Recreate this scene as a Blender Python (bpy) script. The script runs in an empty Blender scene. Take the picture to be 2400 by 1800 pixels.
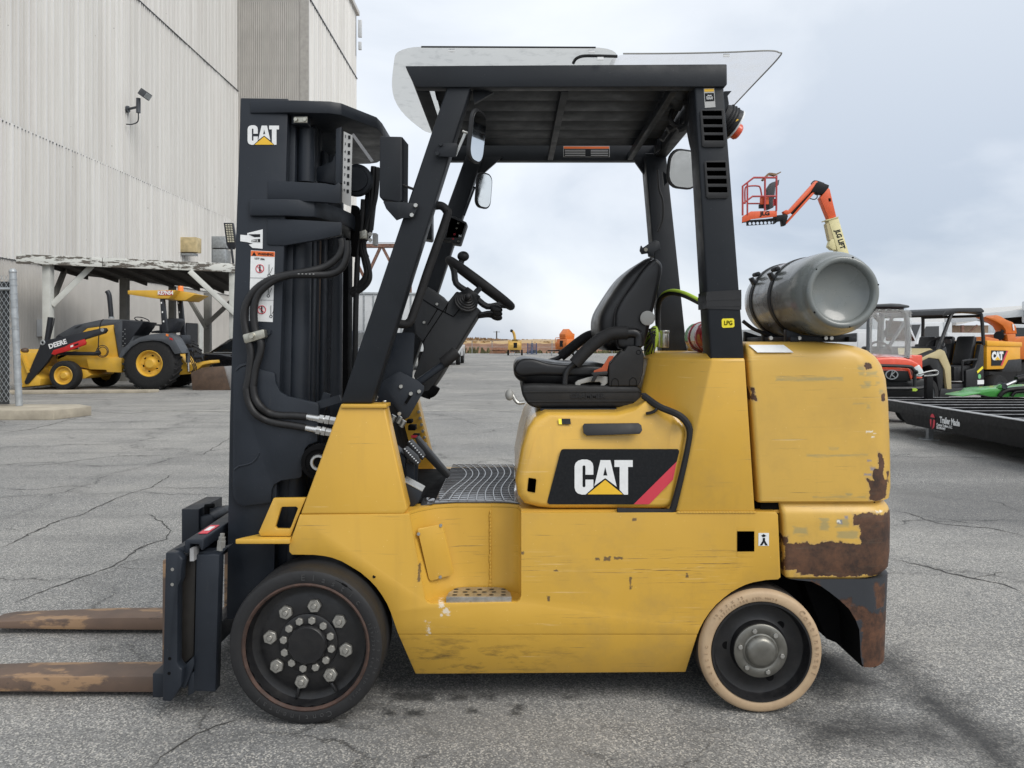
import bpy, bmesh, math, random
from mathutils import Vector, Matrix
random.seed(7)
SC = bpy.context.scene
COL = SC.collection
# ---------------------------------------------------------------- camera
H = 1.371            # eye height above the asphalt
F = 1800.0           # focal length in photo pixels (2400 wide)
HZ = 801.0           # photo row of the horizon
cam = bpy.data.cameras.new('camera'); camo = bpy.data.objects.new('camera', cam); COL.objects.link(camo)
camo.location = (0, 0, H); camo.rotation_euler = (math.radians(90), 0, 0)
cam.sensor_width = 36; cam.lens = 27.0; cam.shift_y = -(900 - HZ) / 2400.0
cam.clip_start = 0.05; cam.clip_end = 3000
SC.camera = camo
# ---------------------------------------------------------------- sky, sun, exposure
SUN_EL, SUN_AZ = math.radians(44), math.radians(135)     # soft light from behind the camera, a little right
world = bpy.data.worlds.new('World'); SC.world = world; world.use_nodes = True
wn = world.node_tree; wn.nodes.clear()
def _n(nt, t, **k):
    n = nt.nodes.new(t)
    for a, b in k.items(): setattr(n, a, b)
    return n
sky = _n(wn, 'ShaderNodeTexSky', sky_type='NISHITA', sun_disc=False)
sky.sun_elevation = SUN_EL; sky.sun_rotation = SUN_AZ
bg1 = _n(wn, 'ShaderNodeBackground'); bg1.inputs[1].default_value = 0.12
wn.links.new(sky.outputs[0], bg1.inputs[0])
tc = _n(wn, 'ShaderNodeTexCoord'); mp = _n(wn, 'ShaderNodeMapping')
mp.inputs['Scale'].default_value = (1.0, 1.0, 1.9); mp.inputs['Location'].default_value = (0.3, 0.1, 0.25)
wn.links.new(tc.outputs['Generated'], mp.inputs[0])
nz = _n(wn, 'ShaderNodeTexNoise'); nz.inputs['Scale'].default_value = 1.9; nz.inputs['Detail'].default_value = 7
nz.inputs['Roughness'].default_value = 0.5; nz.inputs['Distortion'].default_value = 0.35
wn.links.new(mp.outputs[0], nz.inputs['Vector'])
cr = _n(wn, 'ShaderNodeValToRGB'); wn.links.new(nz.outputs[0], cr.inputs[0])
e = cr.color_ramp.elements
e[0].position = 0.38; e[0].color = (0.43, 0.49, 0.59, 1)
e[1].position = 0.62; e[1].color = (0.84, 0.87, 0.91, 1)
x = e.new(0.5); x.color = (0.67, 0.71, 0.78, 1)
sx = _n(wn, 'ShaderNodeSeparateXYZ'); wn.links.new(tc.outputs['Generated'], sx.inputs[0])
mr = _n(wn, 'ShaderNodeMapRange'); mr.inputs[1].default_value = 0.08; mr.inputs[2].default_value = 0.55
mr.inputs[3].default_value = 0.0; mr.inputs[4].default_value = 0.75
wn.links.new(sx.outputs[2], mr.inputs[0])
mx = _n(wn, 'ShaderNodeMix', data_type='RGBA'); wn.links.new(mr.outputs[0], mx.inputs[0])
wn.links.new(cr.outputs[0], mx.inputs[6]); mx.inputs[7].default_value = (0.93, 0.97, 1.0, 1)
bg2 = _n(wn, 'ShaderNodeBackground'); bg2.inputs[1].default_value = 0.85
wn.links.new(mx.outputs[2], bg2.inputs[0])
ms = _n(wn, 'ShaderNodeMixShader'); ms.inputs[0].default_value = 0.88
wn.links.new(bg1.outputs[0], ms.inputs[1]); wn.links.new(bg2.outputs[0], ms.inputs[2])
wo = _n(wn, 'ShaderNodeOutputWorld'); wn.links.new(ms.outputs[0], wo.inputs[0])
sl = bpy.data.lights.new('sun', 'SUN'); sl.energy = 1.5; sl.angle = math.radians(35); sl.color = (1.0, 0.96, 0.9)
so = bpy.data.objects.new('sun', sl); COL.objects.link(so)
so.rotation_euler = Vector((-0.62, 0.62, -0.86)).to_track_quat('-Z', 'Y').to_euler()
so.location = (10, -20, 30)
SC.view_settings.view_transform = 'Standard'; SC.view_settings.look = 'None'
SC.view_settings.exposure = 0.48; SC.view_settings.gamma = 1.0; SC.view_settings.use_curve_mapping = False
SC.render.engine = 'CYCLES'; SC.cycles.max_bounces = 8; SC.cycles.transparent_max_bounces = 12
SC.cycles.use_denoising = True
# ---------------------------------------------------------------- helpers: measuring
CR = {'d': (0, 0, 2400/2212), 's': (0, 0, 1.0),
 'A': (500,200,500/2074), 'B': (500,550,500/2074), 'C': (360,900,500/2074), 'D': (360,1250,600/2074),
 'E': (880,80,600/2074), 'F': (1380,80,600/2074), 'G': (800,520,500/2074), 'H': (1150,560,500/2074),
 'I1': (660,900,600/2074), 'I2': (1150,900,600/2074), 'I3': (1550,550,600/2074), 'I4': (1600,1030,600/2074),
 'I5': (1550,1330,600/2118), 'I6': (900,1150,750/2074), 'I7': (0,500,600/2074), 'I8': (1900,650,500/2074),
 'J': (0,0,900/2074), 'K': (1700,370,400/2074), 'L': (0,1100,600/1422), 'N': (1030,700,400/2074),
 'P5': (0,620,300/2074), 'P6': (250,640,310/1714), 'T': (2000,850,400/2212), 'S': (820,560,200/1659),
 'U': (2050,700,350/2212), 'V': (1920,680,280/1659), 'X': (0,880,560/2212), 'Z': (1060,740,360/2212), 'R': (1850,1000,550/1141)}
def q(k, x, y, Y):
    ox, oy, s = CR[k]
    return Vector(((ox + x*s - 1200)/F*Y, Y, H + (HZ - oy - y*s)/F*Y))
def qs(k, pts, Y): return [q(k, p[0], p[1], p[2] if len(p) > 2 else Y) for p in pts]
def qx(k, x, Y): return q(k, x, 0, Y).x
def qz(k, y, Y): return q(k, 0, y, Y).z
V = Vector
# ---------------------------------------------------------------- helpers: mesh building
class MB:
    def __init__(s): s.bm = bmesh.new()
    def slab(s, pts, t, holes=()):
        bm = s.bm; t = V((0, t, 0)) if not hasattr(t, '__len__') else V(t)
        loops = [[bm.verts.new(p) for p in L] for L in [pts] + list(holes)]
        back = {}
        for L in loops:
            for v in L: back[v] = bm.verts.new(v.co + t)
        if not holes:
            bm.faces.new(loops[0]); bm.faces.new([back[v] for v in reversed(loops[0])])
        else:
            ed = []
            for L in loops:
                for i in range(len(L)): ed.append(bm.edges.new((L[i], L[(i+1) % len(L)])))
            r = bmesh.ops.triangle_fill(bm, use_beauty=True, use_dissolve=False, edges=ed)
            for f in [g for g in r['geom'] if isinstance(g, bmesh.types.BMFace)]:
                bm.faces.new([back[v] for v in reversed(f.verts)])
        for L in loops:
            for i in range(len(L)):
                a, b = L[i], L[(i+1) % len(L)]
                bm.faces.new((b, a, back[a], back[b]))
        return s
    def sheet(s, pts):
        s.bm.faces.new([s.bm.verts.new(p) for p in pts]); return s
    def box(s, c, size, rot=None):
        c = V(c); h = V(size)/2; R = rot if rot is not None else Matrix.Identity(3)
        v = [s.bm.verts.new(c + R @ V((h.x*a, h.y*b, h.z*d))) for a in (-1,1) for b in (-1,1) for d in (-1,1)]
        for f in ((0,1,3,2),(4,6,7,5),(0,4,5,1),(2,3,7,6),(0,2,6,4),(1,5,7,3)): s.bm.faces.new([v[i] for i in f])
        return s
    def bar(s, p0, p1, w, h, up=(0,0,1)):
        p0, p1 = V(p0), V(p1); d = (p1-p0); L = d.length; d.normalize()
        u = V(up); r = d.cross(u)
        if r.length < 1e-4: r = d.cross(V((1,0,0)))
        r.normalize(); u = r.cross(d)
        R = Matrix((d, r, u)).transposed()
        return s.box((p0+p1)/2, (L, w, h), R)
    def ring(s, c, ax, r, n, ph=0.0):
        ax = V(ax).normalized(); a = ax.orthogonal().normalized()
        if abs(ax.y) > .99: a = V((1,0,0))
        b = ax.cross(a)
        return [s.bm.verts.new(V(c) + (a*math.cos(t) + b*math.sin(t))*r) for t in [ph + 2*math.pi*i/n for i in range(n)]]
    def skin(s, A, B):
        n = len(A)
        for i in range(n): s.bm.faces.new((A[i], A[(i+1) % n], B[(i+1) % n], B[i]))
    def cyl(s, p0, p1, r0, r1=None, n=16, caps=True, ph=0.0):
        p0, p1 = V(p0), V(p1); r1 = r0 if r1 is None else r1
        A = s.ring(p0, p1-p0, r0, n, ph); B = s.ring(p1, p1-p0, r1, n, ph); s.skin(A, B)
        if caps: s.bm.faces.new(list(reversed(A))); s.bm.faces.new(B)
        return s
    def lathe(s, prof, o, ax=(0,1,0), n=48):
        o = V(o); ax = V(ax).normalized(); prev = None
        for r, a in prof:
            if r < 1e-5:
                v = s.bm.verts.new(o + ax*a); cur = v
            else: cur = s.ring(o + ax*a, ax, r, n)
            if prev is not None:
                if isinstance(prev, list) and isinstance(cur, list): s.skin(prev, cur)
                elif isinstance(prev, list):
                    for i in range(n): s.bm.faces.new((prev[i], prev[(i+1) % n], cur))
                elif isinstance(cur, list):
                    for i in range(n): s.bm.faces.new((cur[(i+1) % n], cur[i], prev))
            prev = cur
        return s
    def tube(s, path, r, n=8, sub=6, smooth=True, caps=True):
        P = [V(p) for p in path]
        if smooth and len(P) > 2:
            Q = []
            for i in range(len(P)-1):
                a, b, c_, d = P[max(i-1,0)], P[i], P[i+1], P[min(i+2,len(P)-1)]
                for k in range(sub):
                    t = k/sub
                    Q.append(0.5*((2*b) + (c_-a)*t + (2*a-5*b+4*c_-d)*t*t + (3*b-a-3*c_+d)*t**3))
            Q.append(P[-1]); P = Q
        tan = (P[1]-P[0]).normalized(); u = tan.orthogonal().normalized(); prev = None; first = None
        for i, p in enumerate(P):
            tn = (P[min(i+1,len(P)-1)] - P[max(i-1,0)])
            tn = tn.normalized() if tn.length > 1e-9 else tan
            u = (u - tn*u.dot(tn)).normalized(); w = tn.cross(u)
            rr = r[i*(len(r)-1)//max(len(P)-1,1)] if hasattr(r, '__len__') else r
            cur = [s.bm.verts.new(p + (u*math.cos(2*math.pi*k/n) + w*math.sin(2*math.pi*k/n))*rr) for k in range(n)]
            if prev: s.skin(prev, cur)
            else: first = cur
            prev = cur; tan = tn
        if caps: s.bm.faces.new(list(reversed(first))); s.bm.faces.new(prev)
        return s
    def loft(s, rings, caps=True, closed=True):
        prev = None; first = None
        for R in rings:
            cur = [s.bm.verts.new(p) for p in R]
            if prev:
                m = len(cur) if closed else len(cur)-1
                for i in range(m): s.bm.faces.new((prev[i], prev[(i+1) % len(cur)], cur[(i+1) % len(cur)], cur[i]))
            else: first = cur
            prev = cur
        if caps: s.bm.faces.new(list(reversed(first))); s.bm.faces.new(prev)
        return s
    def ball(s, c, r, sc=(1,1,1), n=14, m=9, R=None):
        c = V(c); rows = []
        R = R if R is not None else Matrix.Identity(3)
        for j in range(1, m):
            t = math.pi*j/m
            rows.append([s.bm.verts.new(c + R @ V((r*sc[0]*math.sin(t)*math.cos(2*math.pi*i/n), r*sc[1]*math.sin(t)*math.sin(2*math.pi*i/n), r*sc[2]*math.cos(t)))) for i in range(n)])
        a = s.bm.verts.new(c + R @ V((0,0,r*sc[2]))); b = s.bm.verts.new(c - R @ V((0,0,r*sc[2])))
        for i in range(n): s.bm.faces.new((a, rows[0][i], rows[0][(i+1) % n])); s.bm.faces.new((b, rows[-1][(i+1) % n], rows[-1][i]))
        for A, B in zip(rows, rows[1:]): s.skin(A, B)
        return s
    def torus(s, c, ax, R, r, n=40, m=10):
        ax = V(ax).normalized(); a = ax.orthogonal().normalized(); b = ax.cross(a); c = V(c); rows = []
        for i in range(n):
            t = 2*math.pi*i/n; d = a*math.cos(t) + b*math.sin(t)
            rows.append([s.bm.verts.new(c + d*(R + r*math.cos(2*math.pi*k/m)) + ax*r*math.sin(2*math.pi*k/m)) for k in range(m)])
        for i in range(n): s.skin(rows[i], rows[(i+1) % n])
        return s
    def mesh(s, me, M=None):
        t = bmesh.new(); t.from_mesh(me)
        if M is not None: bmesh.ops.transform(t, matrix=M, verts=t.verts)
        tmp = bpy.data.meshes.new('tmp'); t.to_mesh(tmp); t.free(); s.bm.from_mesh(tmp); bpy.data.meshes.remove(tmp); return s
    def text(s, txt, size, M, bold=0.0, ext=0.001, sxy=(1,1), align='CENTER'):
        cu = bpy.data.curves.new('t', 'FONT'); cu.body = txt; cu.size = size; cu.offset = bold; cu.extrude = ext
        cu.align_x = align; cu.align_y = 'CENTER'; cu.resolution_u = 3
        ob = bpy.data.objects.new('t', cu); me = ob.to_mesh()
        me2 = me.copy(); ob.to_mesh_clear()
        s.mesh(me2, M @ Matrix.Diagonal((sxy[0], sxy[1], 1, 1)))
        bpy.data.meshes.remove(me2); bpy.data.objects.remove(ob); bpy.data.curves.remove(cu); return s
def face_m(loc, xdir=(1,0,0), ydir=(0,0,1)):
    x = V(xdir).normalized(); y = V(ydir).normalized(); z = x.cross(y).normalized(); y = z.cross(x)
    m = Matrix((x, y, z)).transposed().to_4x4(); m.translation = V(loc); return m
def rrect(x0, x1, y0, y1, r, z, n=5, corners=(1,1,1,1)):
    out = []
    for k, (cx, cy, a0) in enumerate(((x1, y1, 0), (x0, y1, 90), (x0, y0, 180), (x1, y0, 270))):
        rr = r*corners[k] if corners[k] else 0.0005
        sx_ = -1 if cx == x1 else 1; sy_ = -1 if cy == y1 else 1
        for i in range(n+1):
            a = math.radians(a0 + 90*i/n)
            out.append(V((cx + sx_*rr + rr*math.cos(a), cy + sy_*rr + rr*math.sin(a), z)))
    return out
WL = {}
MATS = {}
def finish(bm, bev=0, segs=2, ang=38):
    bmesh.ops.remove_doubles(bm, verts=bm.verts, dist=1e-5)
    bmesh.ops.recalc_face_normals(bm, faces=bm.faces)
    if bev:
        ed = [e for e in bm.edges if len(e.link_faces) == 2 and e.calc_face_angle(0) > math.radians(28)]
        if ed: bmesh.ops.bevel(bm, geom=ed, offset=bev, segments=segs, profile=0.5, affect='EDGES', clamp_overlap=True)
    for f in bm.faces: f.smooth = True
    for e in bm.edges:
        if len(e.link_faces) != 2 or e.calc_face_angle(0) > math.radians(ang): e.smooth = False
def part(name, mb, mat, parent=None, bev=0, segs=2, ang=38, label=None, kind=None):
    bm = mb.bm; finish(bm, bev, segs, ang)
    lo = V((1e9,)*3); hi = V((-1e9,)*3)
    for v in bm.verts:
        for i in range(3): lo[i] = min(lo[i], v.co[i]); hi[i] = max(hi[i], v.co[i])
    o = V(((lo.x+hi.x)/2, (lo.y+hi.y)/2, lo.z))
    bmesh.ops.translate(bm, verts=bm.verts, vec=-o)
    me = bpy.data.meshes.new(name); bm.to_mesh(me); bm.free()
    me.materials.append(MATS[mat] if isinstance(mat, str) else mat)
    ob = bpy.data.objects.new(name, me); COL.objects.link(ob)
    WL[ob.name] = o
    if parent: ob.parent = parent; ob.location = o - WL[parent.name]
    else: ob.location = o
    if label: ob['label'] = label
    if kind: ob['kind'] = kind
    return ob
def inst(name, me, parent, loc, rot=None, sc=None):
    ob = bpy.data.objects.new(name, me); COL.objects.link(ob)
    ob.location = V(loc) - (WL[parent.name] if parent else V((0,0,0)))
    if parent: ob.parent = parent
    if rot is not None: ob.rotation_euler = rot
    if sc is not None: ob.scale = sc
    WL[ob.name] = V(loc); return ob
def thing(name, label, cat, loc, group=None):
    o = bpy.data.objects.new(name, None); COL.objects.link(o); o.location = V(loc); WL[o.name] = V(loc)
    o.empty_display_size = 0.2
    return tag(o, label, cat, group)
def tag(o, label, cat, group=None):
    o['label'] = label; o['category'] = cat
    if group: o['group'] = group
    return o
def struct(o): o['kind'] = 'structure'; return o
def rawmesh(name, mb, mat, bev=0, segs=1, ang=38):
    finish(mb.bm, bev, segs, ang); me = bpy.data.meshes.new(name); mb.bm.to_mesh(me); mb.bm.free()
    me.materials.append(MATS[mat]); return me
# ---------------------------------------------------------------- helpers: materials
class NT:
    def __init__(s, name):
        s.m = bpy.data.materials.new(name); s.m.use_nodes = True; s.t = s.m.node_tree; s.t.nodes.clear()
        s.out = _n(s.t, 'ShaderNodeOutputMaterial'); s.b = _n(s.t, 'ShaderNodeBsdfPrincipled')
        s.t.links.new(s.b.outputs[0], s.out.inputs[0]); MATS[name] = s.m
        s.co = _n(s.t, 'ShaderNodeTexCoord').outputs['Object']
        s.pos = _n(s.t, 'ShaderNodeNewGeometry').outputs['Position']
    def L(s, a, b): s.t.links.new(a, b)
    def inp(s, i, v):
        if isinstance(v, bpy.types.NodeSocket): s.L(v, i)
        else: i.default_value = v
    def map(s, vec, sc=(1,1,1), loc=(0,0,0), rot=(0,0,0)):
        n = _n(s.t, 'ShaderNodeMapping'); s.L(vec, n.inputs[0]); n.inputs['Scale'].default_value = sc
        n.inputs['Location'].default_value = loc; n.inputs['Rotation'].default_value = rot; return n.outputs[0]
    def noise(s, scale, detail=4, rough=.55, vec=None, dist=0):
        n = _n(s.t, 'ShaderNodeTexNoise'); n.inputs['Scale'].default_value = scale; n.inputs['Detail'].default_value = detail
        n.inputs['Roughness'].default_value = rough; n.inputs['Distortion'].default_value = dist
        s.L(vec if vec is not None else s.co, n.inputs['Vector']); return n.outputs[0]
    def vor(s, scale, feat='F1', out='Distance', vec=None, rnd=1):
        n = _n(s.t, 'ShaderNodeTexVoronoi', feature=feat); n.inputs['Scale'].default_value = scale; n.inputs['Randomness'].default_value = rnd
        s.L(vec if vec is not None else s.co, n.inputs['Vector']); return n.outputs[out]
    def ramp(s, fac, a, b, lo=0.0, hi=1.0):
        n = _n(s.t, 'ShaderNodeMapRange'); n.inputs[1].default_value = a; n.inputs[2].default_value = b
        n.inputs[3].default_value = lo; n.inputs[4].default_value = hi; s.L(fac, n.inputs[0]); return n.outputs[0]
    def math(s, op, a, b=0.0, c=0.0):
        n = _n(s.t, 'ShaderNodeMath', operation=op); s.inp(n.inputs[0], a); s.inp(n.inputs[1], b); s.inp(n.inputs[2], c); return n.outputs[0]
    def mix(s, fac, a, b):
        n = _n(s.t, 'ShaderNodeMix', data_type='RGBA'); s.inp(n.inputs[0], fac)
        for i, v in ((6, a), (7, b)):
            s.inp(n.inputs[i], v if isinstance(v, bpy.types.NodeSocket) else (*v, 1)[:4])
        return n.outputs[2]
    def sep(s, vec):
        n = _n(s.t, 'ShaderNodeSeparateXYZ'); s.L(vec, n.inputs[0]); return n.outputs
    def bump(s, h, st=.3, d=.002):
        n = _n(s.t, 'ShaderNodeBump'); n.inputs['Strength'].default_value = st; n.inputs['Distance'].default_value = d
        s.L(h, n.inputs['Height']); s.L(n.outputs[0], s.b.inputs['Normal'])
    def boxes(s, X, Z, bs, nz, amp, soft=.004, raw=False):
        d = None
        for x0, x1, z0, z1 in bs:
            a = s.math('SUBTRACT', s.math('ABSOLUTE', s.math('SUBTRACT', X, (x0+x1)/2)), abs(x1-x0)/2)
            b = s.math('SUBTRACT', s.math('ABSOLUTE', s.math('SUBTRACT', Z, (z0+z1)/2)), abs(z1-z0)/2)
            e_ = s.math('MAXIMUM', a, b); d = e_ if d is None else s.math('MINIMUM', d, e_)
        d = s.math('ADD', d, s.math('MULTIPLY', s.math('SUBTRACT', nz, 0.5), amp))
        return d if raw else s.ramp(d, soft, -soft)
def M(name, col, rough=.5, metal=0.0, var=.12, vs=5.0, bump=0.0, bs=120.0, dust=0.0, dcol=(.35,.33,.30), spec=.5, coat=0.0, rnd=0.0):
    n = NT(name)
    f = n.noise(vs, 5)
    c0 = tuple(x*(1-var) for x in col); c1 = tuple(min(1, x*(1+var)) for x in col)
    c = n.mix(n.ramp(f, .3, .7), c0, c1)
    if dust: c = n.mix(n.ramp(n.noise(vs*2.7, 7, .7), .45, .8, 0, dust), c, dcol)
    if rnd:
        oi = _n(n.t, 'ShaderNodeObjectInfo').outputs['Random']
        hs = _n(n.t, 'ShaderNodeHueSaturation'); n.L(c, hs.inputs['Color']); n.L(n.ramp(oi, 0, 1, 1-rnd, 1+rnd), hs.inputs['Value']); c = hs.outputs[0]
    n.L(c, n.b.inputs['Base Color'])
    n.L(n.ramp(n.noise(vs*4, 4), .3, .7, max(.02, rough-.08), min(1, rough+.1)), n.b.inputs['Roughness'])
    n.b.inputs['Metallic'].default_value = metal; n.b.inputs['Specular IOR Level'].default_value = spec
    n.b.inputs['Coat Weight'].default_value = coat
    if bump: n.bump(n.noise(bs, 3), bump, .002)
    return n
# ================================================================ materials
def mk_asphalt():
    n = NT('asphalt'); P = n.pos; s = n.sep(P)
    big = n.noise(.22, 5, .6, P); mid = n.noise(1.6, 6, .65, P)
    c = n.mix(n.ramp(big, .42, .58), (.225,.225,.222), (.355,.346,.325))
    c = n.mix(n.ramp(mid, .40, .72, 0, .6), c, (.19,.19,.187))
    v = _n(n.t, 'ShaderNodeTexVoronoi'); v.inputs['Scale'].default_value = 185; n.L(P, v.inputs['Vector'])
    cs = _n(n.t, 'ShaderNodeSeparateColor'); n.L(v.outputs['Color'], cs.inputs[0])
    st = cs.outputs[0]
    c = n.mix(n.ramp(st, .25, .75, .0, .66), c, (.075,.075,.073))
    c = n.mix(n.ramp(cs.outputs[1], .74, .95, 0, .9), c, (.52,.50,.455))
    v2 = _n(n.t, 'ShaderNodeTexVoronoi'); v2.inputs['Scale'].default_value = 95; n.L(P, v2.inputs['Vector'])
    cs2 = _n(n.t, 'ShaderNodeSeparateColor'); n.L(v2.outputs['Color'], cs2.inputs[0])
    chip = n.math('MULTIPLY', n.ramp(cs2.outputs[2], .90, .93), n.ramp(v2.outputs['Distance'], .45, .25))
    c = n.mix(n.math('MULTIPLY', chip, .8), c, (.50,.47,.42))
    trk = n.math('MULTIPLY', n.ramp(n.noise(1, 4, .6, n.map(P, (.28,2.6,1), rot=(0,0,.35))), .52, .68), .30)
    c = n.mix(trk, c, (.12,.12,.118))
    dst = n.math('MULTIPLY', n.ramp(n.noise(.55, 5, .65, n.map(P, (1,1,1), (4,7,0))), .52, .7), .35)
    c = n.mix(dst, c, (.36,.345,.315))
    # cracks
    wv = _n(n.t, 'ShaderNodeTexNoise'); wv.inputs['Scale'].default_value = .9; wv.inputs['Detail'].default_value = 8; n.L(P, wv.inputs['Vector'])
    wv.inputs['Roughness'].default_value = .62
    va = _n(n.t, 'ShaderNodeVectorMath', operation='SCALE'); n.L(wv.outputs['Color'], va.inputs[0]); va.inputs['Scale'].default_value = 1.3
    vb = _n(n.t, 'ShaderNodeVectorMath', operation='ADD'); n.L(P, vb.inputs[0]); n.L(va.outputs[0], vb.inputs[1])
    warped = n.map(vb.outputs[0], (1,1,.0), (.37,.9,0), (0,0,.5))
    d1 = n.vor(.40, 'DISTANCE_TO_EDGE', 'Distance', warped); d2 = n.vor(1.15, 'DISTANCE_TO_EDGE', 'Distance', warped)
    brk = n.ramp(n.noise(1.1, 4, .6, P), .38, .55)
    k1 = n.math('MULTIPLY', n.ramp(d1, .0045, .001), n.ramp(n.noise(2.1, 4, .6, P), .44, .6))
    k2 = n.math('MULTIPLY', n.ramp(d2, .008, .0015), n.math('MULTIPLY', brk, n.ramp(n.noise(.25, 3, .5, P), .5, .62)))
    k = n.math('MAXIMUM', k1, n.math('MULTIPLY', k2, .8))
    halo = n.math('MULTIPLY', n.ramp(d1, .05, .0), .25)
    c = n.mix(halo, c, (.10,.10,.098)); c = n.mix(n.math('MULTIPLY', k, .7), c, (.035,.034,.032))
    # old resurfaced patch, oil drips and a wet tyre track, each with its own outline
    nb = n.noise(3.0, 6, .65, P)
    pt = n.boxes(s[0], s[1], [(3.15,12,5.75,7.35),(3.6,12,5.3,6.2),(2.6,12,8.0,9.0)], n.noise(.9, 6, .7, P), 1.3, .3)
    c = n.mix(n.math('MULTIPLY', pt, .42), c, (.07,.07,.071))
    oil = n.boxes(s[0], s[1], [(-.46,-.30,2.93,3.0),(-.24,-.17,2.94,2.98),(-.13,-.07,2.95,2.99),(-.47,-.42,2.82,2.86),(-.39,-.33,2.81,2.86),(-.17,-.13,2.84,2.87),(.0,.04,2.86,2.9),(.0,.03,2.82,2.85),(.20,.25,2.95,2.98),(.60,.63,2.83,2.86)], n.noise(22, 6, .8, P), .13, .016)
    c = n.mix(n.math('MULTIPLY', oil, .7), c, (.012,.012,.012))
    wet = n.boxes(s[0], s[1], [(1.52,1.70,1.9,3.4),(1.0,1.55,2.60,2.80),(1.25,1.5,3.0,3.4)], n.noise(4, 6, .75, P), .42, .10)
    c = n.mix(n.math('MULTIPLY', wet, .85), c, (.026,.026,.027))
    n.L(c, n.b.inputs['Base Color'])
    n.L(n.math('SUBTRACT', .86, n.math('MULTIPLY', oil, .35)), n.b.inputs['Roughness'])
    n.b.inputs['Specular IOR Level'].default_value = .35
    hgt = n.math('SUBTRACT', n.math('ADD', n.math('MULTIPLY', st, .5), n.math('MULTIPLY', n.noise(40, 4, .6, P), .6)), n.math('MULTIPLY', k, 2.2))
    n.bump(hgt, .55, .006)
mk_asphalt()
YN_ = 2.84
YEL = (.60,.352,.050)
def yellow_nodes(n, col=YEL):
    P = n.pos; s = n.sep(P)
    c = n.mix(n.ramp(n.noise(1.7, 4, .5, P), .35, .65), tuple(x*.95 for x in col), tuple(min(1, x*1.04) for x in col))
    # fine vertical grime runs, horizontal scuffs and chips, patchy
    gr = n.math('MULTIPLY', n.ramp(n.noise(1, 5, .6, n.map(P, (22,22,2.0))), .52, .75, 0, .22), n.ramp(n.noise(1.4, 3, .5, P), .4, .65))
    c = n.mix(gr, c, (.33,.20,.05))
    patch = n.ramp(n.noise(2.3, 4, .6, n.map(P, (1,1,2.2), (3.1,0,1.7))), .50, .66)
    sc1 = n.math('MULTIPLY', n.ramp(n.noise(1, 6, .65, n.map(P, (3.2,3.2,150))), .625, .66), patch)
    c = n.mix(n.math('MULTIPLY', sc1, .75), c, (.14,.10,.055))
    sc2 = n.math('MULTIPLY', n.ramp(n.noise(1, 6, .65, n.map(P, (2.6,2.6,105), (5,1,9))), .64, .68), n.ramp(n.noise(1.9, 4, .6, n.map(P, (1,1,2), (7,0,2))), .5, .62))
    c = n.mix(n.math('MULTIPLY', sc2, .65), c, (.80,.62,.30))
    spk = n.ramp(n.vor(46, vec=P), .055, .03)
    c = n.mix(n.math('MULTIPLY', spk, n.math('MULTIPLY', n.ramp(n.noise(2, 3, .5, P), .45, .6), .55)), c, (.16,.11,.05))
    drop = n.ramp(n.vor(30, vec=n.map(P, (1,1,1), (2,1,4))), .055, .03)
    c = n.mix(n.math('MULTIPLY', drop, .45), c, (.92,.74,.33))
    sm = n.math('MULTIPLY', n.ramp(n.noise(3.4, 6, .7, n.map(P, (1,1,1), (6,3,2))), .48, .72, 0, .5), n.ramp(n.noise(.9, 3, .5, n.map(P, (1,1,1), (1,5,3))), .38, .62))
    c = n.mix(sm, c, (.36,.235,.075))
    return c, P, s
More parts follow.
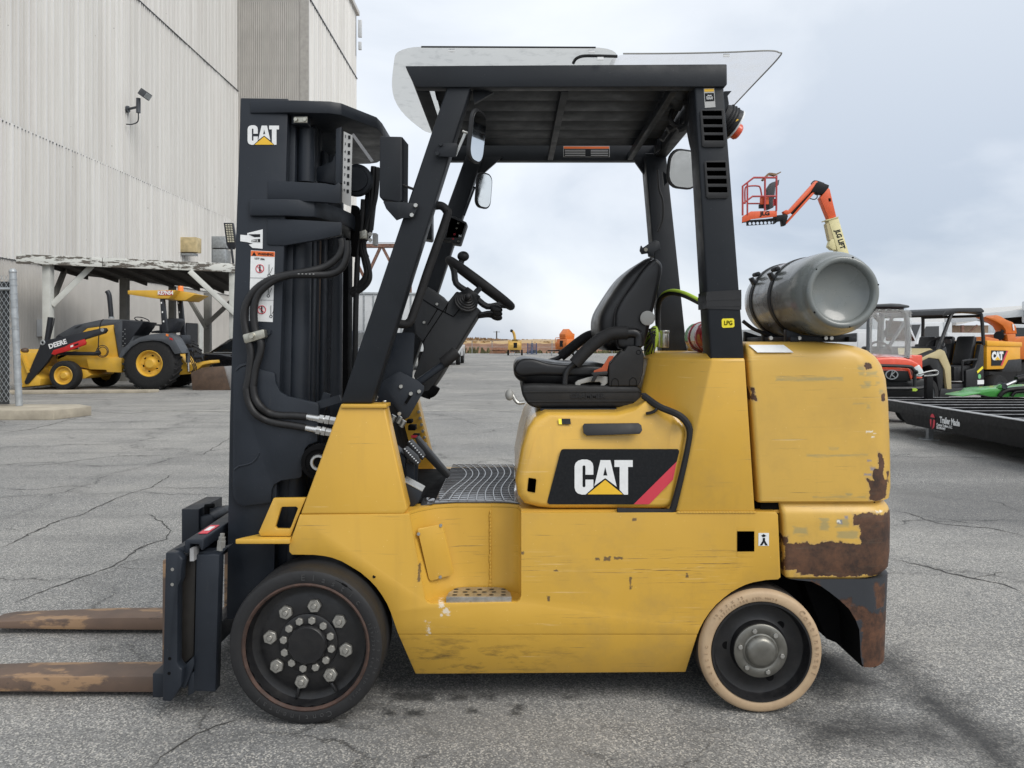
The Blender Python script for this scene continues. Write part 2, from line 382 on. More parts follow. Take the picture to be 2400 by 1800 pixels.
def mk_yellow():
    n = NT('yellow_paint'); c, P, s = yellow_nodes(n)
    # dark scuffed dirt low on the skirt behind the drive wheel
    low = n.math('MULTIPLY', n.ramp(s[2], .34, .20), n.ramp(n.noise(1, 6, .7, n.map(P, (9,9,30), rot=(0,.45,0))), .50, .68))
    low = n.math('MULTIPLY', low, n.ramp(s[0], .35, -.05))
    c = n.mix(n.math('MULTIPLY', low, .8), c, (.13,.085,.03))
    S6 = lambda L: [(qx('I6',a,YN_), qx('I6',b,YN_), qz('I6',d,YN_), qz('I6',c_,YN_)) for a,b,c_,d in L]
    band = n.boxes(s[0], s[2], S6([(880,1330,440,560),(1150,2080,470,560),(1550,2300,400,600),(1900,2300,560,620),(560,640,380,500),(1100,2000,790,850),(310,560,905,945)]), n.noise(3, 5, .65, P), .16, .03)
    lines = n.ramp(n.noise(1, 7, .7, n.map(P, (4.5,4.5,190), (2,8,3))), .575, .62)
    c = n.mix(n.math('MULTIPLY', n.math('MULTIPLY', band, lines), .8), c, (.12,.085,.05))
    lines2 = n.ramp(n.noise(1, 7, .7, n.map(P, (3.5,3.5,120), (9,2,5))), .59, .63)
    c = n.mix(n.math('MULTIPLY', n.math('MULTIPLY', band, lines2), .6), c, (.74,.55,.25))
    chip = n.boxes(s[0], s[2], S6([(1370,1398,432,452),(1425,1468,428,455),(1492,1545,428,444),(888,906,396,414),(1606,1636,176,196),(1060,1072,685,718),(1590,1606,560,640),(1960,1970,535,560),(218,236,480,590),(1100,1130,515,525)]), n.noise(60, 5, .75, P), .022, .0015)
    c = n.mix(n.math('MULTIPLY', chip, .85), c, (.09,.06,.04))
    wh = n.boxes(s[0], s[2], S6([(355,385,732,760),(375,420,765,805),(280,300,850,930)]), n.noise(38, 6, .8, P), .075, .003)
    c = n.mix(n.math('MULTIPLY', wh, .7), c, (.78,.74,.66))
    n.L(c, n.b.inputs['Base Color'])
    n.L(n.ramp(n.noise(9, 4, .6, P), .3, .7, .28, .48), n.b.inputs['Roughness'])
    n.bump(n.math('ADD', n.noise(3.2, 3, .5, P), n.math('MULTIPLY', n.noise(60, 3, .5, P), .03)), .16, .012)
    n = NT('hood_paint'); c, P, s = yellow_nodes(n, (.66,.39,.058)); n.L(c, n.b.inputs['Base Color'])
    n.b.inputs['Roughness'].default_value = .26; n.b.inputs['Coat Weight'].default_value = .35; n.b.inputs['Coat Roughness'].default_value = .12
    n = NT('counterweight_paint'); c, P, s = yellow_nodes(n, (.625,.385,.078))
    B = lambda k, L: [(qx(k,a,2.84), qx(k,b,2.84), qz(k,d,2.84), qz(k,c_,2.84)) for a,b,c_,d in L]
    nz = n.noise(26, 6, .65, P); nf = n.noise(9, 5, .6, P)
    green = n.boxes(s[0], s[2], B('I3', [(930,1470,1155,1182),(1600,1645,1062,1100),(1600,1645,1112,1140),(1665,1765,1108,1142),(1620,1690,1225,1245),(1655,1690,1200,1230),(1755,1790,1195,1210),(1785,1835,1255,1285),(1560,1700,1362,1368),(1665,1690,1375,1405)]) + B('I4', [(1010,1500,125,135),(1190,1260,70,82),(900,1010,710,765),(1115,1180,640,735),(1250,1345,640,705),(1250,1420,745,800),(1060,1480,462,468),(1330,1370,440,462)]), n.noise(1, 5, .7, n.map(P, (14,14,90))), .035, .005)
    c = n.mix(n.math('MULTIPLY', green, .55), c, (.24,.25,.15))
    blue = n.boxes(s[0], s[2], B('I4', [(1520,1565,225,255),(1470,1530,275,292),(1500,1530,168,174),(1310,1340,620,645),(1255,1290,650,680)]), nz, .02, .003)
    c = n.mix(n.math('MULTIPLY', blue, .6), c, (.06,.16,.36))
    cream = n.boxes(s[0], s[2], B('I3', [(1660,1715,1590,1605),(1720,1750,1608,1618),(1705,1740,1632,1645)]) + B('I4', [(1250,1275,650,670),(1580,1640,588,600)]), nz, .03, .002)
    c = n.mix(cream, c, (.75,.72,.62))
    rb = B('I4', [(1592,1648,112,250),(1555,1652,235,360),(1510,1690,340,500),(1688,1712,285,360),(1392,1440,608,690),(1432,1760,602,1100),(826,1760,838,1070),(905,1650,1000,1112),(812,850,790,870)]) + B('I3', [(1657,1728,1038,1098),(1806,1842,1296,1346),(722,756,1235,1330)])
    rd = n.boxes(s[0], s[2], rb, n.math('ADD', n.math('MULTIPLY', nz, .5), n.math('MULTIPLY', n.noise(11, 5, .7, P), .5)), .085, .0018, True)
    rust = n.ramp(rd, .0012, -.0012); c = n.mix(n.math('MULTIPLY', n.ramp(rd, .009, .002), n.ramp(n.noise(45, 3, .6, P), .4, .6, .1, .7)), c, (.40,.27,.12))
    keep = n.boxes(s[0], s[2], B('I4', [(845,960,1075,1130),(960,1060,1100,1130)]), nz, .03, .003)
    rust = n.math('MULTIPLY', rust, n.math('SUBTRACT', 1.0, keep))
    rc = n.mix(n.ramp(n.math('ADD', n.math('MULTIPLY', nf, .5), n.math('MULTIPLY', n.noise(34, 6, .75, P), .5)), .40, .60), (.034,.018,.012), (.115,.052,.026))
    rc = n.mix(n.ramp(n.noise(1, 6, .7, n.map(P, (8,8,60))), .55, .75, 0, .5), rc, (.115,.090,.062))
    rc = n.mix(n.ramp(n.noise(14, 5, .7, n.map(P, (1,1,1), (4,4,1))), .70, .73), rc, (.55,.36,.06))
    c = n.mix(rust, c, rc)
    n.L(c, n.b.inputs['Base Color']); n.L(n.math('ADD', n.math('MULTIPLY', rust, .32), .38), n.b.inputs['Roughness'])
    n.bump(n.math('SUBTRACT', n.math('MULTIPLY', n.noise(30, 4, .6, P), .25), rust), .5, .003)
    n = NT('fender_black'); P = n.pos; s = n.sep(P)
    rb = [(qx('I5',a,2.86), qx('I5',b,2.86), qz('I5',d,2.86), qz('I5',c_,2.86)) for a,b,c_,d in [(1640,1960,350,900),(1500,1700,320,420),(1775,1870,140,340),(1440,1560,240,330),(1240,1300,120,140)]]
    rust = n.boxes(s[0], s[2], rb, n.noise(13, 6, .75, P), .11, .004)
    rc = n.mix(n.ramp(n.noise(24, 6, .75, P), .38, .62), (.038,.018,.011), (.120,.052,.026))
    c = n.mix(rust, (.028,.031,.037), rc); n.L(c, n.b.inputs['Base Color']); n.b.inputs['Roughness'].default_value = .55
    n.bump(n.math('SUBTRACT', n.math('MULTIPLY', n.noise(40, 4, .6, P), .4), rust), .4, .002)
mk_yellow()
def mk_black(name, col, rough):
    n = NT(name); P = n.pos
    c = n.mix(n.ramp(n.noise(3, 5, .6, P), .35, .65), tuple(x*.85 for x in col), tuple(x*1.18 for x in col))
    c = n.mix(n.ramp(n.noise(1, 6, .7, n.map(P, (30,30,5))), .62, .8, 0, .25), c, (.06,.058,.053))
    dr = n.ramp(n.vor(34, vec=P), .07, .035)
    c = n.mix(n.math('MULTIPLY', dr, .5), c, (.07,.073,.08))
    n.L(c, n.b.inputs['Base Color']); n.L(n.ramp(n.noise(12, 4, .6, P), .3, .7, rough-.1, rough+.12), n.b.inputs['Roughness'])
    n.b.inputs['Specular IOR Level'].default_value = .36; n.bump(n.noise(90, 3, .5, P), .12, .0015)
mk_black('guard_black', (.010,.0125,.0165), .5)
mk_black('mast_black', (.0145,.0185,.0255), .45)
M('deep_black', (.004,.004,.0045), .8, spec=.1)
M('void', (.0005,.0005,.0005), 1.0, spec=0.0)
M('black_plastic', (.012,.0125,.014), .55, bump=.12, bs=300)
M('column_plastic', (.017,.0185,.021), .6, bump=.15, bs=350)
M('vinyl', (.010,.010,.011), .36, bump=.15, bs=260, var=.2)
M('foam', (.008,.008,.009), .75, bump=.2, bs=300)
M('seat_base', (.011,.011,.0115), .62, dust=.3, dcol=(.04,.037,.034))
M('hose', (.008,.008,.009), .5, dust=.3, dcol=(.035,.032,.03), vs=12)
M('tyre_black', (.011,.011,.012), .62, dust=.3, dcol=(.032,.031,.029), bump=.25, bs=90)
M('tyre_emboss', (.045,.045,.046), .6)
M('tyre_tan', (.45,.325,.20), .58, var=.10, vs=7, dust=.55, dcol=(.30,.20,.13), bump=.15, bs=60)
M('tread_dark', (.055,.045,.038), .7, dust=.4, dcol=(.10,.08,.06), bump=.3, bs=80)
M('tyre_tan_emboss', (.37,.26,.16), .6)
M('rim_black', (.008,.008,.009), .42, dust=.45, dcol=(.03,.028,.026), vs=9, bump=.25, bs=40)
M('rust_ring', (.060,.032,.023), .75, var=.45, vs=22, dust=.8, dcol=(.03,.025,.022), bump=.4, bs=110)
M('zinc', (.48,.475,.45), .34, .9, var=.15, vs=30)
M('zinc_yellow', (.47,.455,.39), .36, .9, var=.15, vs=30)
M('silver', (.62,.62,.61), .30, .95, var=.1)
M('hub_silver', (.20,.195,.175), .38, .75, var=.18, vs=14)
M('tread_plate', (.50,.49,.46), .38, .85, var=.2, vs=25, dust=.4, dcol=(.25,.2,.13))
M('mat_rubber', (.05,.05,.052), .12, var=.4, vs=18, bump=.35, bs=40, coat=1.0)
M('mat_rib', (.16,.16,.165), .25, var=.3, coat=.3)
M('mirror_glass', (.75,.78,.80), .03, 1.0, var=.03)
M('white_decal', (.76,.77,.77), .45, var=.05, vs=30, dust=.12)
M('black_decal', (.007,.008,.010), .45, spec=.25, dust=.12, dcol=(.10,.10,.09), vs=40)
M('red_decal', (.58,.045,.07), .42, var=.06)
M('orange_decal', (.80,.16,.03), .45)
M('yellow_decal', (.80,.48,.03), .42, var=.06, vs=25)
M('pale_yellow_decal', (.85,.72,.03), .42, var=.05)
M('grey_decal', (.45,.45,.44), .45)
M('green_decal', (.18,.50,.22), .45)
M('tank_grey', (.165,.180,.175), .30, var=.08, vs=4, coat=.35, dust=.25, dcol=(.19,.17,.12))
M('red_paint', (.28,.008,.016), .30, coat=.5)
M('orange_lens', (.70,.085,.03), .25, coat=.4)
M('seatbelt_orange', (.42,.09,.035), .8)
M('grey_plastic', (.30,.30,.285), .5)
M('lime', (.42,.60,.06), .6)
M('dark_steel', (.022,.020,.018), .5, .2, var=.3, dust=.3, dcol=(.05,.04,.03))
M('fork_steel', (.095,.070,.055), .62, var=.25, vs=5, dust=.5, dcol=(.22,.13,.075), bump=.2, bs=80)
def mk_fork():
    n = NT('fork_worn'); P = n.pos
    c = n.mix(n.ramp(n.noise(4, 5, .6, P), .35, .65), (.10,.07,.055), (.16,.105,.075))
    w = n.ramp(n.noise(1, 6, .6, n.map(P, (3.2,7,7))), .52, .56)
    c = n.mix(w, c, (.31,.195,.11)); c = n.mix(n.ramp(n.noise(14, 5, .7, P), .62, .7, 0, .6), c, (.06,.05,.045))
    n.L(c, n.b.inputs['Base Color']); n.b.inputs['Roughness'].default_value = .55; n.b.inputs['Metallic'].default_value = .15
mk_fork()
def mk_cover():
    n = NT('cover_sheet')
    n.b.inputs['Base Color'].default_value = (.56,.56,.53,1); n.b.inputs['Roughness'].default_value = .3
    tr = _n(n.t, 'ShaderNodeBsdfTranslucent'); tr.inputs[0].default_value = (.72,.72,.68,1)
    m1 = _n(n.t, 'ShaderNodeMixShader'); m1.inputs[0].default_value = .55; n.L(n.b.outputs[0], m1.inputs[1]); n.L(tr.outputs[0], m1.inputs[2])
    n.L(n.mix(n.ramp(n.noise(16, 6, .7), .52, .66, 0, .7), (.62,.62,.59), (.36,.36,.34)), tr.inputs[0])
    tp0 = _n(n.t, 'ShaderNodeBsdfTransparent'); tp0.inputs[0].default_value = (.86,.87,.87,1)
    m0 = _n(n.t, 'ShaderNodeMixShader'); m0.inputs[0].default_value = .30; n.L(m1.outputs[0], m0.inputs[1]); n.L(tp0.outputs[0], m0.inputs[2])
    n.L(m0.outputs[0], n.out.inputs[0])
    n = NT('clear_sheet')
    n.b.inputs['Base Color'].default_value = (.75,.77,.80,1); n.b.inputs['Roughness'].default_value = .15
    tp = _n(n.t, 'ShaderNodeBsdfTransparent'); tp.inputs[0].default_value = (.90,.91,.94,1)
    m1 = _n(n.t, 'ShaderNodeMixShader'); n.L(n.ramp(n.noise(20, 6, .7), .4, .7, .52, .85), m1.inputs[0])
    n.L(tp.outputs[0], m1.inputs[1])
    tr = _n(n.t, 'ShaderNodeBsdfTranslucent'); tr.inputs[0].default_value = (.50,.505,.515,1); n.L(tr.outputs[0], m1.inputs[2])
    n.L(m1.outputs[0], n.out.inputs[0])
    n = NT('window_clear')
    tp = _n(n.t, 'ShaderNodeBsdfTransparent'); tp.inputs[0].default_value = (.84,.86,.875,1)
    gl = _n(n.t, 'ShaderNodeBsdfGlossy'); gl.inputs['Roughness'].default_value = .06
    m1 = _n(n.t, 'ShaderNodeMixShader'); m1.inputs[0].default_value = .018
    n.L(tp.outputs[0], m1.inputs[1]); n.L(gl.outputs[0], m1.inputs[2]); n.L(m1.outputs[0], n.out.inputs[0])
mk_cover()
def mk_wall():
    n = NT('wall_sheet'); P = n.pos
    oi = _n(n.t, 'ShaderNodeObjectInfo').outputs['Random']
    c = n.mix(n.ramp(oi, 0, 1), (.655,.645,.62), (.73,.72,.695))
    c = n.mix(n.ramp(n.noise(1, 5, .6, n.map(P, (1.2,1.2,.12))), .4, .72, 0, .5), c, (.56,.535,.505))
    c = n.mix(n.ramp(n.noise(1, 5, .6, n.map(P, (6,6,.35))), .55, .8, 0, .45), c, (.80,.795,.78))
    dots = n.ramp(n.vor(1.1, vec=n.map(P, (1,1.05,1))), .035, .02); c = n.mix(n.math('MULTIPLY', dots, .5), c, (.15,.14,.13))
    n.L(c, n.b.inputs['Base Color']); n.b.inputs['Roughness'].default_value = .55; n.b.inputs['Metallic'].default_value = .05
mk_wall()
M('wall_corrugated', (.50,.48,.45), .55, .05, var=.12, vs=.6)
M('wall_trim', (.36,.345,.32), .6)
def mk_wood():
    n = NT('peeling_paint'); P = n.pos
    f = n.ramp(n.noise(1, 7, .7, n.map(P, (2.2,2.2,9))), .46, .50)
    c = n.mix(f, (.10,.088,.075), (.56,.57,.54)); n.L(c, n.b.inputs['Base Color']); n.b.inputs['Roughness'].default_value = .8
    n.bump(f, .4, .01)
mk_wood()
M('white_wood', (.52,.53,.50), .75, var=.15, vs=2, dust=.3)
M('dark_wood', (.05,.045,.04), .85)
M('grey_wood', (.17,.165,.15), .85)
M('galvanised', (.38,.40,.41), .42, .6, var=.2, vs=9)
M('concrete', (.36,.32,.25), .85, var=.2, vs=3, dust=.5, dcol=(.22,.19,.15), bump=.3, bs=30)
M('privacy_slat', (.035,.038,.04), .7)
M('soil', (.19,.095,.06), .95, var=.3, vs=.5, dust=.6, dcol=(.26,.16,.10))
M('dry_grass', (.40,.27,.13), .95, var=.35, vs=.7)
M('brush', (.12,.115,.055), .95, var=.4, vs=.8, rnd=.2)
M('brown_brush', (.24,.155,.09), .95, var=.4, vs=.9)
M('deere_yellow', (.62,.36,.035), .42, var=.1, vs=3, dust=.15)
M('deere_black', (.012,.014,.019), .45)
M('deere_grey', (.060,.066,.075), .45)
M('red_lock', (.45,.012,.012), .4)
M('amber', (.80,.20,.02), .25, coat=.4)
M('bucket_steel', (.085,.055,.038), .55, .2, var=.3, vs=4, dust=.5, dcol=(.17,.10,.06))
M('bucket_shiny', (.38,.37,.36), .4, .7, var=.2)
M('car_black', (.006,.006,.007), .08, coat=1.0)
M('car_blue', (.012,.018,.045), .15, coat=1.0)
M('car_glass', (.010,.012,.014), .05, spec=.8)
M('white_vehicle', (.52,.535,.545), .35, coat=.3, var=.05)
M('rust_truss', (.17,.085,.06), .85, var=.3, vs=2, dust=.5, dcol=(.45,.40,.36))
M('rubber', (.009,.009,.0095), .8, bump=.3, bs=30)
M('cream_vent', (.50,.40,.22), .6, var=.25, vs=4)
M('led_panel', (.66,.63,.50), .4)
M('jlg_orange', (.66,.10,.028), .42, var=.1)
M('jlg_red', (.40,.05,.05), .45)
M('jlg_cream', (.62,.56,.30), .5, var=.08)
M('utv_orange', (.72,.075,.028), .22, coat=.6, var=.05)
M('utv_black', (.010,.0105,.012), .5)
M('utv_grey', (.05,.055,.06), .5)
M('utv_tan', (.44,.37,.20), .5, var=.06)
M('cat_bed_yellow', (.75,.36,.02), .38, var=.05)
M('headlamp', (.62,.66,.66), .1, coat=1.0)
M('trailer_black', (.0065,.0065,.0075), .5, var=.2, spec=.25)
M('trailer_edge', (.34,.34,.345), .45, .3, var=.35, vs=7)
M('chain_steel', (.60,.60,.58), .3, .9)
M('mower_green', (.06,.30,.055), .35, coat=.3, var=.1, vs=10)
M('chipper_orange', (.60,.155,.02), .4, var=.1)
M('chipper_yellow', (.60,.37,.08), .45, var=.1)
M('brick_tan', (.34,.24,.17), .85, var=.15)
M('roof_pale', (.52,.51,.49), .6)
M('pallet_blue', (.03,.06,.16), .7, rnd=.2)
M('timber', (.26,.12,.07), .85, var=.3)
M('line_paint', (.36,.35,.32), .8, var=.3, vs=9)
# ================================================================ ground
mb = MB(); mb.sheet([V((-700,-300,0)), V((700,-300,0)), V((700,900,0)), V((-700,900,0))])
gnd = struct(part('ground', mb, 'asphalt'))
M('crack_fill', (.045,.043,.040), .95, var=.4, vs=9)
def gp(k, a, b):
    ox, oy, s_ = CR[k]; sx_, sy_ = ox + a*s_, oy + b*s_; Y_ = H*F/(sy_-HZ); return V(((sx_-1200)/F*Y_, Y_, .0022))
CRACKS = [('X', [(-40,1610),(90,1560),(250,1470),(440,1390),(600,1330),(760,1290),(900,1215),(1050,1150),(1230,1085),(1410,1035),(1530,960),(1600,910)], 1.3), ('X', [(0,855),(280,835),(560,815),(800,780),(1080,748),(1400,740),(1880,735),(2060,620),(2130,575)], 1.0), ('X', [(0,1045),(150,1055),(330,1060),(600,1025),(700,1025),(870,1045)], .9), ('X', [(1410,1035),(1900,1042),(2120,1035)], .8), ('X', [(0,535),(250,505),(430,465),(600,420),(800,375)], 1.8), ('X', [(820,405),(1100,428),(1600,432),(2130,437)], 1.2), ('X', [(1200,1300),(1380,1290),(1520,1380),(1570,1450),(1540,1520),(1390,1560),(1200,1650)], .8), ('X', [(0,1415),(120,1425),(230,1440)], .7),
 ('L', [(80,745),(280,660),(450,600),(640,530),(750,450),(880,395)], 1.0), ('L', [(830,1659),(890,1600),(1000,1530),(1150,1450),(1370,1370)], 1.1), ('L', [(640,530),(700,548),(860,556)], .6), ('L', [(700,750),(800,748),(905,735)], .7),
 ('I1', [(1160,240),(1300,250),(1480,290),(1580,335)], 1.0), ('I1', [(1230,482),(1500,490),(1700,478),(1870,470)], .8), ('I1', [(1480,290),(1640,282),(1880,260)], .7), ('X', [(820,330),(1200,355),(1500,322),(2130,330)], 1.6), ('R', [(510,405),(600,430),(720,470),(980,495),(1141,535)], 1.1), ('R', [(510,645),(620,670),(760,710),(900,740),(1050,770),(1141,810)], 1.5), ('R', [(900,740),(1000,712),(1100,712)], .7), ('R', [(600,430),(700,440),(980,490)], .6)]
for k_, L_, w_ in CRACKS:
    P_ = [gp(k_, a, b) for a, b in L_]; Q_ = [P_[0]]
    for a, b in zip(P_, P_[1:]):
        n_ = max(2, int((b-a).length/.035)); d_ = (b-a); nrm = V((-d_.y, d_.x, 0)).normalized(); drift = 0
        for i in range(1, n_+1):
            drift = drift*.75 + random.uniform(-.012,.012); Q_.append(a.lerp(b, i/n_) + nrm*drift*(0 if i == n_ else 1))
    mb = MB(); rows = []
    for i, p in enumerate(Q_):
        d_ = (Q_[min(i+1,len(Q_)-1)] - Q_[max(i-1,0)]); nrm = V((-d_.y, d_.x, 0)).normalized(); e_ = min(1, i/6, (len(Q_)-1-i)/6)
        w = .0055*w_*random.uniform(.25,1.3)*e_ + .0006; rows.append([p-nrm*w, p+nrm*w])
    mb.loft(rows, caps=False, closed=False); part('crack', mb, 'crack_fill', gnd)
mb = MB(); mb.slab([V((-7.5,15.05,.004)), V((7,15.45,.004)), V((7,15.58,.004)), V((-7.5,15.18,.004))], (0,0,.002))
struct(part('faded_line', mb, 'line_paint'))
mb = MB(); mb.slab([V((-24,13.25,0)), V((-8.03,13.45,0)), V((-7.83,14.3,0)), V((-8.3,14.75,0)), V((-24,14.75,0))], (0,0,.172))
tag(part('concrete_kerb', mb, 'concrete', bev=.012), 'broken pale concrete slab under the chain link gate post', 'kerb')
mb = MB(); mb.slab([V((-15.2,19.6,0)), V((-9.75,20.6,0)), V((-9.6,20.9,0)), V((-15.2,20.4,0))], (0,0,.08))
tag(part('concrete_kerb', mb, 'concrete', bev=.01), 'low cracked concrete strip in front of the loader tractor wheel', 'kerb')
# embankment far behind the yard
def mk_bank():
    mb = MB(); rows = []
    xs = [-260 + i*4 for i in range(131)]
    prof = [(91.5,-.2),(92.5,.12),(95,.75),(97,1.15),(99,1.5),(103,1.62),(140,1.75),(420,2.2)]
    for y, z in prof:
        rows.append([V((x_, y + math.sin(x_*.07)*.8, z + (random.uniform(-.10,.10) if z > .5 else 0))) for x_ in xs])
    mb.loft(rows, caps=False, closed=False)
    n = NT('bank_soil'); s = n.sep(n.pos)
    f = n.ramp(n.math('ADD', s[2], n.math('MULTIPLY', n.noise(.8, 5, .6, n.pos), .7)), 1.42, 1.55)
    c = n.mix(n.ramp(n.noise(.6, 5, .65, n.map(n.pos, (1,1,6))), .35, .65), (.15,.075,.045), (.25,.14,.085))
    c = n.mix(f, c, (.42,.29,.145)); n.L(c, n.b.inputs['Base Color']); n.b.inputs['Roughness'].default_value = .95
    ob = part('embankment', mb, MATS['bank_soil']); struct(ob)
mk_bank()
def tufts(name, mat, n, yr, zf, hr, wr, label, cat, xr=(-60,110)):
    mb = MB()
    for i in range(n):
        x_ = random.uniform(*xr); y = random.uniform(*yr); z = zf(y); h = random.uniform(*hr)*(.5 + .9*abs(math.sin(x_*.33)*math.cos(x_*.11+1)))
        for k in range(3):
            w = random.uniform(*wr); a = random.uniform(0, math.pi); dx, dy = math.cos(a)*w, math.sin(a)*w
            lx = random.uniform(-.4,.4)*h
            mb.sheet([V((x_-dx,y-dy,z-.1)), V((x_+dx,y+dy,z-.1)), V((x_+lx+dx*.3,y+dy*.3,z+h))])
    o = part(name, mb, mat, kind='stuff'); o['label'] = label; o['category'] = cat
tufts('brush_line', 'brown_brush', 2600, (100,108), lambda y: 1.5, (.1,.42), (.2,.6), 'dry brown scrub along the top of the far embankment', 'scrub')
tufts('roadside_brush', 'brush', 1100, (90.3,92.0), lambda y: .0, (.25,.75), (.12,.4), 'green and straw weeds at the foot of the far embankment', 'weeds')
tufts('straw_grass', 'dry_grass', 1200, (97.5,101), lambda y: 1.3, (.12,.35), (.2,.6), 'pale dry grass on the upper slope of the far embankment', 'grass')
# ================================================================ hangar
XW, YC, XR, YE = -16.0, 44.9, -11.9, 58.8
hang = thing('hangar_building', 'tall hangar clad in pale grey ribbed metal sheets behind the carport', 'building', (XW, 36, 0))
mb = MB(); mb.slab([V((-60,13,0)), V((XW-.12,13,0)), V((XW-.12,YC+.12,0)), V((XR-.12,YC+.12,0)), V((XR-.12,YE,0)), V((-60,YE,0))], (0,0,26.3))
part('wall_core', mb, 'wall_trim', hang)
def ribsheet(w, h, ribs, dep, up=None):
    # ribbed sheet in local XZ facing -Y; ribs = list of (centre, halfwidth)
    pr = [(0,0)]
    for c_, hw in ribs: pr += [(c_-hw,0),(c_-hw*.55,-dep),(c_+hw*.55,-dep),(c_+hw,0)]
    pr.append((w, 0)); mb = MB()
    mb.loft([[V((x_,y,0)) for x_,y in pr], [V((x_,y,h)) for x_,y in pr]], caps=False, closed=False); return mb
tiers = [(4.0, 8.3), (8.3, 16.0), (16.0, 23.7), (23.7, 26.6)]
for i, (z0, z1) in enumerate(tiers):
    me = rawmesh('wall_panel', ribsheet(.95, z1-z0+.03, [(.08,.07),(.27,.028),(.47,.06),(.66,.028),(.83,.028)], .09), 'wall_sheet', ang=20)
    y = 13.0; k = 0
    while y < YC - .3:
        inst('wall_panel', me, hang, (XW + random.uniform(-.008,.012) - .07*i, y, z0), (0,0,math.radians(90)))
        y += .95; k += 1
me = rawmesh('wall_panel', ribsheet(.95, 4.0, [(.04+.079*j,.03) for j in range(12)], .028), 'wall_corrugated', ang=20)
y = 13.0
while y < YC - .3:
    inst('wall_panel', me, hang, (XW, y, 0), (0,0,math.radians(90))); y += .95
wf = XR - XW - .5
me = rawmesh('front_panel', ribsheet(wf/4, 26.5, [((j+.5)*wf/32,.045) for j in range(8)], .07), 'wall_corrugated', ang=20)
for j in range(4): inst('front_panel', me, hang, (XW + .02 + j*wf/4, YC - .01, 0))
for i, (z0, z1) in enumerate([(0, 10.5), (10.5, 21.5), (21.5, 26.4)]):
    me = rawmesh('end_panel', ribsheet(1.0, z1-z0, [(.06,.06),(.5,.03),(.8,.02)], .05), 'wall_sheet', ang=20)
    for k in range(14): inst('end_panel', me, hang, (XR + .01 - .015*i, YC + k*.99, z0), (0,0,math.radians(90)))
mb = MB(); mb.box((XR-.22, YC-.03, 13.2), (.5,.14,26.4)); part('corner_trim', mb, 'wall_trim', hang)
mb = MB(); mb.box((XW+.02, YC-.02, 13.2), (.12,.1,26.4)); part('corner_trim', mb, 'wall_trim', hang)
mb = MB(); mb.slab([V((-60,12.8,26.4)), V((XW+.25,12.8,26.4)), V((XW+.25,YC-.2,26.4)), V((XR+.2,YC-.2,26.4)), V((XR+.2,YE+.2,26.4)), V((-60,YE+.2,26.4))], (0,0,.3)); part('roof', mb, 'roof_pale', hang)
for z_ in (4.0, 8.3, 16.0, 23.7): mb = MB(); mb.box((XW-.0, (13+YC)/2, z_), (.10,YC-13.1,.03)); part('course_shadow_strip', mb, 'deere_grey', hang)  # dark strips draw the shadowed gap where the sheet courses overlap
mb = MB(); mb.box((XR+.03, (YC+YE)/2, 21.5), (.1,YE-YC,.06)); part('course_shadow_strip', mb, 'deere_grey', hang)  # same drawn shadow line along the end wall course
mb = MB(); mb.box((XW+.08, 38.2, 1.15), (.06,1.3,2.3)); part('door', mb, 'deere_black', hang)
mb = MB(); mb.box((XW+.08, 39.3, 1.15), (.05,.5,2.3)); part('door_frame', mb, 'white_wood', hang)
# things fixed to the hangar wall
def onwall(sx): return 16*1800/(1200-sx)
Yv = onwall(425); zc = qz('s', 575, Yv)
mb = MB(); mb.box((XW+.45, Yv, zc), (.8,.62,.72)); t = tag(part('vent_box', mb, 'cream_vent', bev=.02), 'rust stained cream vent box on the hangar wall', 'vent')
mb = MB(); mb.box((XW+.4, Yv, zc-.45), (.6,.5,.1)); part('flange', mb, 'galvanised', t)
Yv = onwall(500); zc = qz('s', 585, Yv)
t = thing('vent_box', 'grey metal vent hood on the hangar wall beside the cream one', 'vent', (XW, Yv, zc-.8))
mb = MB(); mb.box((XW+.45, Yv, zc+.35), (.8,.85,.62)); part('hood', mb, 'galvanised', t, bev=.02)
mb = MB(); mb.box((XW+.42, Yv, zc-.42), (.75,.8,.8)); part('duct', mb, 'galvanised', t, bev=.02)
Yv = onwall(296)
t = thing('floodlight', 'grey floodlight on a bent arm high on the hangar wall', 'floodlight', (XW, Yv, qz('s',285,Yv)))
a = V((XW+.05, Yv, qz('s',256,Yv))); b = V((XW+.55, Yv-.1, qz('s',252,Yv)))
mb = MB(); mb.cyl(a, b, .05, n=10); mb.cyl(b-V((0,0,.25)), b+V((0,0,.35)), .09, n=10); mb.cyl((XW+.02,Yv,a.z),(XW+.1,Yv,a.z),.14,n=12); part('arm', mb, 'deere_grey', t)
mb = MB(); mb.tube([b-V((0,0,.25)), b-V((.02,0,.6)), b-V((.25,0,.72)), b-V((.5,0,.72))], .025, 6); part('cable', mb, 'deere_black', t)
hd = b + V((.32,-.1,.48)); R = Matrix.Rotation(math.radians(35), 3, 'Y') @ Matrix.Rotation(math.radians(-20), 3, 'Z')
mb = MB(); mb.box(hd, (.38,.36,.28), R); part('lamp_head', mb, 'deere_grey', t, bev=.03)
mb = MB(); mb.box(hd + R @ V((.20,0,0)), (.03,.30,.22), R); part('lens', mb, 'galvanised', t)
Yv = onwall(95); zc = qz('s', 769, Yv)
mb = MB(); mb.box((XW+.15, Yv, zc), (.24,.55,.58)); t = tag(part('utility_box', mb, 'white_vehicle', bev=.02), 'small white utility box on the hangar wall behind the loader arm', 'utility box')
mb = MB(); mb.box((XW+.29, Yv-.05, zc), (.03,.42,.46)); part('cover', mb, 'white_vehicle', t)
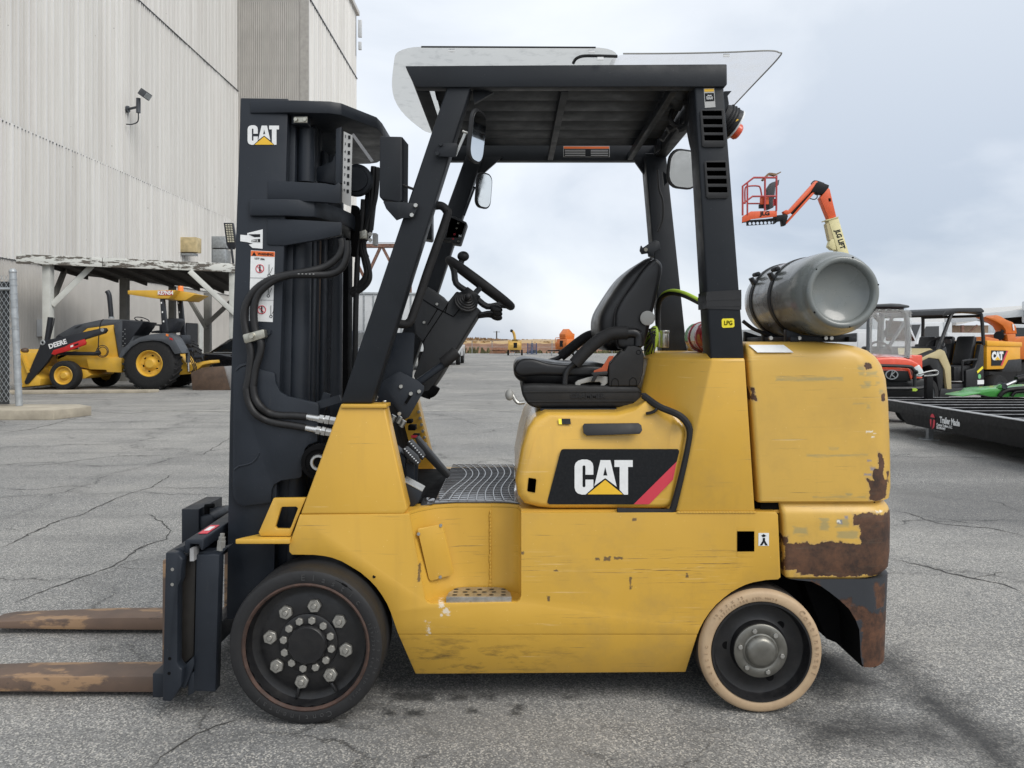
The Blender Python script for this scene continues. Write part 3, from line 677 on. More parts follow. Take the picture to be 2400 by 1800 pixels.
# antenna on the far corner
Ya = 58.5; xa = qx('s', 833, Ya)
t = thing('antenna', 'panel antenna on brackets at the top corner of the hangar', 'antenna', (XR, Ya, qz('s',130,Ya)))
mb = MB(); mb.cyl((xa,Ya,qz('s',130,Ya)), (xa,Ya,qz('s',35,Ya)), .06, n=8); mb.cyl((XR,Ya,qz('s',60,Ya)), (xa,Ya,qz('s',60,Ya)), .05, n=6); mb.cyl((XR,Ya,qz('s',100,Ya)), (xa,Ya,qz('s',100,Ya)), .05, n=6); part('mast_pipe', mb, 'deere_grey', t)
mb = MB(); mb.box((qx('s',845,Ya), Ya-.2, qz('s',70,Ya)), (.28,.2,1.3)); part('panel', mb, 'white_vehicle', t, bev=.03)
mb = MB(); mb.box((qx('s',845,Ya), Ya-.2, qz('s',110,Ya)), (.24,.2,.6)); part('panel', mb, 'white_vehicle', t, bev=.03)
# ================================================================ carport
FL = q('d', 35, 548, 23.0); FR = q('d', 545, 571, 26.1)
def fz(t): return FL.lerp(FR, t)
cp = thing('carport', 'open carport with peeling white fascia and white posts beside the hangar', 'carport', (FL.x+2, 24, 0))
for t0, t1 in ((0,.335),(.337,.66),(.662,1)):
    a, b = fz(t0), fz(t1); mb = MB(); mb.bar(a - V((0,0,.15)), b - V((0,0,.15)), .07, .29); part('fascia_board', mb, 'peeling_paint', cp, bev=.006)
dirx = (FR-FL).normalized(); back = V((-dirx.y, dirx.x, 0))
if back.y < 0: back = -back
BL = q('d', 165, 588, 26.8); BR = q('d', 640, 640, 34.0)
off = V((0,.05,.0))
mb = MB(); mb.slab([FL+off, FR+off, BR, BL], (0,0,-.10)); part('roof', mb, 'dark_wood', cp)
for k in range(9):
    t = .04 + k*.115; a = FL.lerp(FR, t) + V((0,.12,-.16)); b = BL.lerp(BR, t) + V((0,0,-.16)); mb = MB(); mb.bar(a, b, .06, .12); part('rafter', mb, 'dark_wood', cp)
def post(sx, Y, w, mat, ztop):
    x_ = qx('s', sx, Y); mb = MB(); mb.box((x_, Y, ztop/2), (w, w, ztop)); part('post', mb, mat, cp, bev=.01); return x_
tl = (114*1.0-38)/ (592-38)
Yl = 23.6; zl = FL.z - .25
xl = post(113, Yl, .235, 'white_wood', zl)
Yr = 26.0; xr = post(548, Yr, .24, 'white_wood', zl)
mb = MB(); mb.bar(q('I7',418,745,23.62), q('I7',745,425,24.3), .12, .17); part('brace', mb, 'white_wood', cp, bev=.008)
mb = MB(); mb.bar(q('I7',1905,815,25.85), q('I7',1535,468,25.2), .12, .17); part('brace', mb, 'white_wood', cp, bev=.008)
mb = MB(); mb.bar((xl,Yl+.1,2.45), (xl-.6,Yl+1.9,3.75), .13, .16); part('brace', mb, 'grey_wood', cp)
post(292, 26.9, .25, 'grey_wood', 3.6); post(404, 29.5, .22, 'grey_wood', 3.5); xx = post(487, 31.8, .25, 'grey_wood', 3.4)
mb = MB(); mb.bar((xx,31.7,2.1), (xx+1.5,31.2,3.3), .12, .15); part('brace', mb, 'grey_wood', cp)
mb = MB(); mb.bar((xx,31.7,1.9), (xx-.9,31.9,3.3), .12, .15); part('brace', mb, 'grey_wood', cp)
# lamp above the carport
Yp = 26.3
t = thing('yard_lamp', 'black LED area light on a thin pole above the carport roof', 'lamp', (qx('s',548,Yp), Yp, FR.z))
mb = MB(); mb.cyl((qx('s',548,Yp),Yp,FR.z-.1), q('J',1250,1340,Yp), .04, n=8); part('pole', mb, 'deere_black', t)
pl = qs('J', [(1207,1203),(1258,1203),(1278,1320),(1262,1345),(1235,1345),(1222,1320)], Yp)
mb = MB(); mb.slab(pl, .12); part('lamp_head', mb, 'deere_black', t, bev=.015)
for r_ in range(11):
    for cc in range(3):
        mb = MB(); cx_ = 1222 + cc*13 + r_*1.2; cy_ = 1213 + r_*9.2; p = q('J', cx_, cy_, Yp-.02); mb.box(p, (.055,.02,.028)); part('led_cell', mb, 'led_panel', t)
# ================================================================ chain link gate
Yg = 14.35; g = thing('chain_link_gate', 'galvanised chain link gate with dark privacy slats at the left edge', 'gate', (-9.4, Yg, .172))
mb = MB(); mb.cyl(q('s',45,951,Yg), q('s',30,640,Yg), .06, n=14); mb.ball(q('s',30,637,Yg), .068, n=10, m=6); part('gate_post', mb, 'galvanised', g)
mb = MB()
for yy in (654,668,688,702,720,745,770,800,830,860,900): mb.cyl(q('s',30+15*(yy-640)/311,yy,Yg)-V((0,0,.012)), q('s',30+15*(yy-640)/311,yy,Yg)+V((0,0,.012)), .068, n=14)
part('band', mb, 'galvanised', g)
mb = MB(); mb.cyl(q('s',28,677,Yg-.02), q('s',-260,677,Yg-.02), .03, n=8); part('rail', mb, 'galvanised', g)
x0, x1, z0, z1 = -12.0, q('s',26,700,Yg).x, .25, 2.62
mb = MB(); n_ = 60
for sgn in (1,-1):
    for k in range(-40, 60):
        xa_ = x0 + k*.085; pts = []
        a = V((xa_, Yg+.01*sgn, z0)); b = V((xa_ + sgn*(z1-z0)*.62, Yg+.01*sgn, z1))
        # clip to the bay
        def at(t_): return a.lerp(b, t_)
        t0, t1 = 0.0, 1.0; dx_ = b.x-a.x
        for lim, sg in ((x0,1),(x1,-1)):
            ta = (lim-a.x)/dx_
            if (dx_ > 0) == (sg == 1): t0 = max(t0, ta)
            else: t1 = min(t1, ta)
        if t1 > t0 + .02: mb.tube([at(t0), at(t1)], .0042, 4, smooth=False)
o = part('wire_mesh', mb, 'galvanised', g, kind='stuff')
for k in range(17):
    xx = x0 + .1 + k*.16
    if xx < x1: mb = MB(); mb.box((xx, Yg+.05, 1.35), (.15,.012,2.3)); part('privacy_slat', mb, 'privacy_slat', g)
# ================================================================ FORKLIFT
YN, YF, YM = 2.84, 3.90, 3.37            # near side, far side and centre line of the truck
def mir(y): return 2*YM - y
fk = thing('forklift', 'yellow and black LPG forklift truck parked side on in the foreground', 'forklift', (0, YM, 0))
def hexmesh(name, r, h, mat, stud=None, washer=None):
    mb = MB(); mb.cyl((0,0,0), (0,-h,0), r, n=6, ph=.3)
    if stud: mb.cyl((0,-h,0), (0,-h-stud[1],0), stud[0], n=12)
    if washer: mb.cyl((0,.002,0), (0,-washer[1],0), washer[0], n=16)
    return rawmesh(name, mb, mat, bev=r*.1)
BOLT = hexmesh('bolt', .0085, .007, 'zinc'); BOLTB = hexmesh('bolt', .0085, .007, 'guard_black')
BOLTS = hexmesh('bolt', .007, .005, 'zinc')
# ---- main side panel with wheel arches and the step notch
arch_f = [(625,1178),(625,1192),(631,1198)] + [(678.4,1198.7),(700,1201),(718,1205),(739,1213),(758,1224),(779,1237),(798,1253),(813,1269),(826,1287),(836,1304),(844,1322.6),(852,1346),(860,1369.5)]
arch_r = [(1507,1369.5),(1512,1357),(1521,1340),(1533,1322.4),(1547,1306),(1564,1291),(1580,1279),(1596,1270),(1611,1263),(1627,1258),(1655,1253),(1681,1251.5)]
notch = [(1126,1108),(1126,1286),(1123,1296),(1116,1301.5),(930,1304.5),(922,1301),(917.8,1293),(884.5,1113)]
outl = arch_f + arch_r + [(1686,1247),(1680.5,1112),(1676,1106),(1632,1106)] + [(1632,1107)] + notch + [(884,1110),(648,1112),(644,1123)]
mb = MB(); mb.slab(qs('d', outl, YN), .03); part('side_panel', mb, 'yellow_paint', fk, bev=.004)
# skirt folds inward below the crease
sk = qs('d', [(860,1370.2),(1507,1370.2)], YN+.001) + [q('d',1481,1452,2.90), q('d',897.5,1456,2.90)]
sk[1].x += 0; mb = MB(); mb.slab(sk, (0,.03,0)); part('side_skirt', mb, 'yellow_paint', fk, bev=.003)
mb = MB(); mb.slab([V((p.x, mir(p.y), p.z)) for p in qs('d', outl, YN)], -.03); part('side_panel', mb, 'yellow_paint', fk)
mb = MB(); mb.slab([V((p.x, mir(p.y), p.z)) for p in sk], (0,-.03,0)); part('side_skirt', mb, 'yellow_paint', fk)
# inner chassis
mb = MB(); mb.box((.13, 3.46, .40), (.98, .76, .60)); mb.box((.95, YM, .50), (.72,.50,.40)); mb.box((-.62, YM, .46), (.55,.52,.36)); part('chassis', mb, 'deep_black', fk)
mb = MB(); mb.cyl((-.7375,2.95,.279),(-.7375,mir(2.95),.279),.09,n=16); mb.cyl((.919,2.95,.2286),(.919,mir(2.95),.2286),.06,n=16); part('axle', mb, 'deep_black', fk)
# step recess: curved pocket behind the notch
zf = .742
def rec(z, fx):
    xl = q('d', 884.5 + (917.8-884.5)*fx, 1113, YN).x; xr = q('d', 1126, 1113, YN).x
    return [V((xl, YN+.012, z)), V((xl+.03, 2.90, z)), V((xl+.09, 2.955, z)), V((xl+.16, 2.975, z)), V((xr-.115, 2.975, z)), V((xr-.112, 2.978, z)), V((xr-.05, 2.972, z)), V((xr-.012, 2.955, z)), V((xr-.001, 2.90, z)), V((xr, YN+.012, z))]
mb = MB(); zb = qz('d', 1304, YN)
mb.loft([rec(zb-.004, 1.03), rec(zf-.012, 0)], caps=False, closed=False)
part('step_recess', mb, 'yellow_paint', fk, ang=60)
mb = MB(); r0 = rec(zb+.002, 1.0); mb.slab(r0, (0,0,-.012)); part('recess_floor', mb, 'yellow_paint', fk)
mb = MB(); xw = rec(.6,.5)[5].x - .006
for k in range(22):
    z = zb + .012 + k*(zf-zb-.03)/22; mb.ball((xw + random.uniform(-.0015,.0015), 2.972, z), .006, (.7,.6,1.5), n=6, m=4)
part('weld_seam', mb, 'yellow_paint', fk)
# cover plate with three screws
def plane_y(L, x_):
    a = min(L, key=lambda p: p.x); b = max(L, key=lambda p: p.x); return a.y + (b.y-a.y)*(x_-a.x)/(b.x-a.x)
def inward_flat(L):
    a = min(L, key=lambda p: p.x); b = max(L, key=lambda p: p.x); d = 0
    for p in L: d = min(d, p.y - plane_y(L, p.x))
    return [V((p.x, plane_y(L, p.x) + d - .002, p.z)) for p in L]
cpl = qs('I6', [(228,238),(362,203),(380,205),(392,220),(452,505),(450,525),(440,538),(312,580),(298,580),(290,565),(222,252)], 2.93)
def recy(x_, z_):
    f_ = max(0, min(1, (zf-z_)/(zf-qz('d',1304,YN)))); L_ = rec(z_, f_)
    for p_, n_ in zip(L_, L_[1:]):
        if p_.x <= x_ <= n_.x: return p_.y + (n_.y-p_.y)*(x_-p_.x)/max(1e-6,(n_.x-p_.x))
    return L_[0].y
for i_ in range(len(cpl)):
    for _ in range(3): a_ = ([(228,238),(362,203),(380,205),(392,220),(452,505),(450,525),(440,538),(312,580),(298,580),(290,565),(222,252)])[i_]; cpl[i_] = q('I6', a_[0], a_[1], recy(cpl[i_].x, cpl[i_].z) - .010)
mb = MB(); cpl_ = inward_flat(cpl); mb.slab(cpl_, .006); cv = part('cover_plate', mb, 'yellow_paint', fk, bev=.0015)
for a, b in ((240,247),(372,214),(369,545)):
    p = q('I6', a, b, 2.93); inst('screw', BOLTS, cv, (p.x, plane_y(cpl_, p.x)-.001, p.z))
# tread step
st = thing_parent = None
xa, xb = qx('I6',405,2.86), qx('I6',826,2.86); zs = qz('I6',690,2.86)
mb = MB(); mb.slab([V((xa,2.852,zs)), V((xb,2.852,zs)), V((xb-.005,2.90,zs)), V((xb-.03,2.955,zs)), V((xb-.06,2.965,zs)), V((xa+.06,2.965,zs)), V((xa+.03,2.955,zs)), V((xa+.005,2.90,zs))], (0,0,.004))
mb.box(((xa+xb)/2, 2.851, zs-.012), (xb-xa, .004, .03)); step = part('step', mb, 'tread_plate', fk)
cl = rawmesh('tread_hole', MB().lathe([(.003,.004),(.0055,.004),(.008,0)], (0,0,0), (0,0,1), 10), 'tread_plate'); hole = rawmesh('tread_slot', MB().lathe([(0,.0012),(.0065,.001)], (0,0,0), (0,0,1), 10), 'deep_black')
for r_ in range(3):
    for k in range(5 + (r_ == 1)):
        px = xa + .03 + k*(xb-xa-.06)/(4 + (r_ == 1)); py = 2.872 + r_*.033
        inst('tread_slot', hole, step, (px, py, zs+.004), sc=(1.5,.8,1))
# ---- floor and mat
fx0, fx1 = -.62, .06
mb = MB(); R_ = rec(zf, 0)
fl = [V((fx0, YN+.031, zf))] + [V((p.x, p.y+.004, zf)) for p in R_] + [V((1.0, YN+.031, zf)), V((1.0, YF-.035, zf)), V((fx0, YF-.035, zf))]
mb.slab(fl, (0,0,-.012)); part('floor_plate', mb, 'yellow_paint', fk)
mb = MB(); mb.slab([V((p.x, p.y+.016, zf+.001)) for p in R_[2:8]] + [V((R_[8].x-.002, 2.97, zf+.001)), V((.02, 3.0, zf+.001)), V((.02, mir(2.95), zf+.001)), V((-.30, mir(2.95), zf+.001)), V((-.34, 3.4, zf+.001)), V((-.36, 3.05, zf+.001)), V((-.32, 2.965, zf+.001))], (0,0,.006)); mat_ = part('floor_mat', mb, 'mat_rubber', fk, bev=.002)
mb = MB()
for k in range(9):
    xk = .005 - k*.036; pth = []
    for j in range(11):
        y = 3.0 + j*.088; pth.append((xk + (.06*(k/8))*math.sin(j/10*math.pi) - .02*math.sin(j/10*2*math.pi), y, zf+.0085))
    mb.tube(pth, .0035, 5, sub=3)
for j in range(24):
    y = 3.0 + j*.038; mb.tube([(.01,y,zf+.0075), (-.15,y+.004,zf+.0075), (-.30,y+.016,zf+.0075)], .0026, 4, sub=3)
part('mat_ribs', mb, 'mat_rib', mat_)
mb = MB(); mb.box((-.45,YM,zf+.004), (.30,.78,.006)); part('pedal_pan', mb, 'deep_black', fk)
# ---- front cowl (trapezoid wing) near and far
cow = [q('d',735.5,873.5,2.865), q('d',826,876.5,2.865), q('d',832,884,2.865), q('d',880,1101,YN+.001), q('d',872,1111.5,YN+.001), q('d',648.5,1111.5,YN+.001)]
for sgn in (0, 1):
    pts = [V((p.x, mir(p.y), p.z)) for p in cow] if sgn else cow
    mb = MB(); mb.slab(pts, (0,(-.10 if sgn else .10),0)); part('front_cowl', mb, 'yellow_paint', fk, bev=.008, segs=3)
mb = MB(); mb.box(((cow[0].x+cow[1].x)/2+.01, 2.905, cow[0].z-.006), (.17,.10,.014)); part('cowl_cap', mb, 'yellow_paint', fk, bev=.003)
for a in (700, 835): p = q('I1', a, 140, 2.90); inst('bolt', BOLT, fk, p + V((0,0,-.004)), (math.radians(-90),0,0))
# cross cowl panel between the wings (dark inside, with valve block)
mb = MB(); mb.slab([V((-.57,2.97,1.12)), V((-.47,2.97,zf)), V((-.47,mir(2.97),zf)), V((-.57,mir(2.97),1.12))], (-.01,0,0)); part('firewall', mb, 'deep_black', fk)
fwp = qs('G', [(475,1080),(695,1075),(712,1095),(690,1520),(560,1659),(300,1659)], 3.05); mb = MB(); mb.slab(fwp, .006); part('dash_panel', mb, 'mast_black', fk)
# far wing inner bolts and valves
for k in range(6): inst('bolt', BOLT, fk, q('I1', 1112 + k*11, 225 + k*52, mir(2.97)))
mb = MB()
for a, b, w, h_ in ((1060,350,70,50),(1090,420,60,40),(1040,300,50,34)): mb.box(q('I1',a,b,3.62), (w*.0005,.06,h_*.0005))
part('valve_block', mb, 'deep_black', fk, bev=.004)
mb = MB(); mb.box(q('I1',1075,425,3.585), (.03,.004,.012)); part('sticker', mb, 'red_decal', fk)
mb = MB()
for a, b in ((885,280),(965,320),(940,290)): mb.cyl(q('I1',a,b+25,3.2), q('I1',a+28,b-25,3.2), .012, n=8)
part('pipe_fittings', mb, 'zinc', fk)
# ---- front tie-down bracket
br = qs('C', [(1165,1112),(1480,1108),(1440,1200),(1330,1480),(1040,1478),(1020,1445)], 2.858)
ho = qs('C', [(1250,1195),(1385,1193),(1403,1210),(1335,1390),(1320,1412),(1195,1410),(1180,1390),(1235,1210)], 2.858)
mb = MB(); mb.slab(br, .02, [ho]); part('lashing_bracket', mb, 'yellow_paint', fk, bev=.002)
zl = qz('C', 1560, 2.82)
A = [q('C',790,1552,2.82).x, q('C',905,1440,2.82).x]
mb = MB(); mb.slab([V((A[0],2.825,zl)), V((q('C',1320,1560,2.82).x,2.825,zl)), V((q('C',1330,1480,2.86).x,2.95,zl)), V((A[0]+.10,2.95,zl)), V((A[0]+.015,2.85,zl))], (0,0,.018)); part('toe_guard', mb, 'yellow_paint', fk, bev=.003)
# ---- engine hood under the seat
hb = [(1113,1040),(1118,1072),(1132,1090),(1160,1098),(1190,1101.5),(1440,1101),(1452,1098),(1462,1092),(1490,935),(1489,915),(1476,893),(1440,876),(1406,864),(1385,880),(1340,893),(1180,893),(1155,905),(1140,925),(1126,970)]
hpts = qs('d', hb, 2.868)
mb = MB(); cx = sum((p.x for p in hpts))/len(hpts); cz = sum((p.z for p in hpts))/len(hpts)
rings = []
ztop = qz('d', 893, 2.868); zcut = qz('d', 950, 2.868)
for y, ins, lean in ((2.868,0,1),):
    pass
def hoodring(y, k):     # k: 0 on the flat side, 1 at full roll-over toward the top
    out = []
    for p in hpts:
        z = p.z; x = p.x
        f = max(0, min(1, (z - zcut)/(ztop-zcut)))
        if x < hpts[0].x + .07: x2 = x
        out.append(V((x, y + f*f*.05*(1-k), z)))
    return out
front = hoodring(2.868, 0)
def shrink(pts, d, dy):
    o = []
    for p in pts: v = V((cx-p.x, 0, cz-p.z)); v.normalize(); o.append(V((p.x + v.x*d, p.y + dy, p.z + v.z*d)))
    return o
mb.loft([shrink(front, .035, -.0), shrink(front, .022, .003), shrink(front, .010, .011), shrink(front, .003, .022), shrink(front, 0, .040), [V((p.x, 3.80, p.z)) for p in front], [V((p.x + (cx-p.x)*.08, mir(2.868), p.z + (cz-p.z)*.08)) for p in front]])
hood = part('engine_hood', mb, 'hood_paint', fk, ang=50)
YD = 2.8655
def decal(name, k, pts, mat, Y=YD, parent=None, t=.0012): mb = MB(); mb.slab(qs(k, pts, Y), t); return part(name, mb, mat, parent or fk)
dbg = decal('decal_background', 'I2', [(590,527),(1515,527),(1528,540),(1526,556),(1508,628),(1158,975),(475,975),(459,962),(461,945),(565,550),(575,532)], 'black_decal', YD, hood)
decal('decal_stripe', 'I2', [(1508,628),(1478,775),(1290,970),(1278,975),(1158,975)], 'red_decal', YD-.0002, hood, .0014)
def cat_logo(k, tf, Y, parent, sub_bg=True):
    # letters measured on the hood logo, tf maps logo coordinates to a crop
    C_ = [(832,735),(832,668),(825,640),(808,622),(780,612),(740,612),(708,622),(688,640),(680,668),(680,840),(688,868),(706,886),(738,896),(770,895),(800,868),(832,840),(832,775),(768,775),(768,828),(762,836),(750,836),(744,828),(744,668),(750,660),(762,660),(768,668),(768,735)]
    A_ = [(890,617),(970,617),(1021,832),(928,762),(840,826)]
    Ah = [(928,672),(946,742),(912,742)]
    T_ = [(1003,617),(1151,617),(1151,672),(1113,672),(1113,896),(1080,896),(1045,858),(1045,672),(1003,672)]
    tri = [(928,777),(1072,894),(784,894)]
    for nm, pts, m, hol in (('logo_letter', C_, 'white_decal', None), ('logo_letter', A_, 'white_decal', Ah), ('logo_letter', T_, 'white_decal', None), ('logo_triangle', tri, 'yellow_decal', None)):
        mb = MB(); mb.slab(qs(k, [tf(*p) for p in pts], Y), .0012, [qs(k, [tf(*p) for p in hol], Y)] if hol else ()); part(nm, mb, m, parent)
cat_logo('I2', lambda x, y: (x, y), YD-.0013, hood)
# grip, key hole, small label
gp = qs('I2', [(760,322),(1200,318),(1222,335),(1226,375),(1205,402),(775,416),(750,395),(745,340)], 2.885)
for p in gp: p.y = 2.868 + max(0,(p.z - zcut)/(ztop-zcut))**2*.05 + .004
mb = MB(); mb.slab(gp, .004); part('grip_pad', mb, 'black_plastic', hood, bev=.0015)
decal('latch_hole', 'I2', [(308,760),(365,768),(370,780),(360,880),(302,870),(297,860)], 'void', 2.866, hood)
for nm, a0, a1, m in (('warning_sticker',551,576,'pale_yellow_decal'),('warning_sticker',577,648,'black_decal')):
    pp = qs('I2', [(a0,285),(a1,285),(a1+2,328),(a0+2,326)], 2.885)
    for p in pp: p.y = 2.868 + max(0,(p.z - zcut)/(ztop-zcut))**2*.05 + .006
    mb = MB(); mb.slab(pp, .002); part(nm, mb, m, hood)
# black rubber seal round the hood
mb = MB(); mb.tube(qs('I2', [(1240,95,2.95),(1360,180,2.90),(1520,250,2.87),(1592,320,2.862),(1615,400,2.86),(1600,520,2.858),(1560,700,2.856),(1520,860,2.856),(1480,1000,2.856),(1455,1035,2.856),(1380,1040,2.856),(1025,1030,2.856)], 2.86), .0135, 8); part('hood_seal', mb, 'foam', fk)
mb = MB(); mb.tube(qs('I2', [(1225,80,2.96),(1310,130,2.93),(1345,190,2.90),(1320,225,2.90),(1260,240,2.91)], 2.9), .006, 6); part('seat_cable', mb, 'hose', fk)
# ---- rear cowl / bulkhead
zb0, zt = qz('d',1106,YN), qz('d',777,YN)
fb, ft = qx('d',1465,YN), qx('d',1538,YN); rb_, rt = qx('d',1631,YN), qx('d',1609.5,YN)
def plan(z, f, r, ins=0, dy=0):
    return [V((f, YN+dy, z)), V((r, YN+dy, z)), V((r, YF-dy, z)), V((f, YF-dy, z)), V((f-.19+ins, YF-.26, z)), V((f-.19+ins, YN+.26, z))]
mb = MB(); mb.loft([plan(zb0+.001, fb, rb_), plan(zt, ft, rt), plan(zt+.022, ft+.02, rt, .03, .035)]); part('rear_cowl', mb, 'yellow_paint', fk, bev=.006)
mb = MB()
for k in range(26): mb.ball((qx('d',1466+k*6.5,YN), YN-.001, zb0-.001), .006, (1.6,.6,.7), n=6, m=4)
part('weld_seam', mb, 'yellow_paint', fk)
# ---- counterweight
Z = lambda dy: qz('d', dy, YN); Xd = lambda dx: qx('d', dx, YN)
rg = []
x0a, x0b = Xd(1640.5), Xd(1614.5)
def cwr(z, ins=0, xr=None, xl=None, ys=0, r=.13, cr=(1,.12,.12,1)): return rrect((xl if xl is not None else x0a) , (xr if xr is not None else Xd(1921))+.049-ins, YN+ys+ins, YF-ys-ins, r, z, 6, cr)
zs_ = [1087,1083,1060,1000,930,870,820,790,772,758,748,742,738]
xr_ = [1912,1921,1923.5,1923,1921,1918.5,1913,1904,1893,1876,1852,1820,1780]
yi_ = [.012,.003,0,0,0,0,0,.002,.006,.013,.024,.040,.065]
for dy, dx, yi in zip(zs_, xr_, yi_):
    t = (1087-dy)/(1087-738); xl = x0a + (x0b - x0a)*t; rg.append(cwr(Z(dy), 0, Xd(dx), xl + max(0, yi-.02)*.4, yi, .13))
mb = MB(); mb.loft(rg); part('counterweight', mb, 'counterweight_paint', fk, ang=34)
rg = []
for dy, dx, yi, xl in ((1252,1896,.012,1703),(1247,1906,.003,1699),(1235,1918,0,1697),(1200,1922,0,1695.5),(1130,1923,0,1692.5),(1112,1922,.0,1691),(1104,1920,.004,1690),(1096,1916,.016,1689),(1088,1912,.024,1688)):
    rg.append(cwr(Z(dy), 0, Xd(dx), Xd(xl), yi, .13))
mb = MB(); mb.loft(rg); part('counterweight_base', mb, 'counterweight_paint', fk, ang=34)
mb = MB(); mb.box(((Xd(1640)+Xd(1910))/2, YM, (Z(1100)+Z(1080))/2), (Xd(1900)-Xd(1650), YF-YN-.07, .05)); mb.box((Xd(1660), YM, .62), (.10, YF-YN-.12, .3)); part('counterweight_core', mb, 'deep_black', fk)
# black lower fender with the wheel arch, near and far
arch_z = [(1702,1251.5),(1755,1257.5),(1776,1268),(1794,1280.6),(1816,1298),(1836,1317),(1850,1340),(1858,1361.6),(1861,1421.6),(1864,1436),(1868,1442.5),(1893,1444)]
def fbot(dx):
    for (a0,b0),(a1,b1) in zip(arch_z, arch_z[1:]):
        if a0 <= dx <= a1: return b0 + (b1-b0)*(dx-a0)/(a1-a0)
    return 1444
for sgn in (0,1):
    fy = (lambda y: mir(y)) if sgn else (lambda y: y)
    x1 = Xd(1921)+.046; r = .13; y0_ = YN+.006; top = []; bot = []; tin = []; bin_ = []
    samp = [1702,1725,1755,1776,1794,1816,1836,1850,1858,1861,1864,1868,1880]
    for dx in samp:
        top.append(V((Xd(dx),fy(y0_),Z(1252)))); bot.append(V((Xd(dx),fy(y0_),Z(fbot(dx))))); tin.append(V((Xd(dx),fy(y0_+.16),Z(1252)))); bin_.append(V((Xd(dx)-.004,fy(y0_+.16),Z(fbot(dx)))))
    for k in range(1,8):
        a = math.radians(-90 + 90*k/7); px_, py_ = x1-r+r*math.cos(a), y0_+r+r*math.sin(a); zb_ = Z(1444) + (.022*(k/7)**2)
        tz_ = k/7; top.append(V((px_,fy(py_),Z(1252)))); bot.append(V((px_-.018*tz_,fy(py_),zb_))); tin.append(V((max(Xd(1880),px_-.12),fy(y0_+.16),Z(1252)))); bin_.append(V((max(Xd(1880),px_-.12),fy(y0_+.16),zb_)))
    mb = MB(); mb.loft([tin, top, bot], caps=False, closed=False); part('rear_fender', mb, 'fender_black', fk, ang=50)
    mb = MB(); mb.loft([bot, bin_], caps=False, closed=False); mb.sheet([top[-1], bot[-1], bin_[-1], tin[-1]]); part('fender_inside_shaded', mb, 'deep_black', fk, ang=50)  # inside of the fender, blacker than its paint to carry the arch shade
mb = MB(); mb.slab(qs('d', [(1735,1252),(1752,1300),(1786,1380),(1830,1398),(1852,1422),(1862,1440),(1890,1442),(1900,1436),(1910,1252)], 3.012), .72); part('counterweight_underside', mb, 'deep_black', fk)
mb = MB(); mb.box((Xd(1895), YM, .36), (.06, YF-YN-.42, .3)); part('fender_bridge', mb, 'fender_black', fk)
# service label on the counterweight shoulder
lp = qs('I3', [(705,897),(985,893),(1040,930),(1068,966),(775,972),(745,935)], 2.86)
lz = [Z(738)]*3 + [Z(772)]*3
lp = [V((qx('I3',705,2.93),2.93,Z(738.3)+.0015)), V((qx('I3',985,2.93),2.93,Z(738.3)+.0015)), V((qx('I3',1068,2.86),2.845,Z(763))), V((qx('I3',775,2.86),2.845,Z(763)))]
lp = [V((qx('I3',703,2.868),2.862,Z(747)+.002)), V((qx('I3',985,2.868),2.862,Z(747)+.002)), V((qx('I3',1066,2.847),2.843,Z(763)+.002)), V((qx('I3',776,2.847),2.843,Z(763)+.002))]
mb = MB(); mb.slab(lp, (0,-.0012,.0016)); part('service_label', mb, 'white_decal', fk)
# drawbar pocket and sticker
decal('tie_down_pocket', 'I4', [(448,712),(575,712),(583,722),(583,940),(572,951),(448,951),(440,940),(440,722)], 'yellow_paint', YN-.0008, fk, .0012)
decal('pocket_opening', 'I4', [(442,744),(581,744),(581,907),(442,907)], 'void', YN-.0022, fk, .001)
dd = decal('tie_down_sticker', 'I4', [(614,758),(699,758),(699,862),(614,862)], 'white_decal', YN-.0012, fk)
decal('pictogram', 'I4', [(657,766),(680,782),(668,782),(668,790),(645,790),(645,782),(634,782)], 'black_decal', YN-.0022, dd, .001)
decal('pictogram', 'I4', [(650,798),(668,798),(668,820),(690,858),(672,858),(658,835),(645,858),(626,858),(648,822)], 'black_decal', YN-.0022, dd, .001)
mb = MB(); mb.cyl(q('D',1787,350,YN-.001), q('D',1787,350,YN+.002), .006, n=12); part('panel_hole', mb, 'deep_black', fk)
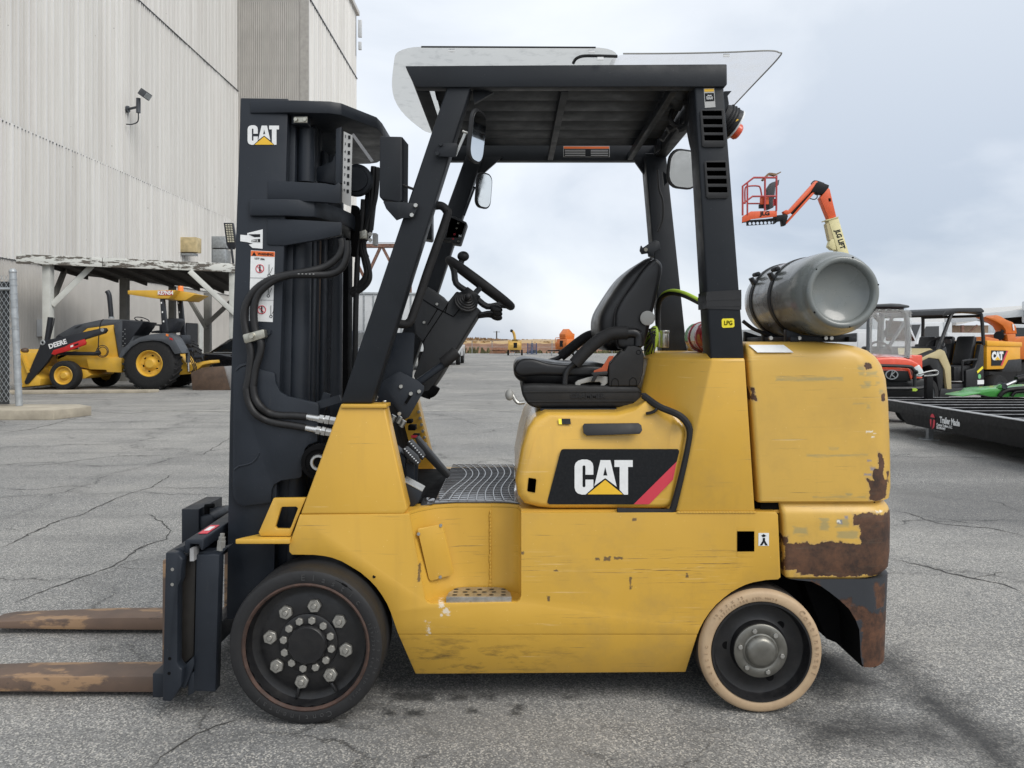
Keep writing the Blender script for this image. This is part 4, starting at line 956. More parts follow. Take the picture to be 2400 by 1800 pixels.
# ---- wheels
def ring_text(txt, c, r, a0, da, size, Y, mat, parent, bold=.0):
    mb = MB(); a = a0
    for ch in txt:
        if ch != ' ':
            t = math.radians(a); p = V((c[0] + r*math.cos(t), Y, c[1] + r*math.sin(t)))
            mb.text(ch, size, face_m(p, (math.sin(t),0,-math.cos(t)), (math.cos(t),0,math.sin(t))), bold, .0009)
        a -= da
    return part('lettering', mb, mat, parent)
M('nut_steel', (.40,.39,.36), .42, .8, var=.2, vs=40)
NUT = hexmesh('lug_nut', .0262, .016, 'nut_steel', stud=(.0115,.006)); HB = hexmesh('hub_bolt', .0148, .011, 'nut_steel')
def drive_wheel(yf, near):
    s_ = 1 if near else -1
    c = V((-.7375, yf, .2794))
    w = thing('x', 'x', 'x', c); w.name = 'drive_wheel'; del w['label']; del w['category']; WL[w.name] = c
    w.parent = fk; w.location = c - WL[fk.name]
    P = lambda L: [(r, a*s_) for r, a in L]
    mb = MB(); mb.lathe(P([(.226,.010),(.228,.004),(.236,.001),(.262,0),(.2725,.006),(.2785,.022),(.2794,.04),(.2794,.19),(.2785,.205),(.272,.226),(.262,.229),(.228,.229)]), c, n=72); ty = part('tyre', mb, 'tyre_black', w)
    mb = MB(); mb.lathe(P([(.2295,.012),(.2295,.002),(.224,-.002),(.219,.001),(.2155,.008)]), c, n=64); part('rim_band', mb, 'rust_ring', w)
    mb = MB(); mb.lathe(P([(.2157,.007),(.213,.028),(.206,.048),(.188,.056),(.175,.054),(.160,.048),(.12,.046),(.108,.046),(.106,.040),(.0985,.036),(.072,.036),(.070,.022),(.064,.016),(.03,.015),(0,.0145)]), c, n=64); part('rim', mb, 'rim_black', w)
    mb = MB(); mb.lathe(P([(.2157,.007),(.213,.10),(.10,.12),(0,.12)]), c, n=32); part('rim_back', mb, 'deep_black', w)
    if near:
        for k in range(8):
            t = math.radians(80.5 - 45*k); inst('lug_nut', NUT, w, c + V((.139*math.cos(t), .046, .139*math.sin(t))), (0, random.uniform(0,1), 0))
        for k in range(12):
            t = math.radians(79.5 - 30*k); inst('hub_bolt', HB, w, c + V((.0875*math.cos(t), .036, .0875*math.sin(t))), (0, random.uniform(0,1), 0))
        for k in (3,6): # cast ribs low in the dish
            t = math.radians(-60 - (k-3)*14); mb = MB(); mb.bar(c + V((.165*math.cos(t),.046,.165*math.sin(t))), c + V((.203*math.cos(t),.044,.203*math.sin(t))), .012, .016, (0,1,0)); part('cast_rib', mb, 'rim_black', w, bev=.005)
        mb = MB(); mb.tube([c+V((.262*math.cos(math.radians(a)),.004,.262*math.sin(math.radians(a)))) for a in (72,66,60,55,50)], [.001,.004,.005,.004,.001], 6); part('tread_scar', mb, 'deep_black', w)
        ring_text('Elastic', (c.x, c.z), .249, 92, 8.6, .030, yf-.0006, 'tyre_emboss', w)
        ring_text('22 X 9 X 16', (c.x, c.z), .260, 16, 3.6, .015, yf+.0002, 'tyre_emboss', w); ring_text('559/229-406 STD MH20', (c.x, c.z), .243, 20, 3.6, .014, yf-.0006, 'tyre_emboss', w)
        ring_text('Continental', (c.x, c.z), .249, -70, 6.2, .028, yf-.0006, 'tyre_emboss', w)
    return w
drive_wheel(2.74, True); drive_wheel(mir(2.74), False)
HB2 = hexmesh('cover_bolt', .0095, .007, 'zinc')
def steer_wheel(yf, near):
    s_ = 1 if near else -1; c = V((.919, yf, .2286))
    w = thing('x', 'x', 'x', c); w.name = 'steer_wheel'; del w['label']; del w['category']; WL[w.name] = c
    w.parent = fk; w.location = c - WL[fk.name]
    P = lambda L: [(r, a*s_) for r, a in L]
    mb = MB(); mb.lathe(P([(.1845,.008),(.186,.003),(.192,0),(.214,.001),(.2215,.006),(.2262,.016),(.2278,.028)]), c, n=72); part('tyre', mb, 'tyre_tan', w)
    mb = MB(); mb.lathe(P([(.2278,.028),(.2286,.045),(.2286,.135),(.226,.16),(.214,.178),(.185,.178)]), c, n=72); part('tread', mb, 'tread_dark', w)
    mb = MB(); mb.lathe(P([(.1855,.006),(.1835,-.001),(.177,-.001),(.1745,.010),(.172,.030),(.166,.040),(.15,.045),(.118,.045),(.106,.040),(.100,.022),(.0985,.018)]), c, n=64); part('rim', mb, 'rim_black', w)
    mb = MB(); mb.lathe(P([(.0992,.021),(.0985,.012),(.094,.009),(.068,.009),(.064,.012),(.059,.010),(.056,.002),(.050,-.008),(.042,-.012),(.02,-.013),(0,-.013)]), c, n=56); part('hub_cover', mb, 'hub_silver', w)
    mb = MB(); mb.lathe(P([(.175,.01),(.172,.12),(0,.12)]), c, n=32); part('rim_back', mb, 'deep_black', w)
    if near:
        for k in range(6):
            t = math.radians(-12 + 60*k); inst('cover_bolt', HB2, w, c + V((.079*math.cos(t), .009, .079*math.sin(t))), (0, random.uniform(0,1), 0))
        for a in (45, 176, -68):
            t = math.radians(a); mb = MB(); p = c + V((.119*math.cos(t), .0445, .119*math.sin(t))); mb.cyl(p, p+V((0,.002,0)), .0148, n=18); part('rim_hole', mb, 'deep_black', w)
        ring_text('Continental', (c.x, c.z), .2055, 44, 6.6, .030, yf-.0004, 'tyre_tan_emboss', w, .0004); ring_text('Elastic', (c.x, c.z), .2055, 216, 6.9, .026, yf-.0004, 'tyre_tan_emboss', w)
        ring_text('18 X 7 X 12', (c.x, c.z), .213, 144, 3.4, .014, yf+.0003, 'tyre_tan_emboss', w); ring_text('457/178-308 STD-MH20', (c.x, c.z), .198, 141, 3.5, .014, yf-.0004, 'tyre_tan_emboss', w)
    return w
steer_wheel(2.825, True); steer_wheel(mir(2.825), False)
# ================================================================ forklift: mast
def inward(pts, d):
    n = len(pts); ar = sum(pts[i].x*pts[(i+1)%n].z - pts[(i+1)%n].x*pts[i].z for i in range(n)); sg = 1 if ar > 0 else -1; o = []
    for i in range(n):
        a, b, c_ = pts[i-1], pts[i], pts[(i+1)%n]
        t1 = (V((b.x-a.x,0,b.z-a.z))).normalized(); t2 = (V((c_.x-b.x,0,c_.z-b.z))).normalized(); t = (t1+t2)
        t = t.normalized() if t.length > 1e-6 else t1
        o.append(V((b.x - sg*t.z*d, b.y, b.z + sg*t.x*d)))
    return o
def smoothp(pts, sub=3):
    n = len(pts); o = []
    for i in range(n):
        a, b, c_, d = pts[i-1], pts[i], pts[(i+1)%n], pts[(i+2)%n]
        for k in range(sub):
            t = k/sub; o.append(0.5*((2*b) + (c_-a)*t + (2*a-5*b+4*c_-d)*t*t + (3*b-a-3*c_+d)*t**3))
    return o
def pillow(pts, y0, y1, r, sub=3, n=4):
    P = smoothp(pts, sub) if sub > 1 else pts; rings = []
    for k in range(n+1):
        a = math.pi/2*k/n; off = r*(1-math.sin(a)); yy = y0 + r*(1-math.cos(a)); rings.append([V((p.x, yy, p.z)) for p in inward(P, off)])
    for k in range(n, -1, -1):
        a = math.pi/2*k/n; off = r*(1-math.sin(a)); yy = y1 - r*(1-math.cos(a)); rings.append([V((p.x, yy, p.z)) for p in inward(P, off)])
    return MB().loft(rings)
def rr_plate(mb, c, xd, yd, w, h, r, t, n=5):
    m = face_m(c, xd, yd); pts = []
    for cx_, cy_, a0 in ((w/2,h/2,0),(-w/2,h/2,90),(-w/2,-h/2,180),(w/2,-h/2,270)):
        for i in range(n+1):
            a = math.radians(a0+90*i/n); pts.append(m @ V((cx_ - math.copysign(r,cx_) + r*math.cos(a), cy_ - math.copysign(r,cy_) + r*math.sin(a), 0)))
    z = V((m[0][2], m[1][2], m[2][2])); mb.slab(pts, tuple(-z*t)); return mb
web = qs('d', [(519.7,211.5),(622,213),(614,520),(604,818),(593,1200),(588,1338),(489,1338),(496,900)], 2.95)
def mirl(L): return [V((p.x, mir(p.y), p.z)) for p in L]
mb = MB(); mb.slab(web, .022); rail = part('mast_rail', mb, 'mast_black', fk, bev=.003)
mb = MB(); mb.slab(mirl(web), (0,-.022,0)); part('mast_rail', mb, 'mast_black', fk, bev=.003)
for sg in (0,1):
    for a, b in (((519.7,211.5),(489,1338)),((622,213),(588,1338))):
        p0, p1 = q('d',*a,2.95), q('d',*b,2.95); dx_ = .012 if a[0] < 560 else -.012
        y = 3.0 if not sg else mir(3.0)
        mb = MB(); mb.bar(V((p0.x+dx_,y,p0.z-.002)), V((p1.x+dx_,y,p1.z)), .024, .07, (0,1,0)); part('mast_flange', mb, 'mast_black', fk)
# inner rails, cylinders, chain
def vbar(name, k, a, b, Y, w, d_, mat='mast_black'): mb = MB(); mb.bar(q(k,*a,Y), q(k,*b,Y), w, d_, (0,1,0)); return part(name, mb, mat, fk, bev=.002)
vbar('inner_rail', 'd', (633,240), (612,1300), 3.03, .04, .06); vbar('inner_rail', 'd', (680,255), (668,1300), 3.14, .02, .05)
vbar('inner_rail', 'd', (690,260), (684,1200), 3.20, .012, .05); vbar('inner_rail', 'd', (702,330), (696,1200), 3.24, .016, .06)
vbar('inner_rail', 'd', (744,480), (741,1200), 3.62, .058, .10, 'deep_black'); vbar('inner_rail', 'd', (729,330), (722,1200), 3.40, .012, .05)
mb = MB(); mb.cyl(q('A',905,420,3.05), q('A',900,945,3.05), .034, n=20); mb.cyl(q('B',850,40,3.05), q('B',828,1660,3.05), .043, n=24); mb.cyl(q('d',640,880,3.05), q('d',632,1250,3.05), .05, n=20); part('lift_cylinder', mb, 'mast_black', fk)
mb = MB(); mb.cyl((-.80,YM,.35), (-.79,YM,2.18), .05, n=20); mb.cyl((-.86,mir(3.05),.35), (-.85,mir(3.05),2.2), .042, n=16); part('lift_cylinder', mb, 'mast_black', fk)
mb = MB(); mb.cyl(q('B',1032,60,3.2), q('B',1010,1300,3.2), .008, n=8); part('piston_rod', mb, 'fork_steel', fk)
mb = MB()
for k in range(46):
    z = 1.93 - k*.026; x_ = q('B',1150 - k*1.3,0,3.30).x
    for dy_ in (-.010,0,.010):
        mb.box((x_, 3.30+dy_, z), (.016 if k % 2 else .012, .004, .030))
    mb.cyl((x_,3.285,z+.013), (x_,3.315,z+.013), .0045, n=6)
part('lift_chain', mb, 'deere_black', fk)
mb = MB(); mb.box(q('A',855,350,2.995), (.062,.05,.036)); part('cylinder_cap', mb, 'mast_black', fk, bev=.002)
mb = MB(); mb.box(q('A',850,335,2.964), (.052,.008,.023)); kp = part('keeper_plate', mb, 'zinc_yellow', fk, bev=.001)
for a in (803,890): inst('bolt', hexmesh('bolt', .0085, .007, 'zinc_yellow'), kp, q('A',a,333,2.960))
# crossmembers (horizontal plates seen edge on)
def cross(name, pl, z0, z1, mat='mast_black', bev=.004):
    pts = [V((x_,y,z0)) for x_,y in pl] + [V((x_,mir(y),z0)) for x_,y in reversed(pl)]
    mb = MB(); mb.slab(pts, (0,0,z1-z0)); return part(name, mb, mat, fk, bev=bev)
cross('top_crossmember', [(-1.005,2.945),(-.84,2.938),(-.70,2.952),(-.66,2.975),(-.556,3.16),(-.548,3.25)], 2.248, 2.296)
cross('middle_crossmember', [(-1.005,2.935),(-.99,2.93),(-.86,2.93),(-.76,2.96),(-.705,3.10),(-.68,3.25)], 1.852, 1.916)
mb = MB(); mb.slab(qs('A', [(530,922),(1060,950),(1180,970),(1215,940),(1240,965),(1232,1150),(1050,1135),(525,1108)], 2.945), .03); part('tie_plate', mb, 'mast_black', fk, bev=.003)
mb = MB(); mb.slab(qs('A', [(525,1290),(1240,1330),(1235,1455),(1060,1495),(690,1558),(540,1552),(520,1540)], 2.945), .025); part('tie_gusset', mb, 'mast_black', fk, bev=.003)
mb = MB(); mb.slab(qs('A', [(1190,420),(1245,400),(1245,950),(1195,965),(1185,930)], 3.0), .02); mb.slab(qs('A', [(1000,800),(1150,740),(1185,660),(1185,960),(1000,930)], 3.1), .02); part('web_rib', mb, 'mast_black', fk, bev=.003)
mb = MB(); mb.slab(qs('A', [(1268,447),(1352,487),(1335,1178),(1275,1155),(1252,1135)], 2.99), .004); cs_ = part('capacity_strip', mb, 'grey_decal', fk)
for k in range(8):
    y_ = 505 + k*75; mb = MB(); mb.box(q('A', 1322-k*2.2, y_, 2.9885), (.009,.001,.014)); part('scale_mark', mb, 'black_decal', cs_)
    mb = MB(); mb.text('23456789'[k], .014, face_m(q('A', 1284-k*1.5, y_-10, 2.9885)), 0, .0005); part('scale_digit', mb, 'black_decal', cs_)
mb = MB(); mb.lathe([(0,-.03),(.05,-.03),(.052,-.018),(.064,-.016),(.069,-.01),(.064,0),(.069,.01),(.064,.016),(.052,.018),(.05,.03),(0,.03)], q('A',1395,925,3.30), n=36); part('chain_sheave', mb, 'mast_black', fk)
mb = MB(); mb.bar(q('A',1358,480,3.1), q('A',1550,745,3.1), .012, .02, (0,1,0)); part('deflector_bar', mb, 'trailer_edge', fk)
# hoses on the right of the mast
for pth, r_ in (([('A',1560,790),('A',1545,1000),('A',1520,1420),('B',1440,90),('B',1470,250),('B',1490,380),('B',1430,480),('B',1330,560)], .013), ([('A',1590,800),('A',1570,1100),('B',1460,60),('B',1505,300),('B',1515,430),('B',1450,520),('B',1340,585)], .013), ([('B',1400,270),('B',1385,700),('B',1375,1300),('B',1360,1659)], .0125), ([('A',1460,1110),('A',1440,1400),('B',1410,120),('B',1395,400)], .012)):
    mb = MB(); mb.tube([q(k,a,b,3.34) for k,a,b in pth], r_, 8); part('hydraulic_hose', mb, 'hose', fk)
mb = MB(); mb.slab(qs('A', [(1480,1030),(1600,790),(1605,850),(1545,1400),(1430,1410),(1440,1390)], 3.36), .03); part('hose_guide', mb, 'mast_black', fk)
mb = MB(); mb.slab(qs('A', [(1340,1160),(1400,1170),(1440,1290),(1420,1500),(1500,1659),(1330,1659),(1330,1300)], 3.33), .05); part('valve_housing', mb, 'deep_black', fk, bev=.004)
mb = MB(); mb.slab(qs('A', [(1418,1420),(1480,1400),(1500,1440),(1495,1490),(1420,1490)], 3.28), .03); part('hose_clamp', mb, 'zinc_yellow', fk, bev=.003)
for b in (1447,1505): mb = MB(); mb.cyl(q('A',1525,b,3.27), q('A',1525,b,3.30), .009, n=12); part('clamp_bolt', mb, 'zinc', fk)
mb = MB(); mb.box(q('A',1575,1500,3.34), (.016,.05,.05)); part('bracket_plate', mb, 'grey_decal', fk)
# outer stage bracket plate, roller, front hoses
obp = [(772,-60),(780,-122),(800,-160),(840,-195),(920,-212),(1025,-142),(1150,-115),(1175,-100),(1185,-12),(1230,80),(1300,120),(1480,160),(1590,185),(1605,215),(1592,560),(1510,590),(1470,630),(1462,660),(1440,900),(1420,915),(1240,940),(1170,980),(1148,1030),(1140,1155),(870,1190),(800,1150),(770,1080),(765,1000)]
mb = MB(); mb.slab(qs('C', obp, 2.932), .018); part('mast_bracket', mb, 'mast_black', fk, bev=.003)
mb = MB(); mb.tube(qs('C', [(785,835),(830,800),(900,785),(960,762),(1005,715),(1028,670)], 2.931), .0035, 6); mb.tube(qs('C', [(800,-130),(850,-170),(930,-190),(960,-170)], 2.931), .003, 6); part('cast_ridge', mb, 'mast_black', fk)
mb = MB(); mb.bar(q('C',1600,205,2.96), q('C',1820,140,2.96), .03, .022, (0,1,0)); mb.bar(q('C',1625,300,3.0), q('C',1690,90,3.0), .03, .012, (0,1,0)); part('tilt_arm', mb, 'mast_black', fk)
rc_ = q('C',1600,765,2.90); mb = MB(); mb.lathe([(.05,0),(.066,.004),(.068,.012),(.068,.05)], rc_, n=32); mb.lathe([(0,.006),(.05,.006)], rc_, n=32); part('roller', mb, 'deep_black', fk)
mb = MB(); mb.lathe([(.018,.002),(.021,-.003),(.029,-.003),(.033,.003),(.033,.01)], rc_, n=28); part('roller_bush', mb, 'silver', fk)
h1 = [('B',1245,40),('B',1255,120),('B',1210,220),('B',1090,310),('B',900,360),('B',700,395),('B',530,450),('B',400,545),('B',320,680),('B',300,800),('B',318,930),('B',350,1060),('B',366,1180),('B',345,1380),('B',325,1480),('C',905,60),('C',925,170),('C',985,280),('C',1080,345),('C',1200,380),('C',1330,400),('C',1480,425)]
h2 = [('B',1300,60),('B',1298,200),('B',1240,330),('B',1120,385),('B',900,388),('B',740,395),('B',580,450),('B',450,560),('B',400,680),('B',395,820),('B',412,940),('B',460,1050),('B',455,1150),('B',410,1300),('B',390,1450),('C',968,30),('C',985,130),('C',1035,215),('C',1120,280),('C',1230,305),('C',1350,308),('C',1490,318)]
for hh, r_ in ((h1,.0145),(h2,.0145)):
    n_ = len(hh); mb = MB(); mb.tube([q(k,a,b,2.915 if 3 < i < n_-4 else 2.93) for i,(k,a,b) in enumerate(hh)], r_, 10); part('hydraulic_hose', mb, 'hose', fk)
for k in range(5): mb = MB(); p = q('B', 830+k*36, 381+k*.5, 2.899); mb.box(p, (.006,.001,.0022)); part('hose_print', mb, 'grey_decal', fk)
mb = MB(); mb.slab(qs('B', [(282,982),(290,970),(478,920),(492,926),(502,996),(490,1004),(318,1058),(300,1050)], 2.897), .036); hc = part('hose_clamp', mb, 'zinc_yellow', fk, bev=.004)
inst('bolt', hexmesh('bolt', .011, .01, 'zinc_yellow', washer=(.014,.002)), hc, q('B',375,987,2.896))
mb = MB(); mb.slab(qs('B', [(430,890),(555,930),(555,960),(520,990),(500,1080),(440,1085)], 2.936), .014); part('clamp_bracket', mb, 'mast_black', fk)
def fitting(p0, p1):
    p0, p1 = V(p0), V(p1); mb = MB(); L = lambda t: p0.lerp(p1, t)
    mb.cyl(L(0), L(.42), .0115, .0125, n=14); mb.cyl(L(.42), L(.46), .015, n=14); mb.cyl(L(.46), L(.60), .017, n=6); mb.cyl(L(.60), L(.64), .012, n=12); mb.cyl(L(.64), L(.78), .018, n=6); mb.cyl(L(.80), L(1), .0165, n=6); part('hose_fitting', mb, 'silver', fk)
fitting(q('C',1475,317,2.93), q('C',1775,365,2.935)); fitting(q('C',1462,425,2.93), q('C',1730,475,2.935))
# mast decals
def tfA(x, y): return (333 + (x-680)*(305/471), 388 + (y-612)*(190/284))
cat_logo('A', tfA, 2.9483, rail)
mb = MB(); mb.slab(qs('B', [(365,152),(598,165),(577,850),(346,838)], 2.9487), .0012); wl = part('warning_label', mb, 'white_decal', rail)
mb = MB(); mb.slab(qs('B', [(367,156),(596,168),(595,215),(365,206)], 2.9476), .001); part('label_header', mb, 'orange_decal', rail)
mb = MB(); mb.text('WARNING', .0135, face_m(q('B',508,191,2.9468), (1,0,-.04)), .0004, .0004, (.92,1)); part('label_text', mb, 'black_decal', rail)
mb = MB(); mb.slab(qs('B', [(375,203),(396,166),(418,205)], 2.9468), .0008); part('label_symbol', mb, 'black_decal', rail)
mb = MB(); mb.text('LOT 35A', .010, face_m(q('B',450,235,2.9478), (1,0,-.12)), .0003, .0004); part('label_note', mb, 'black_decal', rail)
for (cx_, cy_) in ((452,330),(445,530),(470,730)):
    c = q('B',cx_,cy_,2.9476); mb = MB(); mb.torus(c, (0,1,0), .0152, .0016, 28, 5); mb.bar(c+V((-.011,0,.011)), c+V((.011,0,-.011)), .0015, .003, (0,1,0)); part('prohibition_ring', mb, 'red_decal', rail)
    mb = MB(); mb.ball(c+V((0,.0004,.010)), .003, (1,.2,1), 8, 5); mb.box(c+V((0,.0006,.0)), (.006,.001,.014)); mb.box(c+V((-.002,.0006,-.011)), (.0025,.001,.011)); mb.box(c+V((.003,.0006,-.011)), (.0025,.001,.011)); part('pictogram', mb, 'black_decal', rail)
    w_ = q('B',cx_+90,cy_+65,2.9476); mb = MB(); mb.torus(w_, (0,1,0), .005, .0012, 18, 4); mb.bar(w_+V((0,0,.006)), w_+V((0,0,.042)), .001, .003, (0,1,0)); mb.bar(w_+V((.004,0,.008)), w_+V((.013,0,.03)), .001, .0016, (0,1,0)); part('pictogram', mb, 'black_decal', rail)
for yy in (418,632): mb = MB(); mb.slab(qs('B', [(356,yy),(588,yy+4),(588,yy+7),(356,yy+3)], 2.9478), .0006); part('label_line', mb, 'black_decal', rail)
mb = MB(); mb.slab(qs('A', [(262,1452),(330,1458),(330,1436),(480,1400),(478,1588),(380,1580),(345,1548),(385,1540),(330,1525),(262,1515)], 2.9487), .0012); part('torn_sticker', mb, 'white_decal', rail)
mb = MB(); mb.slab(qs('A', [(372,1500),(455,1492),(455,1526),(372,1520)], 2.9476), .0008); mb.slab(qs('A', [(340,1448),(455,1446),(455,1474),(400,1476)], 2.9476), .0008); part('sticker_print', mb, 'black_decal', rail)
mb = MB(); mb.text('09/12', .0105, face_m(q('A',405,1511,2.9466)), .0002, .0004); part('sticker_text', mb, 'white_decal', rail)
# ---- carriage with side shifter
cy0 = 2.76
sp = qs('L', [(918,462),(975,462),(995,475),(1015,500),(1006,560),(1004,612),(988,650),(984,1075),(996,1095),(1012,1112),(1006,1205),(948,1293),(900,1288)], cy0)
mb = MB(); mb.slab(sp, .045); shp = part('side_shift_plate', mb, 'mast_black', fk, bev=.006)
mb = MB(); mb.slab([V((p.x, mir(p.y), p.z)) for p in sp], (0,-.045,0)); part('side_shift_plate', mb, 'mast_black', fk, bev=.006)
for a, b in ((957,556),(956,640),(942,1052),(939,1134)): p = q('L',a,b,cy0-.001); mb = MB(); mb.cyl(p, p+V((0,.003,0)), .006, n=12); part('plate_hole', mb, 'zinc' if b < 700 else 'deep_black', shp)
mb = MB(); mb.slab(qs('L', [(1030,488),(1088,440),(1075,1040),(1015,1080),(990,1062),(995,660),(1015,615)], 2.815), .03); part('carriage_web', mb, 'dark_steel', fk, bev=.003)
mb = MB(); mb.slab(qs('D', [(345,172),(532,176),(500,1286),(322,1278)], 2.80), .05); part('carriage_plate', mb, 'mast_black', fk, bev=.004)
mb = MB(); mb.slab([V((p.x, mir(p.y), p.z)) for p in qs('D', [(345,172),(532,176),(500,1286),(322,1278)], 2.80)], (0,-.05,0)); part('carriage_plate', mb, 'mast_black', fk)
mb = MB(); mb.slab(qs('L', [(1015,1100),(1075,1040),(1078,1085),(1030,1215),(1005,1215)], 2.79), .04); mb.slab(qs('L', [(1045,1155),(1078,1120),(1080,1240),(1042,1262)], 2.80), .04); part('carriage_foot', mb, 'mast_black', fk, bev=.003)
ub = qs('C', [(302,1530),(325,1512),(475,1508),(487,1520),(480,1615),(462,1618),(440,1560),(350,1555),(345,1640),(300,1650)], 2.79)
mb = MB(); mb.slab(ub, (.0,1.10,.02)); part('upper_bar', mb, 'mast_black', fk, bev=.004)
z1 = ub[1].z + .001; mb = MB(); mb.slab([V((ub[1].x+.012,2.86,z1+.0025)), V((ub[2].x-.010,2.86,z1+.003)), V((ub[2].x-.010,2.98,z1+.0052)), V((ub[1].x+.012,2.98,z1+.005))], (0,0,.0015)); part('bar_sticker', mb, 'red_decal', fk)
mb = MB(); mb.slab([V((ub[1].x+.020,2.895,z1+.0055)), V((ub[2].x-.016,2.895,z1+.006)), V((ub[2].x-.016,2.95,z1+.007)), V((ub[1].x+.020,2.95,z1+.0065))], (0,0,.0012)); part('bar_sticker', mb, 'white_decal', fk)
for y, z in ((3.34,.10),(3.34,.52)): mb = MB(); mb.box((-1.30 if z < .3 else -1.24, y, z), (.06,1.0,.09)); part('carriage_bar', mb, 'mast_black', fk, bev=.004)
mb = MB(); mb.slab(qs('C', [(120,1640),(290,1575),(330,1620),(240,1660)], 2.80), (0,1.0,0)); part('hook_bar', mb, 'mast_black', fk, bev=.002)
mb = MB(); mb.box(q('C',355,1400,3.45) + V((0,.14,0)), (.078,.28,.17)); part('fork_hook', mb, 'mast_black', fk, bev=.004)
mb = MB(); mb.slab(qs('C', [(440,1290),(560,1270),(600,1330),(520,1420),(440,1420)], 3.46), .22); part('shift_cylinder', mb, 'mast_black', fk, bev=.01)
mb = MB(); mb.cyl(q('C',520,1300,3.5), q('C',520,1185,3.5), .012, n=10); mb.cyl(q('C',500,1190,3.5), q('C',588,1183,3.5), .010, n=10); part('hose_elbow', mb, 'deep_black', fk)
mb = MB(); mb.cyl(q('D',545,135,2.83), q('D',552,60,2.83), .016, n=6); mb.cyl(q('D',552,60,2.83), q('D',556,30,2.83), .013, n=6); mb.cyl(q('D',555,32,2.83), q('D',558,2,2.83), .009, n=6); part('adjuster_bolt', mb, 'zinc', fk)
mb = MB(); mb.slab(qs('D', [(340,150),(480,145),(605,110),(545,165),(350,172)], 2.82), .05); part('bolt_plate', mb, 'mast_black', fk)
mb = MB(); mb.box(q('D',332,160,2.80), (.014,.05,.045)); part('shim', mb, 'trailer_edge', fk)
# ---- forks
def fork(y0, y1):
    xh = -1.345
    side = [(xh+.055,.53),(xh,.53),(xh-.002,.115),(xh-.012,.092),(xh-.035,.083),(-1.9,.080),(-2.40,.062),(-2.47,.050),(-2.47,.043),(-2.40,.030),(-1.9,.024),(xh-.02,.022),(xh+.03,.030),(xh+.055,.060)]
    mb = MB(); mb.slab([V((x_,y0,z)) for x_,z in side], (0,y1-y0,0)); part('fork', mb, 'fork_worn', fk, bev=.006)
fork(2.955, 3.095); fork(3.59, 3.73)
# ================================================================ forklift: overhead guard
GY = 2.78
mb = MB(); mb.slab(qs('d', [(875,142),(1570.5,138),(1571,182),(1566,187),(905,188),(897,187)], GY), .05); part('guard_rail', mb, 'guard_black', fk, bev=.004)
zr0, zr1 = 2.293, 2.376
xgl, xgr = qx('d',880,GY), qx('d',1570,GY)
mb = MB(); mb.slab([V((xgl+.03,mir(GY)-.05,zr0)), V((xgr,mir(GY)-.05,zr0)), V((xgr,mir(GY)-.05,zr1)), V((xgl,mir(GY)-.05,zr1))], .05); part('guard_rail', mb, 'guard_black', fk, bev=.004)
mb = MB(); mb.slab([V((xgl+.028,GY+.052,zr0-.002)), V((xgl+.075,GY+.052,zr0-.002)), V((xgl+.05,GY+.052,zr1-.004)), V((xgl-.005,GY+.052,zr1-.004))], mir(GY)-GY-.105); part('guard_crossbar', mb, 'guard_black', fk, bev=.003)
mb = MB(); mb.box((xgr-.03, YM, (zr0+zr1)/2), (.055, mir(GY)-GY-.11, zr1-zr0-.006)); part('guard_crossbar', mb, 'guard_black', fk, bev=.003)
for k in range(7):
    y = GY + .115 + k*.142
    mb = MB(); mb.box((( xgl+.07 + xgr-.06)/2, y, 2.355), (xgr-xgl-.14, .128, .012), Matrix.Rotation(math.radians(-5), 3, 'X')); part('roof_slat', mb, 'guard_black', fk, bev=.003)
mb = MB(); mb.box((.195, YM, 2.311), (.028, mir(GY)-GY-.11, .034)); part('roof_brace', mb, 'guard_black', fk, bev=.003)
mb = MB(); mb.box((.60, YM, 2.311), (.028, mir(GY)-GY-.11, .034)); part('roof_brace', mb, 'guard_black', fk, bev=.003)
gl = decal('guard_label', 'E', [(1522,906),(1897,906),(1897,996),(1522,996)], 'grey_decal', mir(GY)-.0515)
decal('label_header', 'E', [(1526,910),(1893,910),(1893,928),(1526,928)], 'orange_decal', mir(GY)-.053, gl); decal('label_body', 'E', [(1526,930),(1893,930),(1893,992),(1526,992)], 'black_decal', mir(GY)-.053, gl)
for k in range(4): decal('label_text', 'E', [(1535,938+k*14),(1700,938+k*14),(1700,943+k*14),(1535,943+k*14)], 'grey_decal', mir(GY)-.0543, gl); decal('label_text', 'E', [(1745,938+k*14),(1885,938+k*14),(1885,943+k*14),(1745,943+k*14)], 'grey_decal', mir(GY)-.0543, gl)
# legs and posts: top and bottom rectangles joined
def leg(name, top, bot, yt, yb, dep, far=False, mat='guard_black'):
    (a, b), zt_ = top; (c_, d), zb_ = bot
    f = (lambda y: mir(y)) if far else (lambda y: y); s_ = -1 if far else 1
    T = [V((a,f(yt),zt_)), V((b,f(yt),zt_)), V((b,f(yt)+s_*dep,zt_)), V((a,f(yt)+s_*dep,zt_))]; B_ = [V((c_,f(yb),zb_)), V((d,f(yb),zb_)), V((d,f(yb)+s_*dep,zb_)), V((c_,f(yb)+s_*dep,zb_))]
    mb = MB(); mb.loft([T, B_]); return part(name, mb, mat, fk, bev=.008, segs=3)
zg = qz('d',190,2.79)
LT = ((qx('E',590,2.79), qx('E',785,2.79)), zg+.02); LB = ((qx('d',735,2.872), qx('d',803,2.872)), qz('d',872,2.872))
nl = leg('guard_leg', LT, LB, 2.79, 2.872, .085); leg('guard_leg', LT, LB, 2.79, 2.872, .085, True)
PT = ((qx('F',855,2.79), qx('F',1092,2.79)), zg+.02); PB = ((qx('d',1535.5,2.848), qx('d',1608.5,2.848)), qz('d',776.5,2.848))
rp = leg('guard_post', PT, PB, 2.79, 2.848, .12); leg('guard_post', PT, PB, 2.79, 2.848, .12, True)
